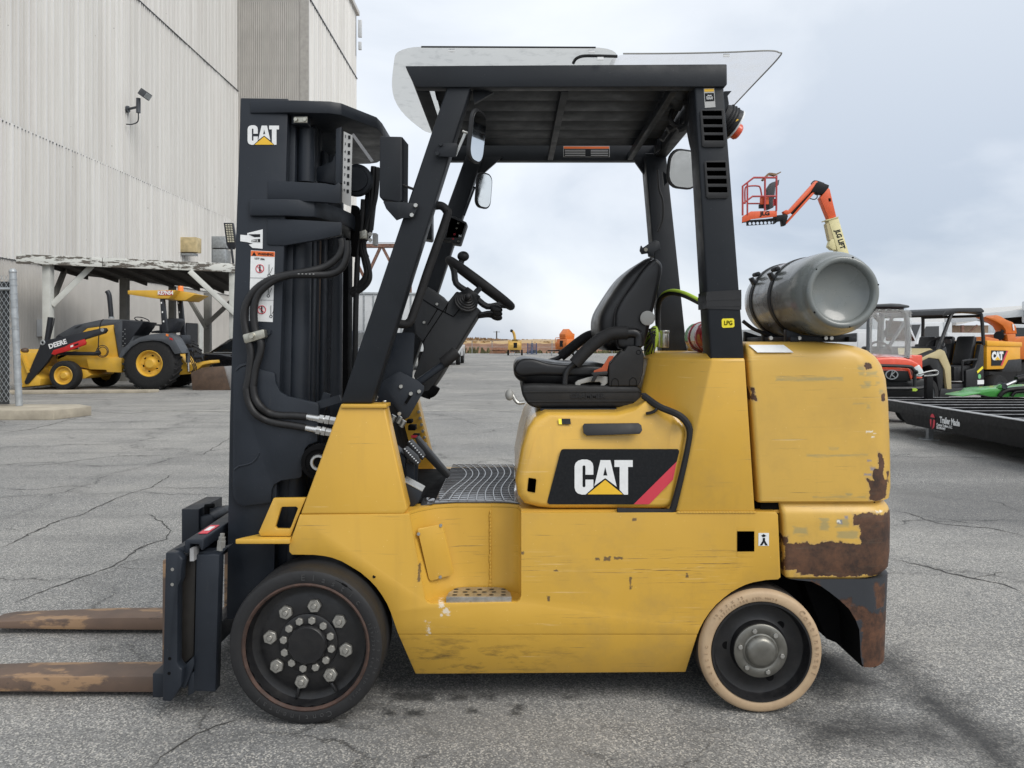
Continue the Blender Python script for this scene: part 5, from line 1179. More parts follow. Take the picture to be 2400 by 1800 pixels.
# gussets
mb = MB(); mb.slab(qs('E', [(785,440),(960,470),(800,560)], 2.84), .02); part('gusset', mb, 'guard_black', fk); mb = MB(); mb.slab([V((p.x, mir(p.y), p.z)) for p in qs('E', [(600,430),(1000,430),(760,640)], 2.83)], (0,-.02,0)); part('gusset', mb, 'guard_black', fk)
mb = MB(); mb.slab(qs('F', [(345,1005),(620,1005),(600,1150),(440,1140)], mir(2.83)), -.02); part('gusset', mb, 'guard_black', fk)
# vents on the rear post
def post_pt(k, a, b, dy=0):    # point on the leaning post face seen in crop k
    Y = 2.79
    for _ in range(4):
        p = q(k, a, b, Y); t = (PT[1]-p.z)/(PT[1]-PB[1]); Y = 2.79 + (2.848-2.79)*t
    return q(k, a, b, Y) + V((0, dy, 0))
for (x0_, x1_, x2_, x3_, y0_, y1_, sl_) in ((898,1098,1108,915,615,920,[(915,1072,625,665),(922,1077,690,735),(927,1082,757,800),(932,1086,822,865)]), (932,1118,1136,948,1030,1335,[(950,1103,1042,1085),(953,1108,1110,1150),(958,1112,1175,1215),(963,1117,1240,1285)])):
    out_ = [(x0_+14,y0_),(x1_-14,y0_-3),(x1_,y0_+12),(x2_,y1_-25),(x2_-18,y1_-3),(x3_+16,y1_),(x3_,y1_-14),(x0_,y0_+14)]
    hol = [[post_pt('F',a,b,-.006), post_pt('F',c_,b,-.006), post_pt('F',c_+3,d,-.006), post_pt('F',a+3,d,-.006)] for a,c_,b,d in [(s0,s1,s2,s3) for s0,s1,s2,s3 in sl_]]
    mb = MB(); mb.slab([post_pt('F',a,b,-.006) for a,b in out_], .0058, hol); vt = part('vent_frame', mb, 'black_plastic', rp, bev=.001)
    for a,c_,b,d in sl_:
        mb = MB(); mb.slab([post_pt('F',a,b,-.0008), post_pt('F',c_,b,-.0008), post_pt('F',c_+3,d,-.0008), post_pt('F',a+3,d,-.0008)], .0006); part('vent_slot', mb, 'void', rp)
def post_decal(k, pts, mat, dy): mb = MB(); mb.slab([post_pt(k,a,b,dy) for a,b in pts], .0008); return part('post_label', mb, mat, rp)
post_decal('F', [(930,442),(1015,440),(1026,592),(940,598)], 'grey_decal', -.0014); post_decal('F', [(934,446),(1011,444),(1012,466),(936,468)], 'yellow_decal', -.0024); post_decal('F', [(938,480),(1012,478),(1017,542),(943,546)], 'black_decal', -.0024)
post_decal('I3', [(488,690),(497,680),(580,678),(589,688),(592,740),(582,751),(500,755),(490,745)], 'pale_yellow_decal', -.0014)
mb = MB(); mb.text('LPG', .0215, face_m(post_pt('I3',541,716,-.0026)), .0002, .0005, (.85,1.05)); part('post_text', mb, 'void', rp)
mb = MB(); mb.text('Avoid\ndirect eye\nexposure', .006, face_m(post_pt('F',976,512,-.0034)), .0002, .0004); part('post_text', mb, 'white_decal', rp)
# black tape wrapped round the post
mb = MB()
for k in range(7):
    a = post_pt('I3', 372+random.uniform(-4,4), 480+k*17+random.uniform(-4,4)); b = post_pt('I3', 640, 470+k*19+random.uniform(-6,6)); w = .009
    mb.slab([a+V((-.004,-.003-.0006*(k%3),w)), b+V((.003,-.003-.0006*(k%3),w)), b+V((.003,-.003-.0006*(k%3),-w)), a+V((-.004,-.003-.0006*(k%3),-w))], .126)
part('tape_wrap', mb, 'vinyl', rp)
# roof covers
def cover(x0_, x1_, y0_, y1_, z, r, name, mat, rise=None, bow=None):
    pts = rrect(x0_, x1_, y0_, y1_, r, z, 6); mb = MB()
    rows = []; fr_ = [r*(1-math.cos(math.pi/2*i/6)) for i in range(7)]; xs_ = [x0_+a for a in fr_] + [x0_+r+(x1_-x0_-2*r)*i/8 for i in range(1,8)] + [x1_-a for a in reversed(fr_)]
    for x_ in xs_:
        ins = 0
        for e_ in (x_-x0_, x1_-x_):
            if e_ < r: ins = max(ins, r - math.sqrt(max(0, r*r-(r-e_)**2)))
        zz = z + (rise(x_) if rise else 0)
        row = []
        for j in range(13):
            yy = y0_+ins + (y1_-y0_-2*ins)*j/12; fx = max(0, 1-(x_-x0_)/.25); row.append(V((x_ + (bow(yy)*fx if bow else 0), yy, zz)))
        rows.append(row)
    mb.loft(rows, caps=False, closed=False)
    bmesh.ops.solidify(mb.bm, geom=mb.bm.faces[:], thickness=.004)
    return part(name, mb, mat, fk, ang=60)
cov1 = cover(-.418, .388, 2.752, 3.93, 2.428, .09, 'roof_cover', 'cover_sheet', lambda x_: -.004*max(0,(x_+.3)), lambda y_: -.095*math.sin(math.pi*min(1,max(0,(y_-2.75)/1.18))**1.15))
cov2 = cover(.365, .985, 2.765, 3.93, 2.408, .07, 'rear_roof_cover', 'clear_sheet', lambda x_: .012*max(0,(x_-.45)/.5)**2)
mb = MB(); mb.tube([V((p.x,2.751,2.4275-.004*max(0,p.x+.3))) for p in (V((-.325,0,0)),V((0,0,0)),V((.30,0,0)))], .003, 6); part('cover_edge', mb, 'black_plastic', fk)
mb = MB(); mb.tube([V((x_,2.765,2.4085+.012*max(0,(x_-.45)/.5)**2)) for x_ in (.40,.55,.7,.8,.92)] + [V((.967,2.785,2.4205)), V((.986,2.84,2.4215)), V((.986,3.2,2.4215)), V((.986,3.85,2.4215))], .0028, 6); part('cover_edge', mb, 'grey_plastic', fk)
mb = MB(); mb.tube(qs('E', [(1600,240,2.80),(1625,200,2.79),(1680,178,2.785),(1780,176,2.785),(1960,180,2.785)], 2.79), .0055, 6); part('cover_seal', mb, 'vinyl', fk)
for a, b in ((618,132),(1752,140),(1822,198)): mb = MB(); mb.box(q('E',a,b,2.757), (.022,.004,.010)); part('cover_clip', mb, 'white_decal', fk)
mb = MB(); mb.box(q('F',1115,172,2.77), (.022,.004,.010)); part('cover_clip', mb, 'white_decal', fk)
# mirrors
def mirror(c, nx, h, w, tilt, face=1):
    xd = V((nx[1], -nx[0], 0)).normalized() if False else V((-nx[1], nx[0], 0)).normalized()
    yd = V((math.sin(tilt)*nx[0]*-1, math.sin(tilt)*nx[1]*-1, math.cos(tilt)))
    mb = MB(); rr_plate(mb, c, xd, yd, w, h, min(w,h)*.35, .014); m_ = part('mirror', mb, 'black_plastic', fk, bev=.004)
    n3 = xd.cross(yd).normalized()
    mb = MB(); rr_plate(mb, c + n3*.0018, xd, yd, w-.016, h-.016, min(w,h)*.32, .0014); part('mirror_glass', mb, 'mirror_glass', m_)
    return m_
mirror(q('E',832,830,2.80), (.93,-.37), .19, .125, -.12); mirror(q('E',884,1268,3.78), (.80,-.60), .175, .115, -.10)
mirror(q('F',775,1095,3.25), (.45,-.89), .165, .17, -.16)
mb = MB(); mb.cyl(q('E',705,787,2.80), q('E',790,815,2.80), .005, n=8); mb.slab(qs('E', [(715,800),(735,805),(655,985),(640,985)], 2.80), .01); part('mirror_arm', mb, 'zinc', fk)
mb = MB(); mb.slab(qs('E', [(500,885),(655,880),(668,900),(650,995),(485,990)], 2.788), .004); mp_ = part('mirror_bracket', mb, 'guard_black', fk, bev=.001)
for a, b in ((528,893),(499,970)): inst('bolt', BOLTB, mp_, q('E',a,b,2.787))
mb = MB(); mb.cyl(q('E',790,1240,3.78), q('E',850,1255,3.78), .005, n=8); mb.slab(qs('E', [(795,1245),(808,1248),(725,1470),(705,1470)], 3.78), .01); part('mirror_arm', mb, 'mast_black', fk)
mb = MB(); mb.slab(qs('F', [(600,1110),(665,1170),(610,1230)], 3.3), .02); part('mirror_arm', mb, 'guard_black', fk)
# work light housing on the near leg
wl_ = qs('A', [(1618,492),(1835,497),(1835,1120),(1815,1140),(1640,1110),(1612,1080)], 2.80)
mb = MB(); mb.slab(wl_, .13); lb = part('lamp_housing', mb, 'guard_black', fk, bev=.012, segs=3)
mb = MB(); mb.slab(qs('A', [(1835,500),(1895,575),(1890,1150),(1835,1118)], 2.84), .004); mb.slab(qs('A', [(1832,560),(1862,640),(1860,980),(1832,1060)], 2.85), .08); part('lamp_shroud', mb, 'guard_black', lb)
mb = MB(); mb.slab(qs('A', [(1650,1130),(1850,1135),(1985,1152),(1990,1165),(1950,1285),(1935,1290),(1840,1290),(1780,1312),(1680,1200)], 2.80), .006); bk = part('lamp_bracket', mb, 'guard_black', lb, bev=.001)
for a, b in ((1968,1168),(1930,1262)): inst('bolt', BOLT, lb, q('A',a,b,2.798))
mb = MB(); mb.tube(qs('A', [(1840,970),(1880,985),(1920,1000),(1950,1010)], 2.82), .005, 6); part('lamp_cable', mb, 'hose', lb)
hl = [V((p.x, mir(p.y), p.z)) for p in wl_]; mb = MB(); mb.slab(hl, (0,-.13,0)); part('lamp_housing', mb, 'guard_black', fk, bev=.012)
# reversing beacon behind the rear post
bc = q('F',1150,720,2.96); ax = V((.86,.15,-.48)).normalized()
mb = MB(); mb.lathe([(0,-.05),(.05,-.05),(.058,-.03),(.060,.012),(.058,.014)], bc, ax, 28); bo = part('beacon', mb, 'black_plastic', fk)
for k in range(3): mb = MB(); mb.lathe([(.0605,-.032+k*.012),(.063,-.029+k*.012),(.0605,-.026+k*.012)], bc, ax, 28); part('beacon_rib', mb, 'black_plastic', bo)
mb = MB(); mb.lathe([(.058,.013),(.062,.014),(.062,.019),(.056,.020)], bc, ax, 28); part('beacon_ring', mb, 'white_decal', bo)
mb = MB(); mb.lathe([(.032,.018),(.032,.045),(.026,.052),(0,.054)], bc+V((-.01,0,-.012)), ax, 20); part('beacon_lens', mb, 'orange_lens', bo)
mb = MB(); mb.slab(qs('F', [(1190,680),(1216,694),(1192,708)], 2.90), .003); part('beacon_sticker', mb, 'yellow_decal', bo)
mb = MB(); mb.slab(qs('F', [(1098,462),(1158,460),(1125,500),(1135,560),(1120,640),(1098,640)], 2.92), .03); part('beacon_bracket', mb, 'guard_black', bo)
# wiring under the roof and down the far post
for pth, Y, r_ in (([(700,560),(770,640),(750,740),(660,770),(590,860)], 3.4, .012), ([(680,610),(660,680),(700,740),(800,740),(830,690)], 3.2, .010), ([(780,520),(810,620),(790,740),(720,780)], 3.1, .014), ([(805,745),(830,880),(865,1010)], 2.95, .009), ([(560,1100),(570,1250),(600,1350),(600,1500),(560,1600)], 3.76, .006), ([(640,780),(700,745),(760,700)], 3.3, .016)):
    mb = MB(); mb.tube(qs('F', pth, Y), r_, 7); part('wiring_loom', mb, 'hose', fk)
mb = MB(); mb.slab(qs('F', [(560,790),(640,740),(760,760),(755,800),(650,915),(600,920),(540,960)], 3.7), .06); part('junction_box', mb, 'guard_black', fk, bev=.006)
# ================================================================ forklift: cab
mb = MB(); mb.tube([q(k,a,b,2.93) for k,a,b in (('E',455,1395),('E',530,1390),('E',575,1430),('E',575,1490),('G',840,480),('G',760,720),('G',690,920),('G',665,970),('G',620,995),('G',510,985))], .0165, 10); part('grab_handle', mb, 'foam', fk)
ds = thing('x','x','x', q('G',1145,110,3.60)); ds.name = 'display_unit'; del ds['label']; del ds['category']; WL[ds.name] = q('G',1145,110,3.60); ds.parent = fk; ds.location = WL[ds.name]-WL[fk.name]
mb = MB(); mb.slab(qs('E', [(600,1470),(650,1490),(742,1530),(700,1659),(560,1659)], 3.56), .10); mb.slab(qs('G', [(1060,-60),(1110,-50),(1222,5),(1155,218),(1065,205),(1060,180),(975,170)], 3.56), .10); part('display_housing', mb, 'black_plastic', ds, bev=.006)
for (a, b), m in (((1135,12),'zinc_yellow'),((1122,62),'zinc_yellow'),((1100,120),'red_decal'),((1085,165),'red_decal'),((1138,188),'zinc_yellow')): mb = MB(); mb.torus(q('G',a,b,3.558), (0,1,0), .0035, .001, 10, 4); part('display_icon', mb, m, ds)
mb = MB(); mb.text('N', .016, face_m(q('G',1155,138,3.558)), .0004, .0006); part('display_text', mb, 'white_decal', ds)
colp = qs('G', [(835,622),(960,708),(1000,755),(1035,780),(1120,672),(1165,690),(1355,862),(1320,920),(1130,1225),(1060,1330),(960,1500),(900,1590),(850,1655),(790,1659),(700,1500),(800,1240),(790,1180),(712,1090),(705,960),(740,830),(795,690)], 3.27)
mb = MB(); mb.slab(colp, .22); co = part('steering_column', mb, 'column_plastic', fk, bev=.008, segs=3)
for pts in ([(780,745),(930,840),(1020,885),(1090,922)],[(1035,790),(1010,880)],[(1090,922),(1165,830)],[(940,840),(840,1000)],[(1040,790),(790,1170)],[(1160,690),(1160,830)]):
    mb = MB(); mb.tube(qs('G', pts, 3.268), .002, 5, smooth=False); part('panel_seam', mb, 'deep_black', co)
for a, b in ((930,800),(805,977)): inst('screw', BOLTS, co, q('G',a,b,3.268))
mb = MB(); bo_ = q('G',1212,775,3.262)
for k in range(5): mb.torus(bo_ + V((.002*k,-.006*k,.004*k)), V((-.3,.8,-.5)), .046-.008*k, .006, 26, 7)
mb.cyl(bo_+V((0,.02,0)), bo_+V((.008,-.03,.018)), .03, .012, n=14); part('lever_boot', mb, 'black_plastic', co)
mb = MB(); mb.cyl(bo_, q('G',1232,725,3.20), .010, n=10); mb.ball(q('G',1232,725,3.20), .015, n=10, m=7); part('shift_knob', mb, 'black_plastic', co)
wc = q('G',1350,598,YM); wd = (q('G',1680,843,YM)-q('G',1020,350,YM)).normalized(); wn_ = V((-wd.z, 0, wd.x)).normalized()
if wn_.z < 0: wn_ = -wn_
sw = thing('x','x','x', wc); sw.name = 'steering_wheel'; del sw['label']; del sw['category']; WL[sw.name] = wc; sw.parent = fk; sw.location = wc - WL[fk.name]
mb = MB(); mb.torus(wc, wn_, .168, .0185, 56, 12); part('rim', mb, 'foam', sw)
hubc = wc - wn_*.075
mb = MB(); mb.cyl(hubc, hubc+wn_*.03, .042, .036, n=20); mb.cyl(hubc-wn_*.07, hubc, .03, n=16); part('hub', mb, 'column_plastic', sw, bev=.003)
for sgn in (-1, 1): mb = MB(); mb.tube([hubc+wd*sgn*.03+wn_*.012, hubc+wd*sgn*.085+wn_*.012, hubc+wd*sgn*.125+wn_*.05, wc+wd*sgn*.165], .014, 8, sub=3); part('spoke', mb, 'column_plastic', sw)
mb = MB(); mb.tube([hubc+V((0,.03,0))+wn_*.012, hubc+V((0,.09,0))+wn_*.02, wc+V((0,.165,0))], .013, 8); part('spoke', mb, 'column_plastic', sw)
mb = MB(); mb.ball(q('G',1185,335,YM), .024, (1.1,1,.95), n=14, m=9); mb.cyl(q('G',1185,335,YM), q('G',1155,420,YM), .013, n=10); part('spinner_knob', mb, 'black_plastic', sw)
for k in range(3):
    y = 3.30 + k*.045; mb = MB(); mb.tube([q('G',1310,905+k*12,y), q('G',1420,880+k*18,y), q('G',1470,880+k*22,y)], .007, 7); mb.ball(q('G',1505,845+k*38,y), .023, (1.25,.75,.75), n=12, m=8, R=Matrix.Rotation(.3,3,'Y')); part('hydraulic_lever', mb, 'black_plastic', co)
mb = MB(); mb.cyl(q('G',730,1575,3.15), q('G',1000,1385,3.15), .016, n=10); part('brake_lever', mb, 'mast_black', co)
mb = MB(); mb.cyl(q('G',985,1375,3.15), q('G',1125,1260,3.15), .025, n=14); part('brake_grip', mb, 'foam', co, bev=.003)
kick = qs('I1', [(690,110),(820,-20),(930,-95),(960,-100),(1100,-30),(1155,20),(1150,60),(1030,270),(990,290),(900,160)], 3.02)
mb = MB(); mb.slab(kick, .008); kp_ = part('column_bracket', mb, 'mast_black', fk, bev=.002)
for a, b in ((968,20),(1115,60),(1048,78),(768,108),(955,240)): inst('bolt', BOLT, kp_, q('I1',a,b,3.018))
mb = MB(); mb.tube(qs('I1', [(1045,95),(1005,155)], 3.017), .006, 6, smooth=False); part('bracket_slot', mb, 'deep_black', kp_)
mb = MB(); mb.tube(qs('G', [(900,1590,3.3),(870,1640,3.3),(820,1659,3.3),(800,1700,3.3)], 3.3), .03, 10); part('column_boot', mb, 'deep_black', fk)
# pedals
def pedal(k, plate, Y, stem, ribs=None):
    mb = MB(); mb.slab(qs(k, plate, Y), .075); pd = part('pedal', mb, 'black_plastic', fk, bev=.003)
    if stem: mb = MB(); mb.bar(q(k,*stem[0],Y+.03), q(k,*stem[1],Y+.03), .03, .02, (0,1,0)); part('pedal_arm', mb, 'mast_black', pd)
    if ribs:
        for j in range(8): a = ribs[0][0]+(ribs[1][0]-ribs[0][0])*j/7; b = ribs[0][1]+(ribs[1][1]-ribs[0][1])*j/7; mb = MB(); mb.bar(q(k,a+4,b-4,Y-.002), q(k,a+4,b-4,Y+.078), .006, .005); part('pedal_rib', mb, 'silver', pd)
pedal('I1', [(975,530),(1000,520),(1090,600),(1112,650),(1100,668),(1010,600)], 3.08, ((1045,640),(1045,830)), ((995,530),(1100,640)))
pedal('I1', [(1012,475),(1040,460),(1130,560),(1152,600),(1140,620),(1040,540)], 3.20, ((1080,600),(1070,800)), ((1032,470),(1142,592)))
pedal('I1', [(1078,442),(1100,432),(1362,745),(1340,768),(1300,740),(1130,560)], 3.34, None)
mb = MB(); mb.slab(qs('I1', [(915,520),(1005,600),(1000,690),(920,640)], 3.10), .1); part('toe_board', mb, 'mast_black', fk, bev=.003); mb = MB(); mb.slab(qs('I1', [(980,795),(1140,875),(1110,960),(1060,1000),(1010,980)], 2.93), .10); part('toe_board', mb, 'mast_black', fk, bev=.003)
mb = MB(); mb.slab([q('I1',985,790,2.93), q('I1',1140,873,2.93), q('I1',1140,873,2.93)+V((0,.1,.0)), q('I1',985,790,2.93)+V((0,.1,.0))], (0,0,.003)); part('toe_board_wear', mb, 'tread_plate', fk)
mb = MB(); mb.slab([q('I1',1120,1000,2.95), q('I1',1225,975,2.95), q('I1',1243,940,2.99), q('I1',1190,930,3.01), q('I1',1150,935,3.0)], (0,0,.006)); part('mat_corner', mb, 'mat_rubber', fk, bev=.001)
# ---- seat
SY0, SY1 = 3.12, 3.62
seat = thing('x','x','x', q('H',800,1640,YM)); seat.name = 'seat'; del seat['label']; del seat['category']; WL[seat.name] = q('H',800,1640,YM); seat.parent = fk; seat.location = WL[seat.name]-WL[fk.name]
part('cushion', pillow(qs('H', [(222,1290),(228,1225),(265,1175),(360,1160),(520,1180),(700,1205),(900,1205),(1100,1215),(1180,1260),(1180,1400),(1080,1440),(600,1440),(380,1425),(290,1390),(240,1345)], SY0), SY0, SY1, .05), 'vinyl', seat, ang=80)
part('cushion_bolster', pillow(qs('H', [(230,1290),(245,1220),(300,1168),(420,1165),(560,1205),(760,1222),(1000,1225),(1150,1260),(1140,1330),(900,1340),(500,1330),(300,1340)], SY0-.015), SY0-.015, SY0+.09, .016), 'vinyl', seat, ang=80)
part('backrest', pillow(qs('H', [(1062,830),(1085,705),(1180,540),(1310,355),(1430,245),(1530,180),(1600,175),(1655,225),(1668,300),(1600,650),(1500,1000),(1400,1070),(1150,1085),(1080,960)], 3.16), 3.16, 3.58, .05), 'vinyl', seat, ang=80)
for y0_, y1_ in ((3.085,3.19),(3.55,3.65)):
    part('backrest_bolster', pillow(qs('H', [(1212,840),(1222,705),(1290,570),(1390,430),(1470,310),(1555,215),(1610,188),(1662,228),(1675,290),(1650,430),(1590,690),(1510,1000),(1430,1075),(1260,1065),(1220,960)], 3.085) if y0_ < 3.3 else qs('H', [(1075,840),(1090,705),(1180,540),(1310,360),(1450,240),(1555,200),(1610,195),(1640,300),(1500,900),(1260,1065),(1120,960)], 3.3), y0_, y1_, .020), 'vinyl', seat, ang=80)
mb = MB(); mb.tube(qs('H', [(1205,860),(1212,710),(1285,565),(1385,425),(1465,305),(1550,208)], 3.10), .004, 6); part('seat_piping', mb, 'foam', seat)
mb = MB(); mb.tube(qs('H', [(815,1215),(900,1120),(1000,1025),(1100,955),(1190,918),(1330,912)], 3.08), .0265, 12); part('armrest', mb, 'foam', seat)
mb = MB(); mb.tube(qs('H', [(840,1195),(780,1240),(738,1300),(722,1380),(718,1500)], 3.09), .0115, 8); part('armrest_tube', mb, 'black_plastic', seat)
mb = MB(); mb.tube(qs('H', [(1330,915),(1400,915),(1440,950),(1440,1040)], 3.09), .022, 10); part('armrest_tube', mb, 'vinyl', seat)
mb = MB(); mb.tube(qs('H', [(680,1145),(760,1080),(860,1000),(960,940),(1100,915)], 3.64), .024, 12); part('armrest', mb, 'foam', seat)
mb = MB(); mb.tube(qs('H', [(690,1140),(640,1165),(560,1190)], 3.64), .011, 8); part('armrest_tube', mb, 'black_plastic', seat)
mb = MB(); mb.slab(qs('H', [(1280,1085),(1300,1095),(1330,1042),(1400,1040),(1470,1060),(1490,1130),(1482,1300),(1455,1400),(1435,1430),(1150,1432),(1145,1230),(1180,1190)], 3.06), .07); part('hinge_cover', mb, 'seat_base', seat, bev=.008, segs=3)
mb = MB(); mb.torus(q('H',1437,1102,3.059), (0,1,0), .0085, .001, 20, 4); mb.tube(qs('H', [(1175,1430),(1178,1380),(1208,1355),(1240,1380),(1243,1430)], 3.059), .0012, 4); mb.tube(qs('H', [(1350,1425),(1353,1372),(1385,1348),(1415,1372),(1418,1425)], 3.059), .0012, 4); part('molded_line', mb, 'deep_black', seat)
mb = MB(); mb.slab(qs('H', [(820,1400),(850,1375),(950,1345),(1040,1330),(1140,1340),(1140,1400),(1090,1440),(840,1442),(825,1425)], 3.07), .02, [qs('H', [(870,1412),(960,1392),(1060,1390),(1080,1410),(1070,1425),(880,1428)], 3.07)]); part('recline_lever', mb, 'grey_plastic', seat, bev=.003)
mb = MB(); mb.slab(qs('H', [(1150,1140),(1200,1135),(1185,1165),(1150,1200),(1130,1300),(1000,1300),(1005,1280),(1080,1250),(1120,1190)], 3.052), .006); part('seat_belt', mb, 'seatbelt_orange', seat, bev=.001)
mb = MB(); mb.slab(qs('H', [(978,1310),(990,1298),(1130,1285),(1140,1300),(1130,1325),(1045,1325),(1010,1390),(975,1390),(1000,1330)], 3.048), .008); part('belt_buckle', mb, 'black_plastic', seat, bev=.001)
mb = MB(); mb.cyl(q('H',1525,770,3.06), q('H',1525,770,3.12), .030, n=12); part('lumbar_knob', mb, 'grey_plastic', seat, bev=.004)
mb = MB(); mb.slab(qs('H', [(300,1420),(420,1412),(1440,1430),(1470,1490),(1468,1590),(1400,1640),(420,1645),(350,1600),(298,1500)], 3.06), .62); part('suspension_cover', mb, 'seat_base', seat, bev=.014, segs=3)
mb = MB(); mb.bar(q('H',360,1578,3.058), q('H',1460,1575,3.058), .004, .006, (0,1,0)); mb.bar(q('H',320,1487,3.058), q('H',1465,1480,3.058), .004, .004, (0,1,0)); part('cover_rib', mb, 'seat_base', seat)
mb = MB(); mb.text('GRAMMER', .026, face_m(q('H',945,1530,3.0585)), .0008, .0012, (1.15,1)); part('molded_text', mb, 'vinyl', seat)
mb = MB(); mb.slab(qs('I2', [(408,200),(1210,200),(1212,250),(1275,258),(930,262),(905,275),(800,272),(790,264),(412,262)], 3.03), .64); part('seat_rail', mb, 'guard_black', seat, bev=.002)
mb = MB(); mb.tube(qs('I2', [(275,150),(225,152),(200,130),(180,95),(160,85)], 3.05), .0075, 8); part('slide_lever', mb, 'zinc', seat)
mb = MB(); mb.ball(q('I2',152,88,3.05), .017, (1,1,1.35), n=12, m=8); part('lever_knob', mb, 'grey_plastic', seat)
mb = MB(); mb.slab(qs('H', [(1465,60),(1480,85),(1560,30),(1600,10),(1640,25),(1655,100),(1590,130),(1588,170),(1540,170),(1535,135),(1475,145),(1455,110)], 3.70), .03); part('belt_anchor', mb, 'guard_black', fk, bev=.003)
mb = MB(); mb.cyl(q('H',1508,103,3.695), q('H',1508,103,3.70), .009, n=12); part('anchor_pin', mb, 'zinc_yellow', fk)
# hi-vis bag netting and LPG hose behind the seat
mb = MB(); mb.ball(q('H',1560,1000,3.30), .06, (.42,1.2,1.2), n=14, m=9, R=Matrix.Rotation(.25,3,'Y')); bag = tag(part('work_vest', mb, 'lime'), 'folded lime green safety vest behind the forklift seat', 'vest')
mb = MB()
for k in range(4): mb.tube(qs('H', [(1500+k*12,1090-k*70,3.215),(1555,1010-k*45,3.205),(1605,930-k*20,3.215)], 3.22), .0028, 5); mb.tube(qs('H', [(1530+k*22,870+k*10,3.215),(1560+k*10,960+k*35,3.205),(1500+k*30,1080+k*20,3.215)], 3.22), .0028, 5)
part('net_strap', mb, 'hose', bag)
mb = MB(); mb.tube(qs('H', [(1632,900,3.3),(1630,700,3.3),(1640,610,3.28),(1690,545,3.25),(1780,525,3.2),(1900,555,3.15),(2070,640,3.1)], 3.2), .011, 8); part('gas_hose', mb, 'hose', fk)
mb = MB(); mb.tube([p+V((0,-.006,.006)) for p in qs('H', [(1640,600,3.28),(1690,538,3.25),(1780,518,3.2),(1900,548,3.15),(2060,630,3.1)], 3.2)], .0075, 8); part('hose_stripe', mb, 'lime', fk)
mb = MB(); mb.cyl(q('I3',20,915,3.30), q('I3',20,780,3.30), .022, n=16); mb.cyl(q('I3',20,800,3.30), q('I3',20,775,3.30), .024, n=16); mb.cyl(q('H',1640,1050,3.3), q('H',1635,905,3.3), .014, n=10); part('regulator', mb, 'zinc', fk, bev=.002)
# ================================================================ gas cylinder, its cradle straps, extinguisher
tx, tz, ty0 = 1.187, 1.549, 2.765
tank = thing('gas_cylinder', 'grey LPG cylinder strapped across the rear of the forklift', 'gas cylinder', (tx, 3.1, tz-.158))
mb = MB(); mb.lathe([(0,.034),(.05,.032),(.095,.022),(.106,.012)], (tx,ty0,tz), n=56); mb.lathe([(.106,.012),(.107,-.008),(.111,-.016),(.120,-.019),(.128,-.015),(.1325,-.004),(.134,.012),(.140,.022),(.148,.036),(.1535,.055),(.1565,.085),(.157,.12),(.157,.60),(.150,.66),(.125,.71),(.08,.735),(0,.74)], (tx,ty0,tz), n=64); part('shell', mb, 'tank_grey', tank, ang=50)
mb = MB(); mb.lathe([(.07,.73),(.075,.82),(.07,.82)], (tx,ty0,tz), n=24); part('collar', mb, 'tank_grey', tank)
for t_ in (12, 75, 140, -30, -80, 215): 
    a = math.radians(t_); p = V((tx+.127*math.cos(a), ty0-.0165, tz+.127*math.sin(a))); mb = MB(); mb.ball(p, .004 if t_ % 2 else .003, (1,.4,1), 8, 5); part('chip_mark', mb, 'deep_black', tank)
for ys in (3.06, 3.30):
    mb = MB(); mb.lathe([(.1573,0),(.1605,.001),(.1605,.032),(.1573,.033)], (tx,ys,tz), n=56); s_ = part('strap', mb, 'guard_black', tank)
    t_ = math.radians(152); p = V((tx+.163*math.cos(t_), ys+.016, tz+.163*math.sin(t_))); mb = MB(); mb.box(p, (.012,.040,.05), Matrix.Rotation(-.5,3,'Y')); mb.cyl(p+V((.012,-.03,.036)), p+V((.012,.03,.036)), .010, n=10); part('strap_buckle', mb, 'guard_black', s_, bev=.002)
mb = MB()
for ys in (2.93, 3.20, 3.45): mb.slab([V((tx-.14,ys,1.372)), V((tx+.13,ys,1.372)), V((tx+.13,ys,1.405)), V((tx+.07,ys,1.397)), V((tx,ys,1.391)), V((tx-.08,ys,1.398)), V((tx-.14,ys,1.418))], .03)
mb.box((tx-.12,3.2,1.38), (.03,.6,.02)); mb.box((tx+.10,3.2,1.38), (.03,.6,.02)); part('tank_cradle', mb, 'guard_black', fk, bev=.002)
for a in (885,1115,1330,1375): inst('bolt', BOLT, fk, q('I3',a,838,2.925))
ex, ez = .80, zt+.022+.064
fe = thing('fire_extinguisher', 'small red fire extinguisher lying behind the rear guard post of the forklift', 'fire extinguisher', (ex, 3.15, ez-.063))
mb = MB(); mb.lathe([(0,-.005),(.045,0),(.058,.008),(.062,.02),(.062,.29),(.05,.32),(.02,.335),(.018,.36),(0,.36)], (ex,3.0,ez), n=32); part('bottle', mb, 'red_paint', fe)
for y in (3.08,3.2): mb = MB(); mb.lathe([(.0625,0),(.066,.002),(.066,.018),(.0625,.02)], (ex,y,ez), n=32); part('band', mb, 'red_paint', fe)
mb = MB(); mb.slab([V((ex+.0645*math.cos(math.radians(a)), 3.225, ez+.0645*math.sin(math.radians(a)))) for a in (120,135,150,165,180,195)] + [V((ex+.0632*math.cos(math.radians(a)), 3.225, ez+.0632*math.sin(math.radians(a)))) for a in (195,180,165,150,135,120)], .05); part('label', mb, 'green_decal', fe)
mb = MB(); mb.slab([V((ex+.0645*math.cos(math.radians(a)), 3.11, ez+.0645*math.sin(math.radians(a)))) for a in (120,135,150,165,180,195)] + [V((ex+.0632*math.cos(math.radians(a)), 3.11, ez+.0632*math.sin(math.radians(a)))) for a in (195,180,165,150,135,120)], .06); part('label', mb, 'white_decal', fe)
mb = MB(); mb.box((ex+.09, YM, zt+.03), (.10,.6,.015)); part('rear_cover', mb, 'yellow_paint', fk)
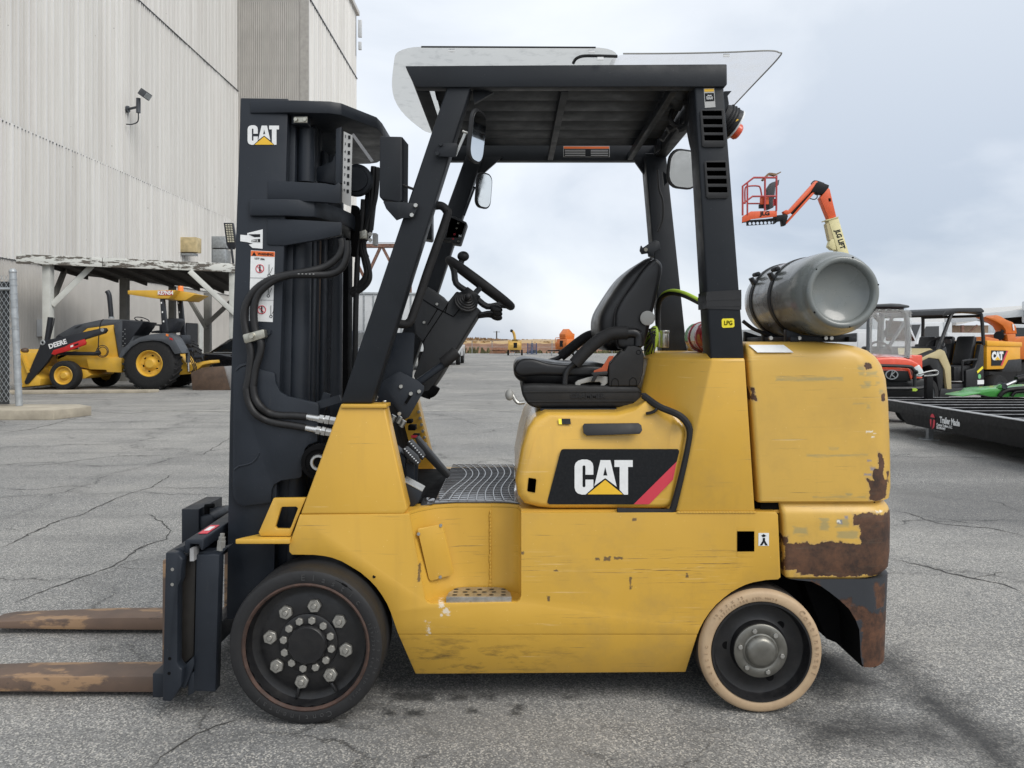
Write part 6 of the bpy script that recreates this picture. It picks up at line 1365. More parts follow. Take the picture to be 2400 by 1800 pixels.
mb = MB(); mb.tube(qs('I3', [(660,700,3.2),(740,760,3.2),(830,800,3.2),(900,850,3.2)], 3.2), .008, 7); part('gas_hose', mb, 'hose', fk)
# ================================================================ loader tractor by the carport
TY = 21.7; TC = 22.75
def tm(y): return 2*TC - y
tr = thing('loader_tractor', 'yellow and black loader tractor with canopy parked at the carport', 'tractor', (-12.2, TC, 0))
def tp(name, k, pts, Y, t, mat, bev=.01, parent=None, holes=()): mb = MB(); mb.slab(qs(k, pts, Y), t); return part(name, mb, mat, parent or tr, bev=bev)
def tyre(name, c, R_, w, rim, mat_t, mat_r, parent, near=True, lugs=0):
    s_ = 1 if near else -1; c = V(c)
    e_ = bpy.data.objects.new(name, None); COL.objects.link(e_); WL[e_.name] = c; e_.parent = parent; e_.location = c - WL[parent.name]; e_.empty_display_size = .2
    P = lambda L: [(r*1.0, a*s_) for r, a in L]
    mb = MB(); mb.lathe(P([(rim,.06*w),(rim+.02,.02*w),(R_*.80,0),(R_*.93,.05*w),(R_,.18*w),(R_,.82*w),(R_*.93,.95*w),(rim,w)]), c, n=44)
    if lugs:
        for k in range(lugs):
            t = 2*math.pi*k/lugs
            for sd in (0,1):
                t2 = t + sd*math.pi/lugs; d = V((math.cos(t2),0,math.sin(t2))); y0 = .08*w if sd == 0 else .5*w
                d2 = V((math.cos(t2+.12),0,math.sin(t2+.12)))
                mb.bar(c+d*(R_*.985)+V((0,s_*y0,0)), c+d2*(R_*.985)+V((0,s_*(y0+.42*w),0)), .05, .06, tuple(d))
    part('tyre', mb, mat_t, e_)
    mb = MB(); mb.lathe(P([(rim+.005,.07*w),(rim*.96,.03*w),(rim*.88,.10*w),(rim*.82,.26*w),(rim*.55,.28*w),(rim*.45,.20*w),(rim*.36,.10*w),(rim*.30,.06*w),(0,.05*w)]), c, n=32); part('rim', mb, mat_r, e_)
    if lugs:
        NB = MB().cyl((0,0,0),(0,-.02,0),.022,n=6)
        me = rawmesh('wheel_nut', NB, mat_r)
        for k in range(8): t = 2*math.pi*k/8; inst('wheel_nut', me, e_, c + V((rim*.66*math.cos(t), s_*.27*w, rim*.66*math.sin(t))))
        for k in range(6):
            t = 2*math.pi*(k+.3)/6; p = c + V((rim*.60*math.cos(t), s_*.272*w, rim*.60*math.sin(t))); mb = MB(); mb.cyl(p, p+V((0,.004,0)), rim*.09, n=10); part('rim_slot', mb, 'deep_black', e_)
    return e_
rc = q('I7',1205,1245,TY); rc.z = .752; fc = q('I7',508,1318,TY+.05); fc.z = .415
tyre('rear_wheel', rc, .752, .52, .38, 'rubber', 'deere_yellow', tr, True, 26); tyre('rear_wheel', (rc.x, tm(TY), rc.z), .752, .52, .38, 'rubber', 'deere_yellow', tr, False, 26)
tyre('front_wheel', fc, .415, .34, .265, 'rubber', 'deere_yellow', tr, True); tyre('front_wheel', (fc.x+.25, tm(TY+.05), fc.z), .415, .34, .265, 'rubber', 'deere_yellow', tr, False)
tp('frame', 'I7', [(460,1160),(985,1160),(985,1288),(862,1284),(860,1266),(720,1262),(640,1242),(460,1195)], 22.25, 1.0, 'deere_yellow')
tp('tool_box', 'I7', [(700,1172),(985,1168),(985,1290),(865,1286),(862,1268),(720,1264)], 22.05, .2, 'deere_yellow')
tp('axle_housing', 'I7', [(380,1240),(700,1270),(740,1310),(680,1340),(420,1330)], 22.1, 1.3, 'deere_yellow'); tp('rear_axle', 'I7', [(1000,1180),(1440,1180),(1420,1310),(1010,1310)], 22.2, 1.1, 'deere_black')
tp('hood', 'I7', [(455,1012),(462,985),(600,906),(830,858),(992,860),(990,905),(820,915),(700,935),(665,965),(640,1080),(460,1060)], 22.3, .9, 'deere_grey', .03)
tp('hood_vent', 'I7', [(600,930),(640,908),(665,906),(630,930)], 22.29, .02, 'deere_black', 0)
tp('engine_panel', 'I7', [(664,966),(705,932),(915,903),(957,1163),(470,1163),(470,1190),(460,1190),(470,1120),(640,1100)], 22.25, .9, 'deere_yellow', .015)
tp('grille', 'I7', [(452,1000),(470,985),(520,1000),(470,1180),(455,1180)], 22.28, .9, 'deere_black')
tp('side_panel', 'I7', [(920,905),(985,862),(1092,870),(1085,1000),(1060,1080),(960,1160)], 22.2, .95, 'deere_grey', .02)
tp('dash_panel', 'I7', [(990,866),(1160,880),(1130,930),(1060,1020),(1020,1080),(985,1080)], 22.18, .9, 'deere_black', .02)
for k in range(8): mb = MB(); p = q('I7', 1012 - (k%2)*16, 940 + k*19, 22.17); mb.ball(p, .013, (1,.4,1), 8, 5); part('rivet', mb, 'galvanised', tr)
for sg in (0, 1):
    Ya = TY + .05 if not sg else tm(TY + .17)
    ar = tp('loader_arm', 'I7', [(345,1030),(372,1028),(820,930),(850,928),(862,948),(845,972),(690,1020),(440,1128),(410,1160),(382,1205),(228,1380),(205,1385),(196,1365),(318,1085),(330,1045)], Ya, .12, 'deere_black', .012)
    if not sg:
        mb = MB(); mb.text('DEERE', .185, face_m(q('I7',467,1060,Ya-.004), (q('I7',530,1040,Ya)-q('I7',405,1080,Ya))), .006, .003, (1.0,1.0)); part('lettering', mb, 'white_decal', ar)
        mb = MB(); p = q('I7',345,1048,Ya-.01); mb.torus(p, (0,1,0), .055, .022, 20, 6); part('pivot', mb, 'galvanised', ar)
        mb = MB(); p = q('I7',828,945,Ya-.01); mb.cyl(p, p+V((0,.02,0)), .05, n=14); part('pivot', mb, 'galvanised', ar)
rl = tp('safety_lock', 'I7', [(415,1140),(432,1108),(520,1082),(565,1058),(682,1018),(697,1048),(690,1066),(560,1112),(470,1136),(445,1148)], TY+.03, .05, 'red_lock', .006)
tp('lock_label', 'I7', [(570,1072),(592,1064),(592,1080),(572,1086)], TY+.024, .004, 'white_decal', 0, rl); tp('lock_label', 'I7', [(600,1062),(635,1050),(635,1064),(602,1076)], TY+.024, .004, 'black_decal', 0, rl)
mb = MB(); mb.cyl(q('I7',440,1134,TY+.3), q('I7',800,1138,TY+.3), .055, n=14); part('lift_cylinder', mb, 'deere_black', tr)
mb = MB(); mb.cyl(q('I7',800,1120,TY+.28)-V((0,.06,0)), q('I7',800,1140,TY+.28), .07, n=14); mb.torus(q('I7',830,1118,TY+.25), (0,1,0), .17, .012, 24, 5); mb.torus(q('I7',832,1120,TY+.24), (0,1,0), .13, .012, 24, 5); part('hose_loop', mb, 'deere_black', tr)
mb = MB(); mb.tube(qs('I7', [(838,858),(815,890),(800,1000),(795,1110)], TY+.25), .014, 6); part('hose', mb, 'deere_black', tr)
mb = MB(); mb.cyl(q('I7',383,1030,TY+.2), q('I7',410,842,TY+.2), .075, n=14); part('bucket_cylinder', mb, 'deere_black', tr)
mb = MB(); mb.tube(qs('I7', [(440,850),(430,910),(408,1000),(405,1028)], TY+.12), .016, 6); part('cylinder_pipe', mb, 'deere_black', tr)
bk = tp('bucket', 'I7', [(120,1100),(165,1130),(280,1128),(300,1140),(268,1200),(250,1260),(330,1340),(322,1395),(200,1405),(130,1420)], TY+.1, 1.95, 'deere_yellow', .02)
mb = MB(); mb.ball(q('I7',200,1112,TY+.3), .10, (1.1,1,.8), 10, 6); part('bucket_pin', mb, 'bucket_steel', bk); mb = MB(); mb.bar(q('I7',190,1150,TY+.08), q('I7',240,1290,TY+.08), .05, .16, (0,1,0)); part('bucket_rib', mb, 'deere_yellow', bk)
fn = [(958,1168),(985,1105),(1050,1045),(1120,1008),(1220,980),(1330,968),(1380,985),(1410,1015),(1475,1132),(1415,1142),(1370,1070),(1310,1038),(1240,1030),(1130,1042),(1060,1085),(1000,1150),(985,1172)]
for Yf in (TY-.04, tm(TY)-.5):
    f_ = tp('fender', 'I7', fn, Yf, .55, 'deere_grey', .015)
    tp('turn_lamp', 'I7', [(1345,975),(1365,980),(1362,998),(1343,992)], Yf-.01, .05, 'amber', 0, f_); tp('tail_lamp', 'I7', [(1370,1005),(1395,1012),(1400,1028),(1375,1022)], Yf-.01, .05, 'red_lock', 0, f_)
for pts, Yp_ in (([(1295,690),(1325,690),(1352,962),(1312,962)], 22.05), ([(1432,690),(1468,690),(1508,1090),(1468,1090)], 23.3)):
    ro = tp('canopy_post', 'I7', pts, Yp_, .12, 'deere_black')
    for k in range(3): a = pts[0][0] + 12 + k*9; mb = MB(); mb.box(q('I7', a, 725 + k*75, Yp_-.004), (.035,.004,.05)); part('post_sticker', mb, 'white_decal', ro)
cn = tp('canopy', 'I7', [(1033,628),(1040,624),(1425,622),(1365,690),(1268,691),(1035,656)], 22.0, 1.5, 'deere_yellow', .01)
tp('canopy_rear', 'I7', [(1424,624),(1582,656),(1500,706),(1440,705),(1368,688)], 22.3, 1.0, 'deere_yellow', .01, cn)
mb = MB(); mb.box((q('I7',1340,645,21.99).x, 21.995, q('I7',1340,645,21.99).z), (.39,.008,.135)); part('plate', mb, 'red_lock', cn)
mb = MB(); mb.text('KE7N54', .15, face_m(q('I7',1340,645,21.985)), .006, .003, (.86,1)); part('lettering', mb, 'white_decal', cn)
mb = MB(); p = q('I7',1463,630,22.7); mb.lathe([(0,0),(.085,0),(.085,.03),(.08,.05),(.078,.13),(.07,.15),(0,.155)], p, (0,0,1), 18); part('beacon', mb, 'amber', tr)
mb = MB(); mb.torus(q('I7',1150,862,22.7), (.35,-.2,.9), .2, .014, 28, 6); mb.cyl(q('I7',1150,862,22.7), q('I7',1110,940,22.7), .03, n=8); part('steering_wheel', mb, 'deere_black', tr)
tp('seat', 'I7', [(1350,852),(1440,850),(1440,880),(1400,965),(1220,970),(1220,955),(1340,940)], 22.5, .5, 'deere_black', .03); tp('armrest', 'I7', [(1255,898),(1305,898),(1305,960),(1290,960),(1290,912),(1255,910)], 22.45, .08, 'deere_black')
tp('console', 'I7', [(1400,985),(1475,985),(1480,1060),(1430,1060)], 22.4, .6, 'deere_black', .02)
mb = MB(); mb.tube(qs('I7', [(902,848),(895,760),(888,690),(882,655),(868,630)], 22.75), .068, 14); part('exhaust', mb, 'deere_black', tr); mb = MB(); mb.cyl(q('I7',902,852,22.75), q('I7',902,838,22.75), .085, n=14); part('exhaust_clamp', mb, 'galvanised', tr)
tp('hitch', 'I7', [(1420,1140),(1450,1140),(1520,1230),(1640,1200),(1705,1190),(1710,1215),(1640,1230),(1560,1300),(1440,1310)], 22.4, .7, 'deere_yellow', .02)
for pth, r_, m in (([(1520,1130),(1524,1210)],.06,'deere_grey'),([(1524,1200),(1528,1280)],.03,'silver'),([(1470,1110),(1560,1105)],.06,'deere_black'),([(1580,1165),(1640,1160)],.07,'deere_black')): mb = MB(); mb.cyl(q('I7',*pth[0],22.3), q('I7',*pth[1],22.3), r_, n=12); part('hitch_cylinder', mb, m, tr)
for k in range(5): mb = MB(); mb.tube(qs('I7', [(1500+k*25,1130),(1540+k*18,1190+k*8),(1570+k*12,1260),(1530+k*20,1290)], 22.3+.05*k), .013, 5); part('hose', mb, 'deere_black', tr)
bb = tp('box_blade', 'I7', [(1545,1292),(1640,1250),(1808,1238),(1860,1430),(1560,1442)], TY+.05, .06, 'bucket_steel', .01)
tp('blade_end', 'I7', [(1810,1240),(2010,1232),(2010,1420),(1880,1424),(1862,1428)], TY+.1, 1.9, 'bucket_shiny', .01, bb); tp('blade_back', 'I7', [(1560,1280),(1810,1240),(1830,1260),(1600,1310)], TY+.3, 1.7, 'bucket_steel', .01, bb)
# ================================================================ cars
def lp(name, mb, mat, parent, Mx, bev=0, ang=38): bmesh.ops.transform(mb.bm, matrix=Mx, verts=mb.bm.verts); return part(name, mb, mat, parent, bev, ang=ang)
def Tm(x, y, z=0, yaw=0): return Matrix.Translation((x,y,z)) @ Matrix.Rotation(math.radians(yaw), 4, 'Z')
def sl(pts, w, y0=None): # side profile slab in local XZ, width along Y
    mb = MB(); mb.slab([V((a, -w/2 if y0 is None else y0, b)) for a, b in pts], w); return mb
def wheels(parent, Mx, xs, r, w, half, rimmat='galvanised'):
    for x_ in xs:
        for s_ in (-1, 1):
            mb = MB(); y0 = s_*half; mb.lathe([(r*.6,0),(r*.92,0),(r,w*.2),(r,w*.8),(r*.92,w),(r*.6,w)], (x_, y0 if s_ < 0 else y0-w, r), (0,1,0), 24); wh = lp('wheel', mb, 'rubber', parent, Mx)
            mb = MB(); mb.lathe([(r*.62,.01),(r*.5,.03),(r*.2,.02),(0,.015)] if s_ < 0 else [(r*.62,w-.01),(r*.5,w-.03),(0,w-.02)], (x_, y0 if s_ < 0 else y0-w, r), (0,1,0), 20); lp('rim', mb, rimmat, wh, Mx)
def sedan(x, y, yaw, paint, label):
    t = thing('parked_car', label, 'car', (x,y,0)); Mx = Tm(x,y,0,yaw)
    b = sl([(-2.35,.35),(-2.38,.75),(-2.2,.88),(-1.3,1.0),(2.2,1.02),(2.38,.85),(2.38,.35),(1.85,.32),(1.78,.55),(1.55,.68),(1.3,.68),(1.08,.55),(1.0,.32),(-1.0,.32),(-1.08,.55),(-1.3,.68),(-1.55,.68),(-1.78,.55),(-1.85,.32)], 1.82); lp('body', b, paint, t, Mx, .05)
    lp('roof', sl([(-1.35,.98),(-.55,1.50),(.1,1.62),(1.2,1.60),(2.1,1.22),(2.25,1.0)], 1.5), paint, t, Mx, .10)
    lp('side_window', sl([(-1.0,1.03),(-.5,1.42),(.25,1.50),(.25,1.03)], 1.54), 'car_glass', t, Mx); lp('side_window', sl([(.31,1.03),(.31,1.50),(1.1,1.49),(1.65,1.2),(1.7,1.03)], 1.54), 'car_glass', t, Mx)
    lp('trim', sl([(-1.1,1.0),(1.8,1.0),(1.8,1.025),(-1.1,1.025)], 1.56), 'galvanised', t, Mx); wheels(t, Mx, (-1.42,1.42), .34, .22, .92); return t
sedan(-8.95, 26.6, 0, 'car_black', 'glossy black car parked under the carport behind the box blade')
def pickup(x, y, yaw, paint, label):
    t = thing('pickup_truck', label, 'pickup truck', (x,y,0)); Mx = Tm(x,y,0,yaw)
    lp('body', sl([(-2.7,.5),(-2.75,.95),(-2.6,1.12),(-1.5,1.18),(2.7,1.18),(2.75,.6),(2.0,.55),(1.9,.8),(1.4,.8),(1.2,.5),(-1.3,.5),(-1.45,.8),(-2.0,.8),(-2.15,.5)], 1.95), paint, t, Mx, .04)
    lp('cab', sl([(-1.5,1.15),(-.75,1.85),(.7,1.88),(.85,1.15)], 1.75), paint, t, Mx, .08); lp('side_window', sl([(-1.1,1.22),(-.65,1.75),(.6,1.78),(.68,1.22)], 1.79), 'car_glass', t, Mx); lp('rear_window', sl([(.62,1.3),(.72,1.75),(.80,1.75),(.88,1.3)], 1.5), 'car_glass', t, Mx)
    for s_ in (-1,1): mb = MB(); mb.box((2.74, s_*.88, 1.0), (.06,.16,.34)); lp('tail_lamp', mb, 'red_lock', t, Mx)
    mb = MB(); mb.box((2.82,0,.58), (.18,1.9,.2)); lp('bumper', mb, 'galvanised', t, Mx, .02); wheels(t, Mx, (-1.75,1.65), .4, .26, .98); return t
pickup(-7.45, 33.4, 90, 'car_blue', 'dark blue pickup with red tail lamp seen between mast and guard leg')
pickup(-4.05, 47.5, 90, 'white_vehicle', 'white pickup seen just behind the steering column')
# ================================================================ white box trailer and rusty gantry behind the mast
bt = thing('box_trailer', 'white box trailer standing behind the forklift mast', 'trailer', (-6.0, 38, 0))
mb = MB(); mb.slab([V((-7.6,36,.9)), V((-4.15,36.6,.9)), V((-4.15,36.6,3.65)), V((-7.6,36,3.65))], (.9,7,0)); part('box', mb, 'white_vehicle', bt, bev=.03)
for k in range(8): mb = MB(); a = V((-7.6,36,0)).lerp(V((-4.15,36.6,0)), (k+.5)/8); mb.box((a.x, a.y-.02, 2.28), (.06,.05,2.7)); part('panel_rib', mb, 'galvanised', bt)
mb = MB(); mb.bar((-7.6,35.98,3.66), (-4.15,36.58,3.66), .1, .08); part('top_rail', mb, 'galvanised', bt)
for k in (-7.0,-4.6): mb = MB(); mb.cyl((k,38,.45),(k+.3,38,.45),.45,n=20); part('wheel', mb, 'rubber', bt)
mb = MB(); mb.box((-5.5,39.5,.75), (3.0,5,.25)); part('chassis', mb, 'trailer_black', bt)
GYn = 60.0
gt = thing('gantry_truss', 'rusty white steel truss frame seen behind the mast', 'gantry', (q('S',900,1300,GYn).x, GYn, 0))
mb = MB(); mb.bar(q('S',-900,135,GYn), q('S',1180,135,GYn), .5, .28); part('top_beam', mb, 'rust_truss', gt)
mb = MB(); mb.bar(q('S',-900,75,GYn), q('S',1180,75,GYn), .05, .05); part('hand_rail', mb, 'galvanised', gt)
for a, b in (((590,170),(300,800)),((640,170),(1150,1150)),((-40,170),(-330,800)),((0,170),(300,800))): mb = MB(); mb.bar(q('S',*a,GYn), q('S',*b,GYn), .3, .2); part('diagonal', mb, 'rust_truss', gt)
for a in (1160,-850): p = q('S',a,150,GYn); mb = MB(); mb.box((p.x,GYn,p.z/2), (.32,.35,p.z)); part('column', mb, 'rust_truss', gt)
# ================================================================ far yard: chippers, pallets, timber, fence, pole
def chipper(x, y, s, yaw, paint, label, chute=True):
    t = thing('wood_chipper', label, 'wood chipper', (x,y,0)); Mx = Tm(x,y,0,yaw) @ Matrix.Scale(s,4)
    lp('body', sl([(-.9,.65),(-.95,1.3),(-.75,1.75),(.6,1.75),(.8,1.4),(.8,.65)], 1.5), paint, t, Mx, .05)
    mb = MB(); mb.box((-.93,-.08,1.25), (.06,.42,.62)); lp('control_panel', mb, 'trailer_black', t, Mx); mb = MB(); mb.box((0,0,1.85), (1.0,.7,.22)); lp('engine_cover', mb, 'trailer_black', t, Mx, .03)
    if not chute: lp('feed_hood', sl([(-.7,1.75),(-.75,2.2),(-.2,2.75),(.35,2.3),(.6,2.25),(.55,1.75)], .9), paint, t, Mx, .04)
    else: mb = MB(); mb.tube([(0,0,1.7),(-.02,.05,2.3),(-.1,.16,2.75),(-.2,.34,3.0)], .17, 10); lp('chute', mb, paint, t, Mx)
    if chute: mb = MB(); mb.tube([(-.2,.34,2.98),(-.3,.5,3.04)], .18, 10); lp('chute_flap', mb, 'trailer_black', t, Mx)
    mb = MB(); mb.tube([(-.9,-.78,.7),(-.95,-.78,1.7),(-.85,-.6,1.85),(-.85,.6,1.85),(-.95,.78,1.7),(-.9,.78,.7)], .03, 6); lp('guard_bar', mb, paint, t, Mx)
    mb = MB(); mb.box((0,0,.55), (2.6,1.1,.14)); mb.box((-1.9,0,.55), (1.6,.12,.12)); lp('frame', mb, 'trailer_black', t, Mx); mb = MB(); mb.bar((-2.2,0,0),(-2.2,0,.6),.08,.08); lp('jack', mb, 'galvanised', t, Mx)
    wheels(t, Mx, (.2,), .36, .22, .95); return t
cy = 77.0
chipper(qx('s',1207,cy), cy, .82, 88, 'chipper_yellow', 'yellow wood chipper with raised chute at the far edge of the yard')
oc = chipper(qx('s',1330,74), 74, .95, 40, 'chipper_orange', 'orange wood chipper partly hidden behind the seat armrest', False)
for k in range(2):
    x_ = qx('s',1241+k*12,84); t = thing('pallet_stack', ('left' if k == 0 else 'right') + ' one of two tall stacks of blue pallets by the far embankment', 'pallet stack', (x_,84,0), 'blue pallet stacks at the embankment')
    for j in range(8):
        mb = MB(); mb.box((x_,84,.02+j*.155), (.52,.9,.03)); mb.box((x_,84,.12+j*.155), (.52,.9,.025)); mb.box((x_-.2,84,.07+j*.155), (.08,.9,.08)); mb.box((x_+.2,84,.07+j*.155), (.08,.9,.08)); part('pallet', mb, 'pallet_blue', t)
t = thing('timber_pile', 'low rust brown pile of beams left of the far yellow chipper', 'timber pile', (qx('s',1165,86),86,0))
for k in range(9):
    x0_ = qx('s',1146+random.uniform(0,8),86); x1_ = qx('s',1182+random.uniform(0,8),86); mb = MB(); mb.bar((x0_,86+.3*(k%3),.1+.14*(k//2)), (x1_,86+.3*(k%3)+.2,.1+.14*(k//2)+random.uniform(-.05,.08)), .2, .09); part('beam', mb, 'timber', t)
pf = thing('perimeter_fence', 'thin wire fence with pale posts along the foot of the embankment', 'fence', (0,90,0))
me = rawmesh('fence_post', MB().cyl((0,0,0),(0,0,1.5),.045,n=6), 'galvanised')
for k in range(-18, 34): inst('fence_post', me, pf, (k*2.35, 90.2, 0))
for z in (1.48,.75): mb = MB(); mb.cyl((-42,90.2,z),(80,90.2,z),.014,n=5); part('fence_wire', mb, 'galvanised', pf)
t = thing('utility_pole', 'lone thin utility pole on the horizon above the embankment', 'utility pole', (qx('s',1164,190),190,1.7))
mb = MB(); mb.cyl((qx('s',1164,190),190,1.5), (qx('s',1164,190),190,qz('s',776,190)), .16, n=8); part('pole', mb, 'dark_wood', t); mb = MB(); mb.box((qx('s',1164,190),190,qz('s',778,190)), (1.6,.1,.1)); part('cross_arm', mb, 'dark_wood', t)
# ================================================================ boom lift
KY = 38.0
bl = thing('boom_lift', 'orange and cream boom lift raised above the gas cylinder', 'boom lift', (q('K',1500,1300,KY).x+1.6, KY, 0))
def kt(name, pts, r, mat, parent=bl, Y=KY, smooth=False): mb = MB(); mb.tube(qs('K', pts, Y), r, 8, smooth=smooth, sub=4); return part(name, mb, mat, parent)
pfm = thing('x','x','x', q('K',410,700,KY)); pfm.name = 'platform'; del pfm['label']; del pfm['category']; WL[pfm.name] = q('K',410,700,KY); pfm.parent = bl; pfm.location = WL[pfm.name]-WL[bl.name]
y0, y1 = KY-.5, KY+.6
mb = MB(); mb.slab(qs('K', [(205,715),(310,650),(628,640),(626,712),(320,745),(203,795)], y0), .05); part('skirt', mb, 'jlg_orange', pfm, bev=.01)
mb = MB(); mb.slab(qs('K', [(300,660),(628,650),(626,705),(310,725)], y1), .05); part('skirt', mb, 'jlg_orange', pfm)
mb = MB(); mb.text('JLG', .27, face_m(q('K',483,676,y0-.01), (1,0,.04)), .012, .004, (1.15,1)); part('lettering', mb, 'black_decal', pfm)
hl_ = [[V((q('K',300+k*47,798-k*2,y0+.05).x + .075*math.cos(a), y0+.05, q('K',300+k*47,798-k*2,y0+.05).z + .075*math.sin(a))) for a in [2*math.pi*j/10 for j in range(10)]] for k in range(7)]
mb = MB(); mb.slab(qs('K', [(255,770),(300,755),(605,735),(600,802),(258,825)], y0+.05), .04, hl_); part('floor_beam', mb, 'trailer_black', pfm)
mb = MB(); mb.slab([q('K',205,790,y0), q('K',625,735,y0), q('K',625,735,y1), q('K',260,785,y1)], (0,0,.04)); part('floor', mb, 'trailer_black', pfm)
for Yk, col in ((y0,'jlg_red'),(y1,'jlg_red')):
    o_ = 0 if Yk == y0 else 12
    kt('rail', [(210,700),(210,345),(345,240),(625,240)], .05, col, pfm, Yk); kt('rail', [(210,560),(330,468),(628,465)], .045, col, pfm, Yk); kt('rail', [(268,690),(268,300)], .045, col, pfm, Yk); kt('rail', [(620,640),(622,215)], .05, col, pfm, Yk); kt('rail', [(480,640),(482,240)], .05, col, pfm, Yk)
kt('rail', [(240,560),(240,380),(280,345),(395,342),(425,370),(442,460)], .04, 'jlg_red', pfm, KY+.1, True); kt('rail', [(265,555),(420,555)], .04, 'jlg_red', pfm, KY)
mb = MB(); mb.slab(qs('K', [(428,475),(530,470),(530,565),(428,565)], y0+.1), .15); part('control_box', mb, 'jlg_orange', pfm, bev=.02); mb = MB(); mb.slab(qs('K', [(415,565),(535,565),(535,610),(415,610)], y0+.12), .15); part('tool_tray', mb, 'trailer_black', pfm)
mb = MB(); mb.slab(qs('K', [(500,390),(560,300),(620,280),(660,260),(650,330),(610,350),(590,600),(520,630),(510,440)], KY+.1), .35); part('console', mb, 'utv_grey', pfm, bev=.03); mb = MB(); mb.slab(qs('K', [(450,260),(530,180),(560,180),(620,190),(675,165),(680,175),(610,215),(540,200),(470,275)], KY), .25); part('console_cover', mb, 'brown_brush', pfm)
mb = MB(); mb.slab(qs('K', [(585,500),(610,495),(610,580),(585,580)], y0+.05), .1); part('extinguisher', mb, 'red_lock', pfm)
mb = MB(); mb.slab(qs('K', [(605,700),(690,690),(730,680),(765,700),(735,820),(700,825),(690,760),(640,770),(605,800)], KY-.1), .35); part('rotator', mb, 'trailer_black', bl, bev=.02)
mb = MB(); mb.slab(qs('K', [(705,650),(745,628),(770,640),(1100,275),(1130,290),(1120,330),(790,675),(760,690),(720,680)], KY-.12), .3); part('jib_upper', mb, 'jlg_orange', bl, bev=.02)
mb = MB(); mb.slab(qs('K', [(728,795),(1065,410),(1085,405),(1085,430),(745,805)], KY-.1), .25); part('jib_lower', mb, 'jlg_orange', bl, bev=.02); mb = MB(); mb.cyl(q('K',800,670,KY+.05), q('K',1060,400,KY+.05), .10, n=10); part('jib_cylinder', mb, 'trailer_black', bl)
mb = MB(); mb.slab(qs('K', [(1040,410),(1110,300),(1145,285),(1180,300),(1265,330),(1255,370),(1200,440),(1130,435),(1110,420)], KY-.15), .4); part('knuckle', mb, 'trailer_black', bl, bev=.03)
kt('hose', [(1040,320),(1070,285),(1110,280),(1200,310)], .025, 'trailer_black', bl, KY, True); kt('hose', [(1020,490),(1080,505),(1115,480),(1110,440),(1090,425)], .025, 'trailer_black', bl, KY, True)
mb = MB(); mb.slab(qs('K', [(1155,485),(1250,360),(1270,380),(1350,715),(1260,745)], KY-.15), .4); ub_ = part('upper_boom', mb, 'jlg_orange', bl, bev=.02)
mb = MB(); mb.slab(qs('K', [(1253,492),(1280,488),(1285,528),(1258,530)], KY-.16), .02); part('boom_hole', mb, 'deep_black', ub_)
be = q('K',1350,735,KY); dirb = (q('K',1440,1130,KY)-q('K',1322,735,KY)).normalized(); side = V((dirb.z,0,-dirb.x)).normalized()
if side.x < 0: side = -side
ct = q('K',1305,740,KY); lw = q('K',1355,742,KY).x - ct.x
p0 = q('K',1252,752,KY-.22); p1 = q('K',1372,722,KY-.22); L_ = 8.2
mb = MB(); mb.slab([p0, p1, p1+dirb*L_, p0+dirb*L_], .5); lbm = part('main_boom', mb, 'jlg_cream', bl, bev=.02)
mb = MB(); mb.slab([q('K',1225,752,KY-.26), q('K',1378,712,KY-.26), q('K',1380,722,KY-.26), q('K',1228,764,KY-.26)], .58); part('boom_collar', mb, 'jlg_cream', bl)
mb = MB(); mb.text('JLG LIFT', .27, face_m(q('K',1393,990,KY-.226), dirb, side), .012, .003, (1.0,1.25)); part('lettering', mb, 'black_decal', lbm)
mb = MB(); mb.slab(qs('K', [(1228,800),(1260,780),(1330,970),(1285,990),(1270,1000)], KY-.2), .35); part('boom_sheath', mb, 'utv_tan', bl); mb = MB(); mb.slab(qs('K', [(1280,990),(1330,975),(1350,1120),(1300,1115),(1255,1075)], KY-.2), .35); part('boom_pivot', mb, 'jlg_cream', bl, bev=.02)
bx_ = (p0+dirb*L_).x; Mx = Tm(bx_+.6, KY, 0, 0)
mb = MB(); mb.box((0,0,.75), (3.4,1.9,.5)); lp('chassis', mb, 'jlg_orange', bl, Mx, .04); mb = MB(); mb.box((.1,0,1.35), (2.8,2.0,.8)); lp('turntable', mb, 'jlg_cream', bl, Mx, .06); wheels(bl, Mx, (-1.2,1.2), .5, .35, 1.15)
# ================================================================ trailer on the right
XT = 5.62
tl_ = thing('flatbed_trailer', 'black steel flatbed trailer with pale top edges at the right side', 'trailer', (6.8, 9.5, 0))
mb = MB(); mb.slab([V((XT,3.5,.20)), V((XT,10.75,.20)), V((XT,10.95,.20)), V((XT,11.15,.335)), V((XT,12.15,.335)), V((XT,12.15,.495)), V((XT,3.5,.495))], (.09,0,0)); sb = part('side_beam', mb, 'trailer_black', tl_, bev=.006)
mb = MB(); mb.box((XT+.04,7.8,.50), (.105,8.7,.008)); part('beam_cap', mb, 'trailer_edge', tl_)
mb = MB(); mb.slab([V((XT+2.3,3.5,.20)), V((XT+2.3,12.15,.20)), V((XT+2.3,12.15,.495)), V((XT+2.3,3.5,.495))], (.09,0,0)); part('side_beam', mb, 'trailer_black', tl_)
y = 12.1
for k in range(16):
    mb = MB(); mb.box((XT+1.2,y,.47), (2.2,.075,.05)); cm = part('cross_member', mb, 'trailer_black', tl_, bev=.004); mb = MB(); mb.box((XT+1.2,y-.036,.4975), (2.2,.034,.005)); part('member_edge', mb, 'trailer_edge', cm); y -= .47
mb = MB(); mb.box((XT+1.2,8,.33), (2.15,8,.02)); part('belly_pan', mb, 'deep_black', tl_)
yT = 9.86
mb = MB(); mb.text('Trailer Made', .105, face_m((XT-.003,yT,.345), (0,-1,0)), .0035, .001, (.82,1.1)); part('lettering', mb, 'white_decal', sb)
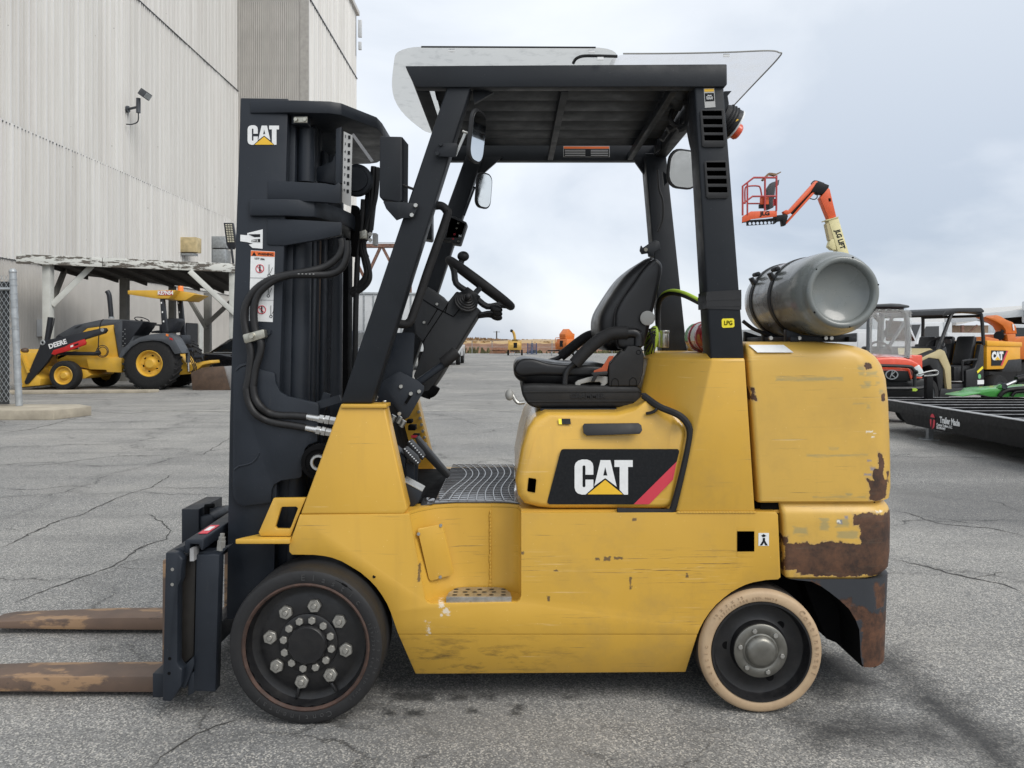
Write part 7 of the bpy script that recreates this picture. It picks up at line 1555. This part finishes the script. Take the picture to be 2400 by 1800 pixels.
mb = MB(); mb.text('Custom Trailers, LLC', .05, face_m((XT-.003,yT+.12,.278), (0,-1,0)), .001, .001, (.82,1)); mb.text('303-990-9497', .046, face_m((XT-.003,yT+.2,.237), (0,-1,0)), .001, .001, (.82,1)); part('lettering', mb, 'white_decal', sb)
mb = MB(); mb.lathe([(0,-.001),(.10,-.001),(.10,.001)], (0,0,0), (0,1,0), 24); bmesh.ops.transform(mb.bm, matrix=Matrix.Translation((XT-.003,yT+.40,.31)) @ Matrix.Rotation(math.radians(90),4,'Z') @ Matrix.Diagonal((.62,1,1,1)), verts=mb.bm.verts); part('logo_disc', mb, 'red_decal', sb)
mb = MB(); mb.slab([V((XT-.006,yT+.47,.36)), V((XT-.006,yT+.33,.36)), V((XT-.006,yT+.33,.335)), V((XT-.006,yT+.385,.335)), V((XT-.006,yT+.40,.22)), V((XT-.006,yT+.43,.22)), V((XT-.006,yT+.415,.335)), V((XT-.006,yT+.47,.335))], (.001,0,0)); part('logo_mark', mb, 'black_decal', sb)
jx, jy = qx('s',2179,10.8), 10.8
mb = MB(); mb.box((jx,jy,.22), (.075,.075,.42)); part('jack_leg', mb, 'galvanised', tl_, bev=.004); mb = MB(); mb.cyl((jx,jy,0),(jx,jy,.012),.14,n=20); part('jack_foot', mb, 'galvanised', tl_)
mb = MB(); mb.slab([V((jx-.09,jy-.05,.2)), V((jx+.05,jy-.05,.2)), V((jx+.05,jy-.05,.34)), V((jx-.13,jy-.05,.34))], .1); part('jack_mount', mb, 'trailer_black', tl_)
px_ = qx('s',2176,12.0); mb = MB(); mb.box((px_,12.0,.68), (.10,.10,.40)); part('winch_post', mb, 'trailer_black', tl_, bev=.01); mb = MB(); mb.tube([(px_-.18,11.95,.86),(px_-.05,11.95,.9),(px_+.1,11.95,.92),(px_+.1,11.95,.86),(px_-.1,11.95,.84)], .014, 6); part('winch_handle', mb, 'chain_steel', tl_); mb = MB(); mb.ball((px_-.22,11.95,.90), .035, n=8, m=6); part('handle_knob', mb, 'trailer_black', tl_)
cx_ = qx('s',2138,11.4)
for k in range(5): mb = MB(); mb.torus((cx_+.01*(k%2),11.35,.335-.05*k), (0,1,.2) if k % 2 else (1,.3,0), .024, .007, 14, 6); part('chain_link', mb, 'chain_steel', tl_)
for x_ in (XT+.35, XT+1.9): mb = MB(); mb.cyl((x_,4.6,.3),(x_+.2,4.6,.3),.3,n=24); part('wheel', mb, 'rubber', tl_)
# green mower deck lying on the trailer bed
mY = 11.75
mw = thing('mower_deck', 'bright green mower attachment lying on the trailer bed', 'mower', (q('U',1900,1450,mY).x, mY, .505))
mb = MB(); mb.slab(qs('U', [(1300,1452),(1330,1430),(1560,1390),(1600,1352),(1700,1335),(1880,1330),(2100,1310),(2500,1290),(2500,1460),(1720,1455),(1540,1415)], mY), .5); part('deck_shell', mb, 'mower_green', mw, bev=.02)
mb = MB(); mb.slab(qs('U', [(1850,1330),(1880,1275),(1930,1265),(1960,1290),(1960,1330)], mY-.02), .1); part('lug', mb, 'mower_green', mw, bev=.01); mb = MB(); mb.cyl(q('U',1925,1300,mY-.04), q('U',1925,1300,mY), .04, n=12); mb.cyl(q('U',1905,1250,mY), q('U',1905,1275,mY), .035, n=10); part('pin', mb, 'utv_grey', mw)
mb = MB(); mb.tube(qs('U', [(1850,1450),(1900,1390),(2000,1350),(2200,1330),(2500,1320)], mY-.03), .035, 8); part('hose', mb, 'trailer_black', mw); mb = MB(); mb.tube(qs('U', [(2030,1440),(2100,1380),(2300,1370)], mY-.03), .025, 8); part('hose', mb, 'trailer_black', mw)
mb = MB(); mb.cyl(q('U',1950,1285,mY-.05), q('U',2110,1215,mY-.05), .022, n=12); part('piston_rod', mb, 'silver', mw); mb = MB(); mb.cyl(q('U',2100,1200,mY-.05), q('U',2600,1080,mY-.05), .055, n=14); part('cylinder', mb, 'trailer_black', mw)
# ================================================================ red utility vehicle facing the camera
RY = 12.75
ru = thing('utility_vehicle', 'orange red utility vehicle with clear windscreen facing the camera', 'utility vehicle', (q('V',1007,1500,RY).x, RY+1.3, 0))
def mv(pts, c=1007): return [(2*c-a, b) for a, b in pts]
def rp_(name, pts, Y, t, mat, bev=.015, parent=None): mb = MB(); mb.slab(qs('V', pts, Y), t); return part(name, mb, mat, parent or ru, bev=bev)
hd_ = [(1007,925),(1200,948),(1290,975),(1360,1005),(1410,1040),(1330,1060),(1290,1080),(1007,1075)]
half = qs('V', hd_, RY); 
mb = MB(); fr = qs('V', [(2*1007-a,b) for a,b in reversed(hd_[1:-1])], RY) 
ring0 = qs('V', [(600,1050),(660,1010),(724,975),(814,948),(1007,940),(1200,948),(1290,975),(1354,1010),(1414,1050),(1300,1085),(1007,1078),(714,1085)], RY)
ring1 = [V((p.x*1.0, RY+.25, p.z+.05)) for p in ring0]; ring2 = [V((p.x, RY+.95, p.z+.07)) for p in ring0]
mb.loft([ring0, ring1, ring2]); part('hood', mb, 'utv_orange', ru, bev=.02, ang=60)
rp_('grille_surround', [(730,1075),(1235,1075),(1265,1100),(1302,1225),(1270,1250),(740,1250),(715,1225),(700,1100)], RY-.04, .1, 'utv_orange', .02)
rp_('grille', [(760,1112),(1238,1125),(1275,1262),(745,1262)], RY-.06, .06, 'trailer_black', .005)
lg = q('V',1007,1175,RY-.075); mb = MB(); mb.torus((0,0,0), (0,1,0), .098, .012, 28, 6); bmesh.ops.transform(mb.bm, matrix=Matrix.Translation(lg) @ Matrix.Diagonal((1,1,.74,1)), verts=mb.bm.verts); ge = part('emblem', mb, 'galvanised', ru)
mb = MB(); mb.bar(lg+V((-.03,0,-.05)), lg+V((.01,0,.06)), .012, .02, (0,1,0)); mb.bar(lg+V((-.005,0,.0)), lg+V((.05,0,.05)), .012, .018, (0,1,0)); mb.bar(lg+V((-.005,0,.0)), lg+V((.055,0,-.045)), .012, .018, (0,1,0)); part('emblem_mark', mb, 'galvanised', ge)
rp_('front_bumper', [(560,1230),(1450,1230),(1482,1260),(1480,1480),(560,1480)], RY+.02, .3, 'utv_black', .03); rp_('lower_grille', [(770,1285),(1290,1290),(1290,1340),(770,1340)], RY, .05, 'trailer_black', .003)
mb = MB(); mb.tube(qs('V', [(700,1380),(700,1110),(770,1055),(890,1050),(1240,1062),(1300,1095),(1325,1150),(1325,1380)], RY-.1), .028, 8, sub=4); mb.tube(qs('V', [(600,1365),(1300,1365),(1440,1352),(1490,1330)], RY-.1), .035, 8); part('brush_guard', mb, 'utv_black', ru)
for mm in (lambda p: p, mv): rp_('headlamp', mm([(1308,1092),(1345,1060),(1395,1035),(1440,1100),(1468,1168),(1420,1205),(1345,1200),(1325,1150)]), RY-.02, .25, 'headlamp', .02); rp_('lamp_trim', mm([(1330,1205),(1440,1205),(1430,1228),(1335,1228)]), RY-.01, .2, 'utv_orange', .01)
rp_('marker_flag', [(1290,1365),(1345,1362),(1370,1385),(1345,1405),(1295,1402),(1305,1385)], RY-.15, .02, 'lime', 0)
rp_('roof', [(700,200),(1007,183),(1120,188),(1258,212),(1262,243),(1007,236),(700,243)], RY+.3, 1.5, 'utv_grey', .03); rp_('header', [(720,244),(1195,248),(1160,312),(720,312)], RY+.5, .15, 'utv_black', .02)
for a in (820,920,1010,1075): rp_('roof_lamp', [(a,268),(a+28,266),(a+28,278),(a,280)], RY+.49, .02, 'headlamp', 0)
mb = MB(); mb.tube(qs('V', [(1150,300,RY+.5),(1195,340,RY+.45),(1215,400,RY+.4),(1232,650,RY+.25),(1218,940,RY+.1)], RY), .045, 8); part('cage_post', mb, 'utv_grey', ru)
mb = MB(); mb.tube(qs('V', [(740,300,RY+.5),(700,400,RY+.4),(690,940,RY+.1)], RY), .045, 8); part('cage_post', mb, 'utv_grey', ru)
mb = MB(); mb.tube(qs('V', [(890,310,RY+1.6),(860,400,RY+1.6),(845,820,RY+1.6)], RY), .06, 8); part('cage_post', mb, 'utv_grey', ru); mb = MB(); mb.tube(qs('V', [(760,330,RY+1.6),(835,420,RY+1.6)], RY), .05, 8); part('cage_brace', mb, 'utv_grey', ru); mb = MB(); mb.tube(qs('V', [(1185,450,RY+1.0),(960,800,RY+.6)], RY), .03, 8); part('cage_brace', mb, 'utv_grey', ru)
mb = MB(); mb.slab([q('V',700,240,RY+.35), q('V',1195,240,RY+.35), q('V',1285,300,RY+.33), q('V',1290,940,RY+.05), q('V',700,940,RY+.05)], .008); part('windscreen', mb, 'window_clear', ru)
mb = MB(); mb.torus(q('V',862,835,RY+1.0), (.1,-.75,.6), .19, .022, 30, 8); mb.cyl(q('V',862,835,RY+1.0), q('V',850,960,RY+.7), .03, n=8); part('steering_wheel', mb, 'utv_black', ru)
rp_('dash', [(600,900),(1200,900),(1230,945),(600,945)], RY+.75, .3, 'utv_black', .03); rp_('seat', [(640,780),(1100,780),(1120,940),(620,940)], RY+1.7, .2, 'utv_black', .04); rp_('cargo_box', [(560,900),(1440,900),(1440,1200),(560,1200)], RY+2.0, 1.2, 'utv_orange', .03)
cxr = q('V',1007,1500,RY).x; Mx = Tm(cxr, RY+1.4, 0, 90); wheels(ru, Mx, (-1.0,1.0), .32, .25, .62, 'utv_black'); mb = MB(); mb.box((0,0,.42), (2.4,.9,.2)); lp('chassis', mb, 'utv_black', ru, Mx)
# ================================================================ tan and yellow utility vehicle seen from its side
cx0, cy0_, yaw = 9.0, 16.6, 27
cu = thing('utility_vehicle', 'black utility vehicle with tan front fender and yellow cargo bed', 'utility vehicle', (cx0, cy0_, 0)); CM = Tm(cx0, cy0_, 0, yaw)
def cpart(name, mb, mat, bev=.02, parent=None): return lp(name, mb, mat, parent or cu, CM, bev)
W2 = .76
cpart('floor_pan', sl([(-1.1,.35),(.7,.35),(.7,.5),(-1.1,.5)], 1.4), 'utv_black'); cpart('rocker', sl([(-.75,.25),(.35,.25),(.35,.42),(-.7,.42)], .12, -W2), 'utv_black')
cpart('front_body', sl([(-1.55,.55),(-1.6,.85),(-1.45,1.05),(-.85,1.2),(-.6,1.15),(-.62,.5),(-.75,.35),(-.85,.75),(-1.05,.9),(-1.3,.85),(-1.45,.6)], 1.5), 'utv_black')
for y0_ in (-W2-.01, W2-.05): cpart('front_fender', sl([(-1.52,.98),(-1.15,1.10),(-.72,1.22),(-.60,1.18),(-.40,.85),(-.38,.40),(-.52,.40),(-.60,.80),(-.78,1.02),(-1.10,1.05),(-1.5,.93)], .06, y0_), 'utv_tan', .01)
cpart('hood', sl([(-1.58,.95),(-1.4,1.08),(-.8,1.24),(-.7,1.20),(-1.4,.98)], 1.2), 'utv_tan'); cpart('dash', sl([(-.85,1.1),(-.45,1.28),(-.4,1.15),(-.6,.9)], 1.4), 'utv_black')
cpart('side_body', sl([(.12,.42),(.30,.42),(.72,.42),(.72,1.30),(.62,1.32),(.52,1.0),(.42,.82),(.12,.78)], .10, -W2), 'utv_black'); cpart('side_body', sl([(.12,.42),(.72,.42),(.72,1.30),(.62,1.32),(.42,.82),(.12,.78)], .10, W2-.1), 'utv_black')
cpart('seat_base', sl([(-.1,.55),(.55,.55),(.55,.88),(-.1,.86)], 1.3), 'utv_black', .04)
for yc_ in (-.42, .05, .46): sb_ = cpart('backrest', sl([(.42,.88),(.60,.88),(.74,1.48),(.62,1.50)], .40, yc_-.2), 'utv_black', .05)
def ctube(name, pts, r, mat='utv_black'): mb = MB(); mb.tube([V(p) for p in pts], r, 8, sub=4); return cpart(name, mb, mat, 0)
for s_ in (-1,1): ctube('cage_post', [(-.72,s_*.7,1.2),(-.35,s_*.68,1.78),(-.22,s_*.67,1.95),(.0,s_*.66,2.0),(.65,s_*.66,1.98),(.78,s_*.67,1.9),(.80,s_*.70,1.3)], .036)
ctube('cage_brace', [(-.2,-.67,1.97),(-.2,.67,1.97)], .03); ctube('cage_brace', [(.74,-.67,1.92),(.74,.67,1.92)], .03); ctube('cage_brace', [(.8,-.7,1.36),(.8,.7,1.36)], .03)
cpart('roof', sl([(-.62,1.92),(-.50,2.02),(-.1,2.07),(.70,2.09),(.80,2.03),(.78,1.99),(-.1,1.98),(-.58,1.88)], 1.46), 'utv_black', .03)
mb = MB(); mb.torus((-.30,-.35,1.28), (-.8,0,.55), .19, .022, 28, 7); cpart('steering_wheel', mb, 'utv_black', 0); mb = MB(); rr_plate(mb, V((-.62,-.86,1.38)), (0,1,0), (0,0,1), .14, .09, .03, .03); cpart('mirror', mb, 'utv_black', 0)
ctube('hip_rail', [(.02,-.74,.55),(.02,-.74,.92),(.08,-.74,.98),(.5,-.74,1.0)], .022)
bed = cpart('cargo_bed', sl([(.84,.78),(2.05,.78),(2.05,1.32),(.84,1.34)], 1.5), 'cat_bed_yellow', .02); cpart('bed_rail', sl([(.82,1.28),(2.08,1.26),(2.08,1.36),(.82,1.40)], 1.54), 'cat_bed_yellow', .015); cpart('bed_skirt', sl([(1.35,.72),(1.6,.98),(2.07,1.0),(2.07,.72)], 1.53), 'utv_black', .02)
cpart('bed_decal', sl([(.98,.86),(1.30,.86),(1.52,1.18),(.98,1.19)], .004, -W2-.002), 'black_decal', 0); cpart('bed_decal', sl([(1.30,.86),(1.36,.86),(1.58,1.18),(1.52,1.18)], .004, -W2-.003), 'red_decal', 0)
mb = MB(); mb.text('CAT', .22, face_m((1.18,-W2-.008,1.06)), .018, .002, (.9,1)); cpart('bed_lettering', mb, 'white_decal', 0); mb = MB(); mb.slab([V((1.18,-W2-.012,1.06)), V((1.28,-W2-.012,.98)), V((1.08,-W2-.012,.98))], .003); cpart('bed_triangle', mb, 'yellow_decal', 0)
mb = MB(); mb.box((.58,-W2-.003,.78), (.22,.006,.05), Matrix.Rotation(-.5,3,'Y')); cpart('side_sticker', mb, 'pale_yellow_decal', 0); mb = MB(); mb.box((.60,-W2-.003,.52), (.22,.006,.09)); cpart('side_sticker', mb, 'white_decal', 0); mb = MB(); mb.cyl((.56,-W2-.006,.64),(.56,-W2,.64),.05,n=14); cpart('side_sticker', mb, 'green_decal', 0)
wheels(cu, CM, (-1.12,1.28), .33, .27, .78, 'utv_grey')
# ================================================================ second orange chipper, trucks and sheds on the right horizon
t = thing('wood_chipper', 'large orange wood chipper with curved chute behind the yellow cargo bed', 'wood chipper', (qx('U',1950,22), 22.5, 0)); OY = 22.0
def op(name, pts, Y, tt, mat, bev=.02): mb = MB(); mb.slab(qs('U', pts, Y), tt); return part(name, mb, mat, t, bev=bev)
op('chute', [(1700,300),(1640,270),(1760,275),(1810,240),(1870,260),(1960,315),(2050,350),(2095,410),(2110,520),(1940,520),(1945,470),(1900,400),(1800,340)], OY, .5, 'chipper_orange'); op('chute_base', [(1960,525),(2095,525),(2085,610),(2190,560),(2600,560),(2600,900),(1900,900),(1900,660),(1980,640)], OY-.2, 1.2, 'chipper_orange'); op('infeed', [(1640,560),(1700,570),(1880,610),(1990,640),(1990,900),(1640,900)], OY-.1, 1.4, 'chipper_orange')
mb = MB(); mb.cyl(q('U',1840,550,OY-.1), q('U',1840,550,OY+.3), .13, n=18); mb.cyl(q('U',1810,600,OY), q('U',1900,470,OY), .05, n=8); part('winch', mb, 'trailer_black', t); op('chute_label', [(2040,370),(2065,385),(2075,470),(2055,470)], OY-.02, .03, 'white_decal', 0)
mb = MB(); mb.box((qx('U',1980,OY), OY+.4, .6), (2.6,1.0,.2)); part('frame', mb, 'trailer_black', t)
for xx in (1800,2200): mb = MB(); mb.cyl((qx('U',xx,OY),OY-.3,.4),(qx('U',xx,OY),OY,.4),.4,n=20); part('wheel', mb, 'rubber', t)
def truck(sx, y, yaw, label, boom=True):
    x = qx('s', sx, y); t = thing('utility_truck', label, 'truck', (x,y,0)); Mx = Tm(x,y,0,yaw)
    lp('cab', sl([(-2.9,.6),(-2.95,1.2),(-2.0,1.35),(-1.55,2.15),(-.4,2.2),(-.35,.6)], 2.0), 'white_vehicle', t, Mx, .06); lp('side_window', sl([(-1.85,1.4),(-1.48,2.0),(-.7,2.02),(-.7,1.4)], 2.04), 'car_glass', t, Mx); lp('service_body', sl([(-.3,.7),(3.0,.7),(3.0,1.75),(-.3,1.75)], 2.2), 'white_vehicle', t, Mx, .03)
    for k in range(4):
        for s_ in (-1,1): mb = MB(); mb.box((.15+.8*k, s_*1.1, 1.25), (.66,.03,.8)); lp('locker_door', mb, 'white_vehicle', t, Mx, .01)
    lp('windscreen', sl([(-2.02,1.38),(-1.6,2.08),(-1.55,2.05),(-1.97,1.36)], 1.7), 'car_glass', t, Mx)
    if boom: mb = MB(); mb.cyl((1.6,0,1.7),(1.6,0,2.3),.3,n=14); mb.bar((1.6,0,2.4),(-1.6,0,2.7),.3,.32); lp('boom', mb, 'white_vehicle', t, Mx, .03); mb = MB(); mb.box((-2.0,0,2.75), (.75,.75,1.0)); lp('bucket', mb, 'white_vehicle', t, Mx, .05)
    wheels(t, Mx, (-2.1,1.9), .42, .3, 1.08); return t
truck(2085, 34, 20, 'white service truck seen through the windscreen of the orange red vehicle', False); truck(2175, 33, 25, 'white service truck behind the roof post of the tan fender vehicle', False); truck(2305, 36, 160, 'white bucket truck visible through the cab of the tan fender vehicle'); truck(1975, 24, 200, 'white truck just right of the gas cylinder', False)
truck(1560, 52, 10, 'white truck far behind the seat near the red extinguisher', False)
def shed(x0, x1, y, d, hgt, roof, wall, label, posts=True):
    t = thing('storage_shed', label, 'shed', ((x0+x1)/2,y,0)); mb = MB(); mb.slab([V((x0,y,0)), V((x1,y,0)), V((x1,y,hgt)), V((x0,y,hgt))], d); part('wall', mb, wall, t)
    xm = (x0+x1)/2; mb = MB(); mb.slab([V((x0-.6,y-.8,hgt)), V((xm,y-.8,hgt+1.4)), V((x1+.6,y-.8,hgt)), V((x1+.6,y-.8,hgt+.2)), V((xm,y-.8,hgt+1.65)), V((x0-.6,y-.8,hgt+.2))], d+1.6); part('roof', mb, roof, t)
    n_ = max(2, int((x1-x0)/3.2))
    for k in range(n_): xx = x0+(k+.5)*(x1-x0)/n_; mb = MB(); mb.box((xx,y-.03,hgt*.5), (1.5,.06,1.2)); wi = part('window', mb, 'car_glass', t); mb = MB(); mb.box((xx,y-.05,hgt*.5-.65), (1.7,.1,.1)); part('sill', mb, 'wall_trim', wi)
    if posts:
        for k in range(n_+1): xx = x0+k*(x1-x0)/n_; mb = MB(); mb.box((xx,y-.6,hgt/2), (.2,.2,hgt)); part('post', mb, 'rust_truss', t); mb = MB(); mb.bar((xx,y-.6,hgt*.6),(xx+1.2,y-.6,hgt),.12,.12); part('brace', mb, 'rust_truss', t)
shed(qx('s',2245,62), qx('s',2420,62)+6, 62, 12, 2.7, 'roof_pale', 'brick_tan', 'long tan shed with pale roof and red steel bracing on the right horizon')
shed(qx('s',2120,78), qx('s',2215,78), 78, 10, 3.0, 'roof_pale', 'brick_tan', 'small tan shed behind the white trucks', False)
shed(qx('s',1930,95), qx('s',2090,95), 95, 14, 3.0, 'roof_pale', 'wall_trim', 'grey shed on the horizon behind the gas cylinder', False)
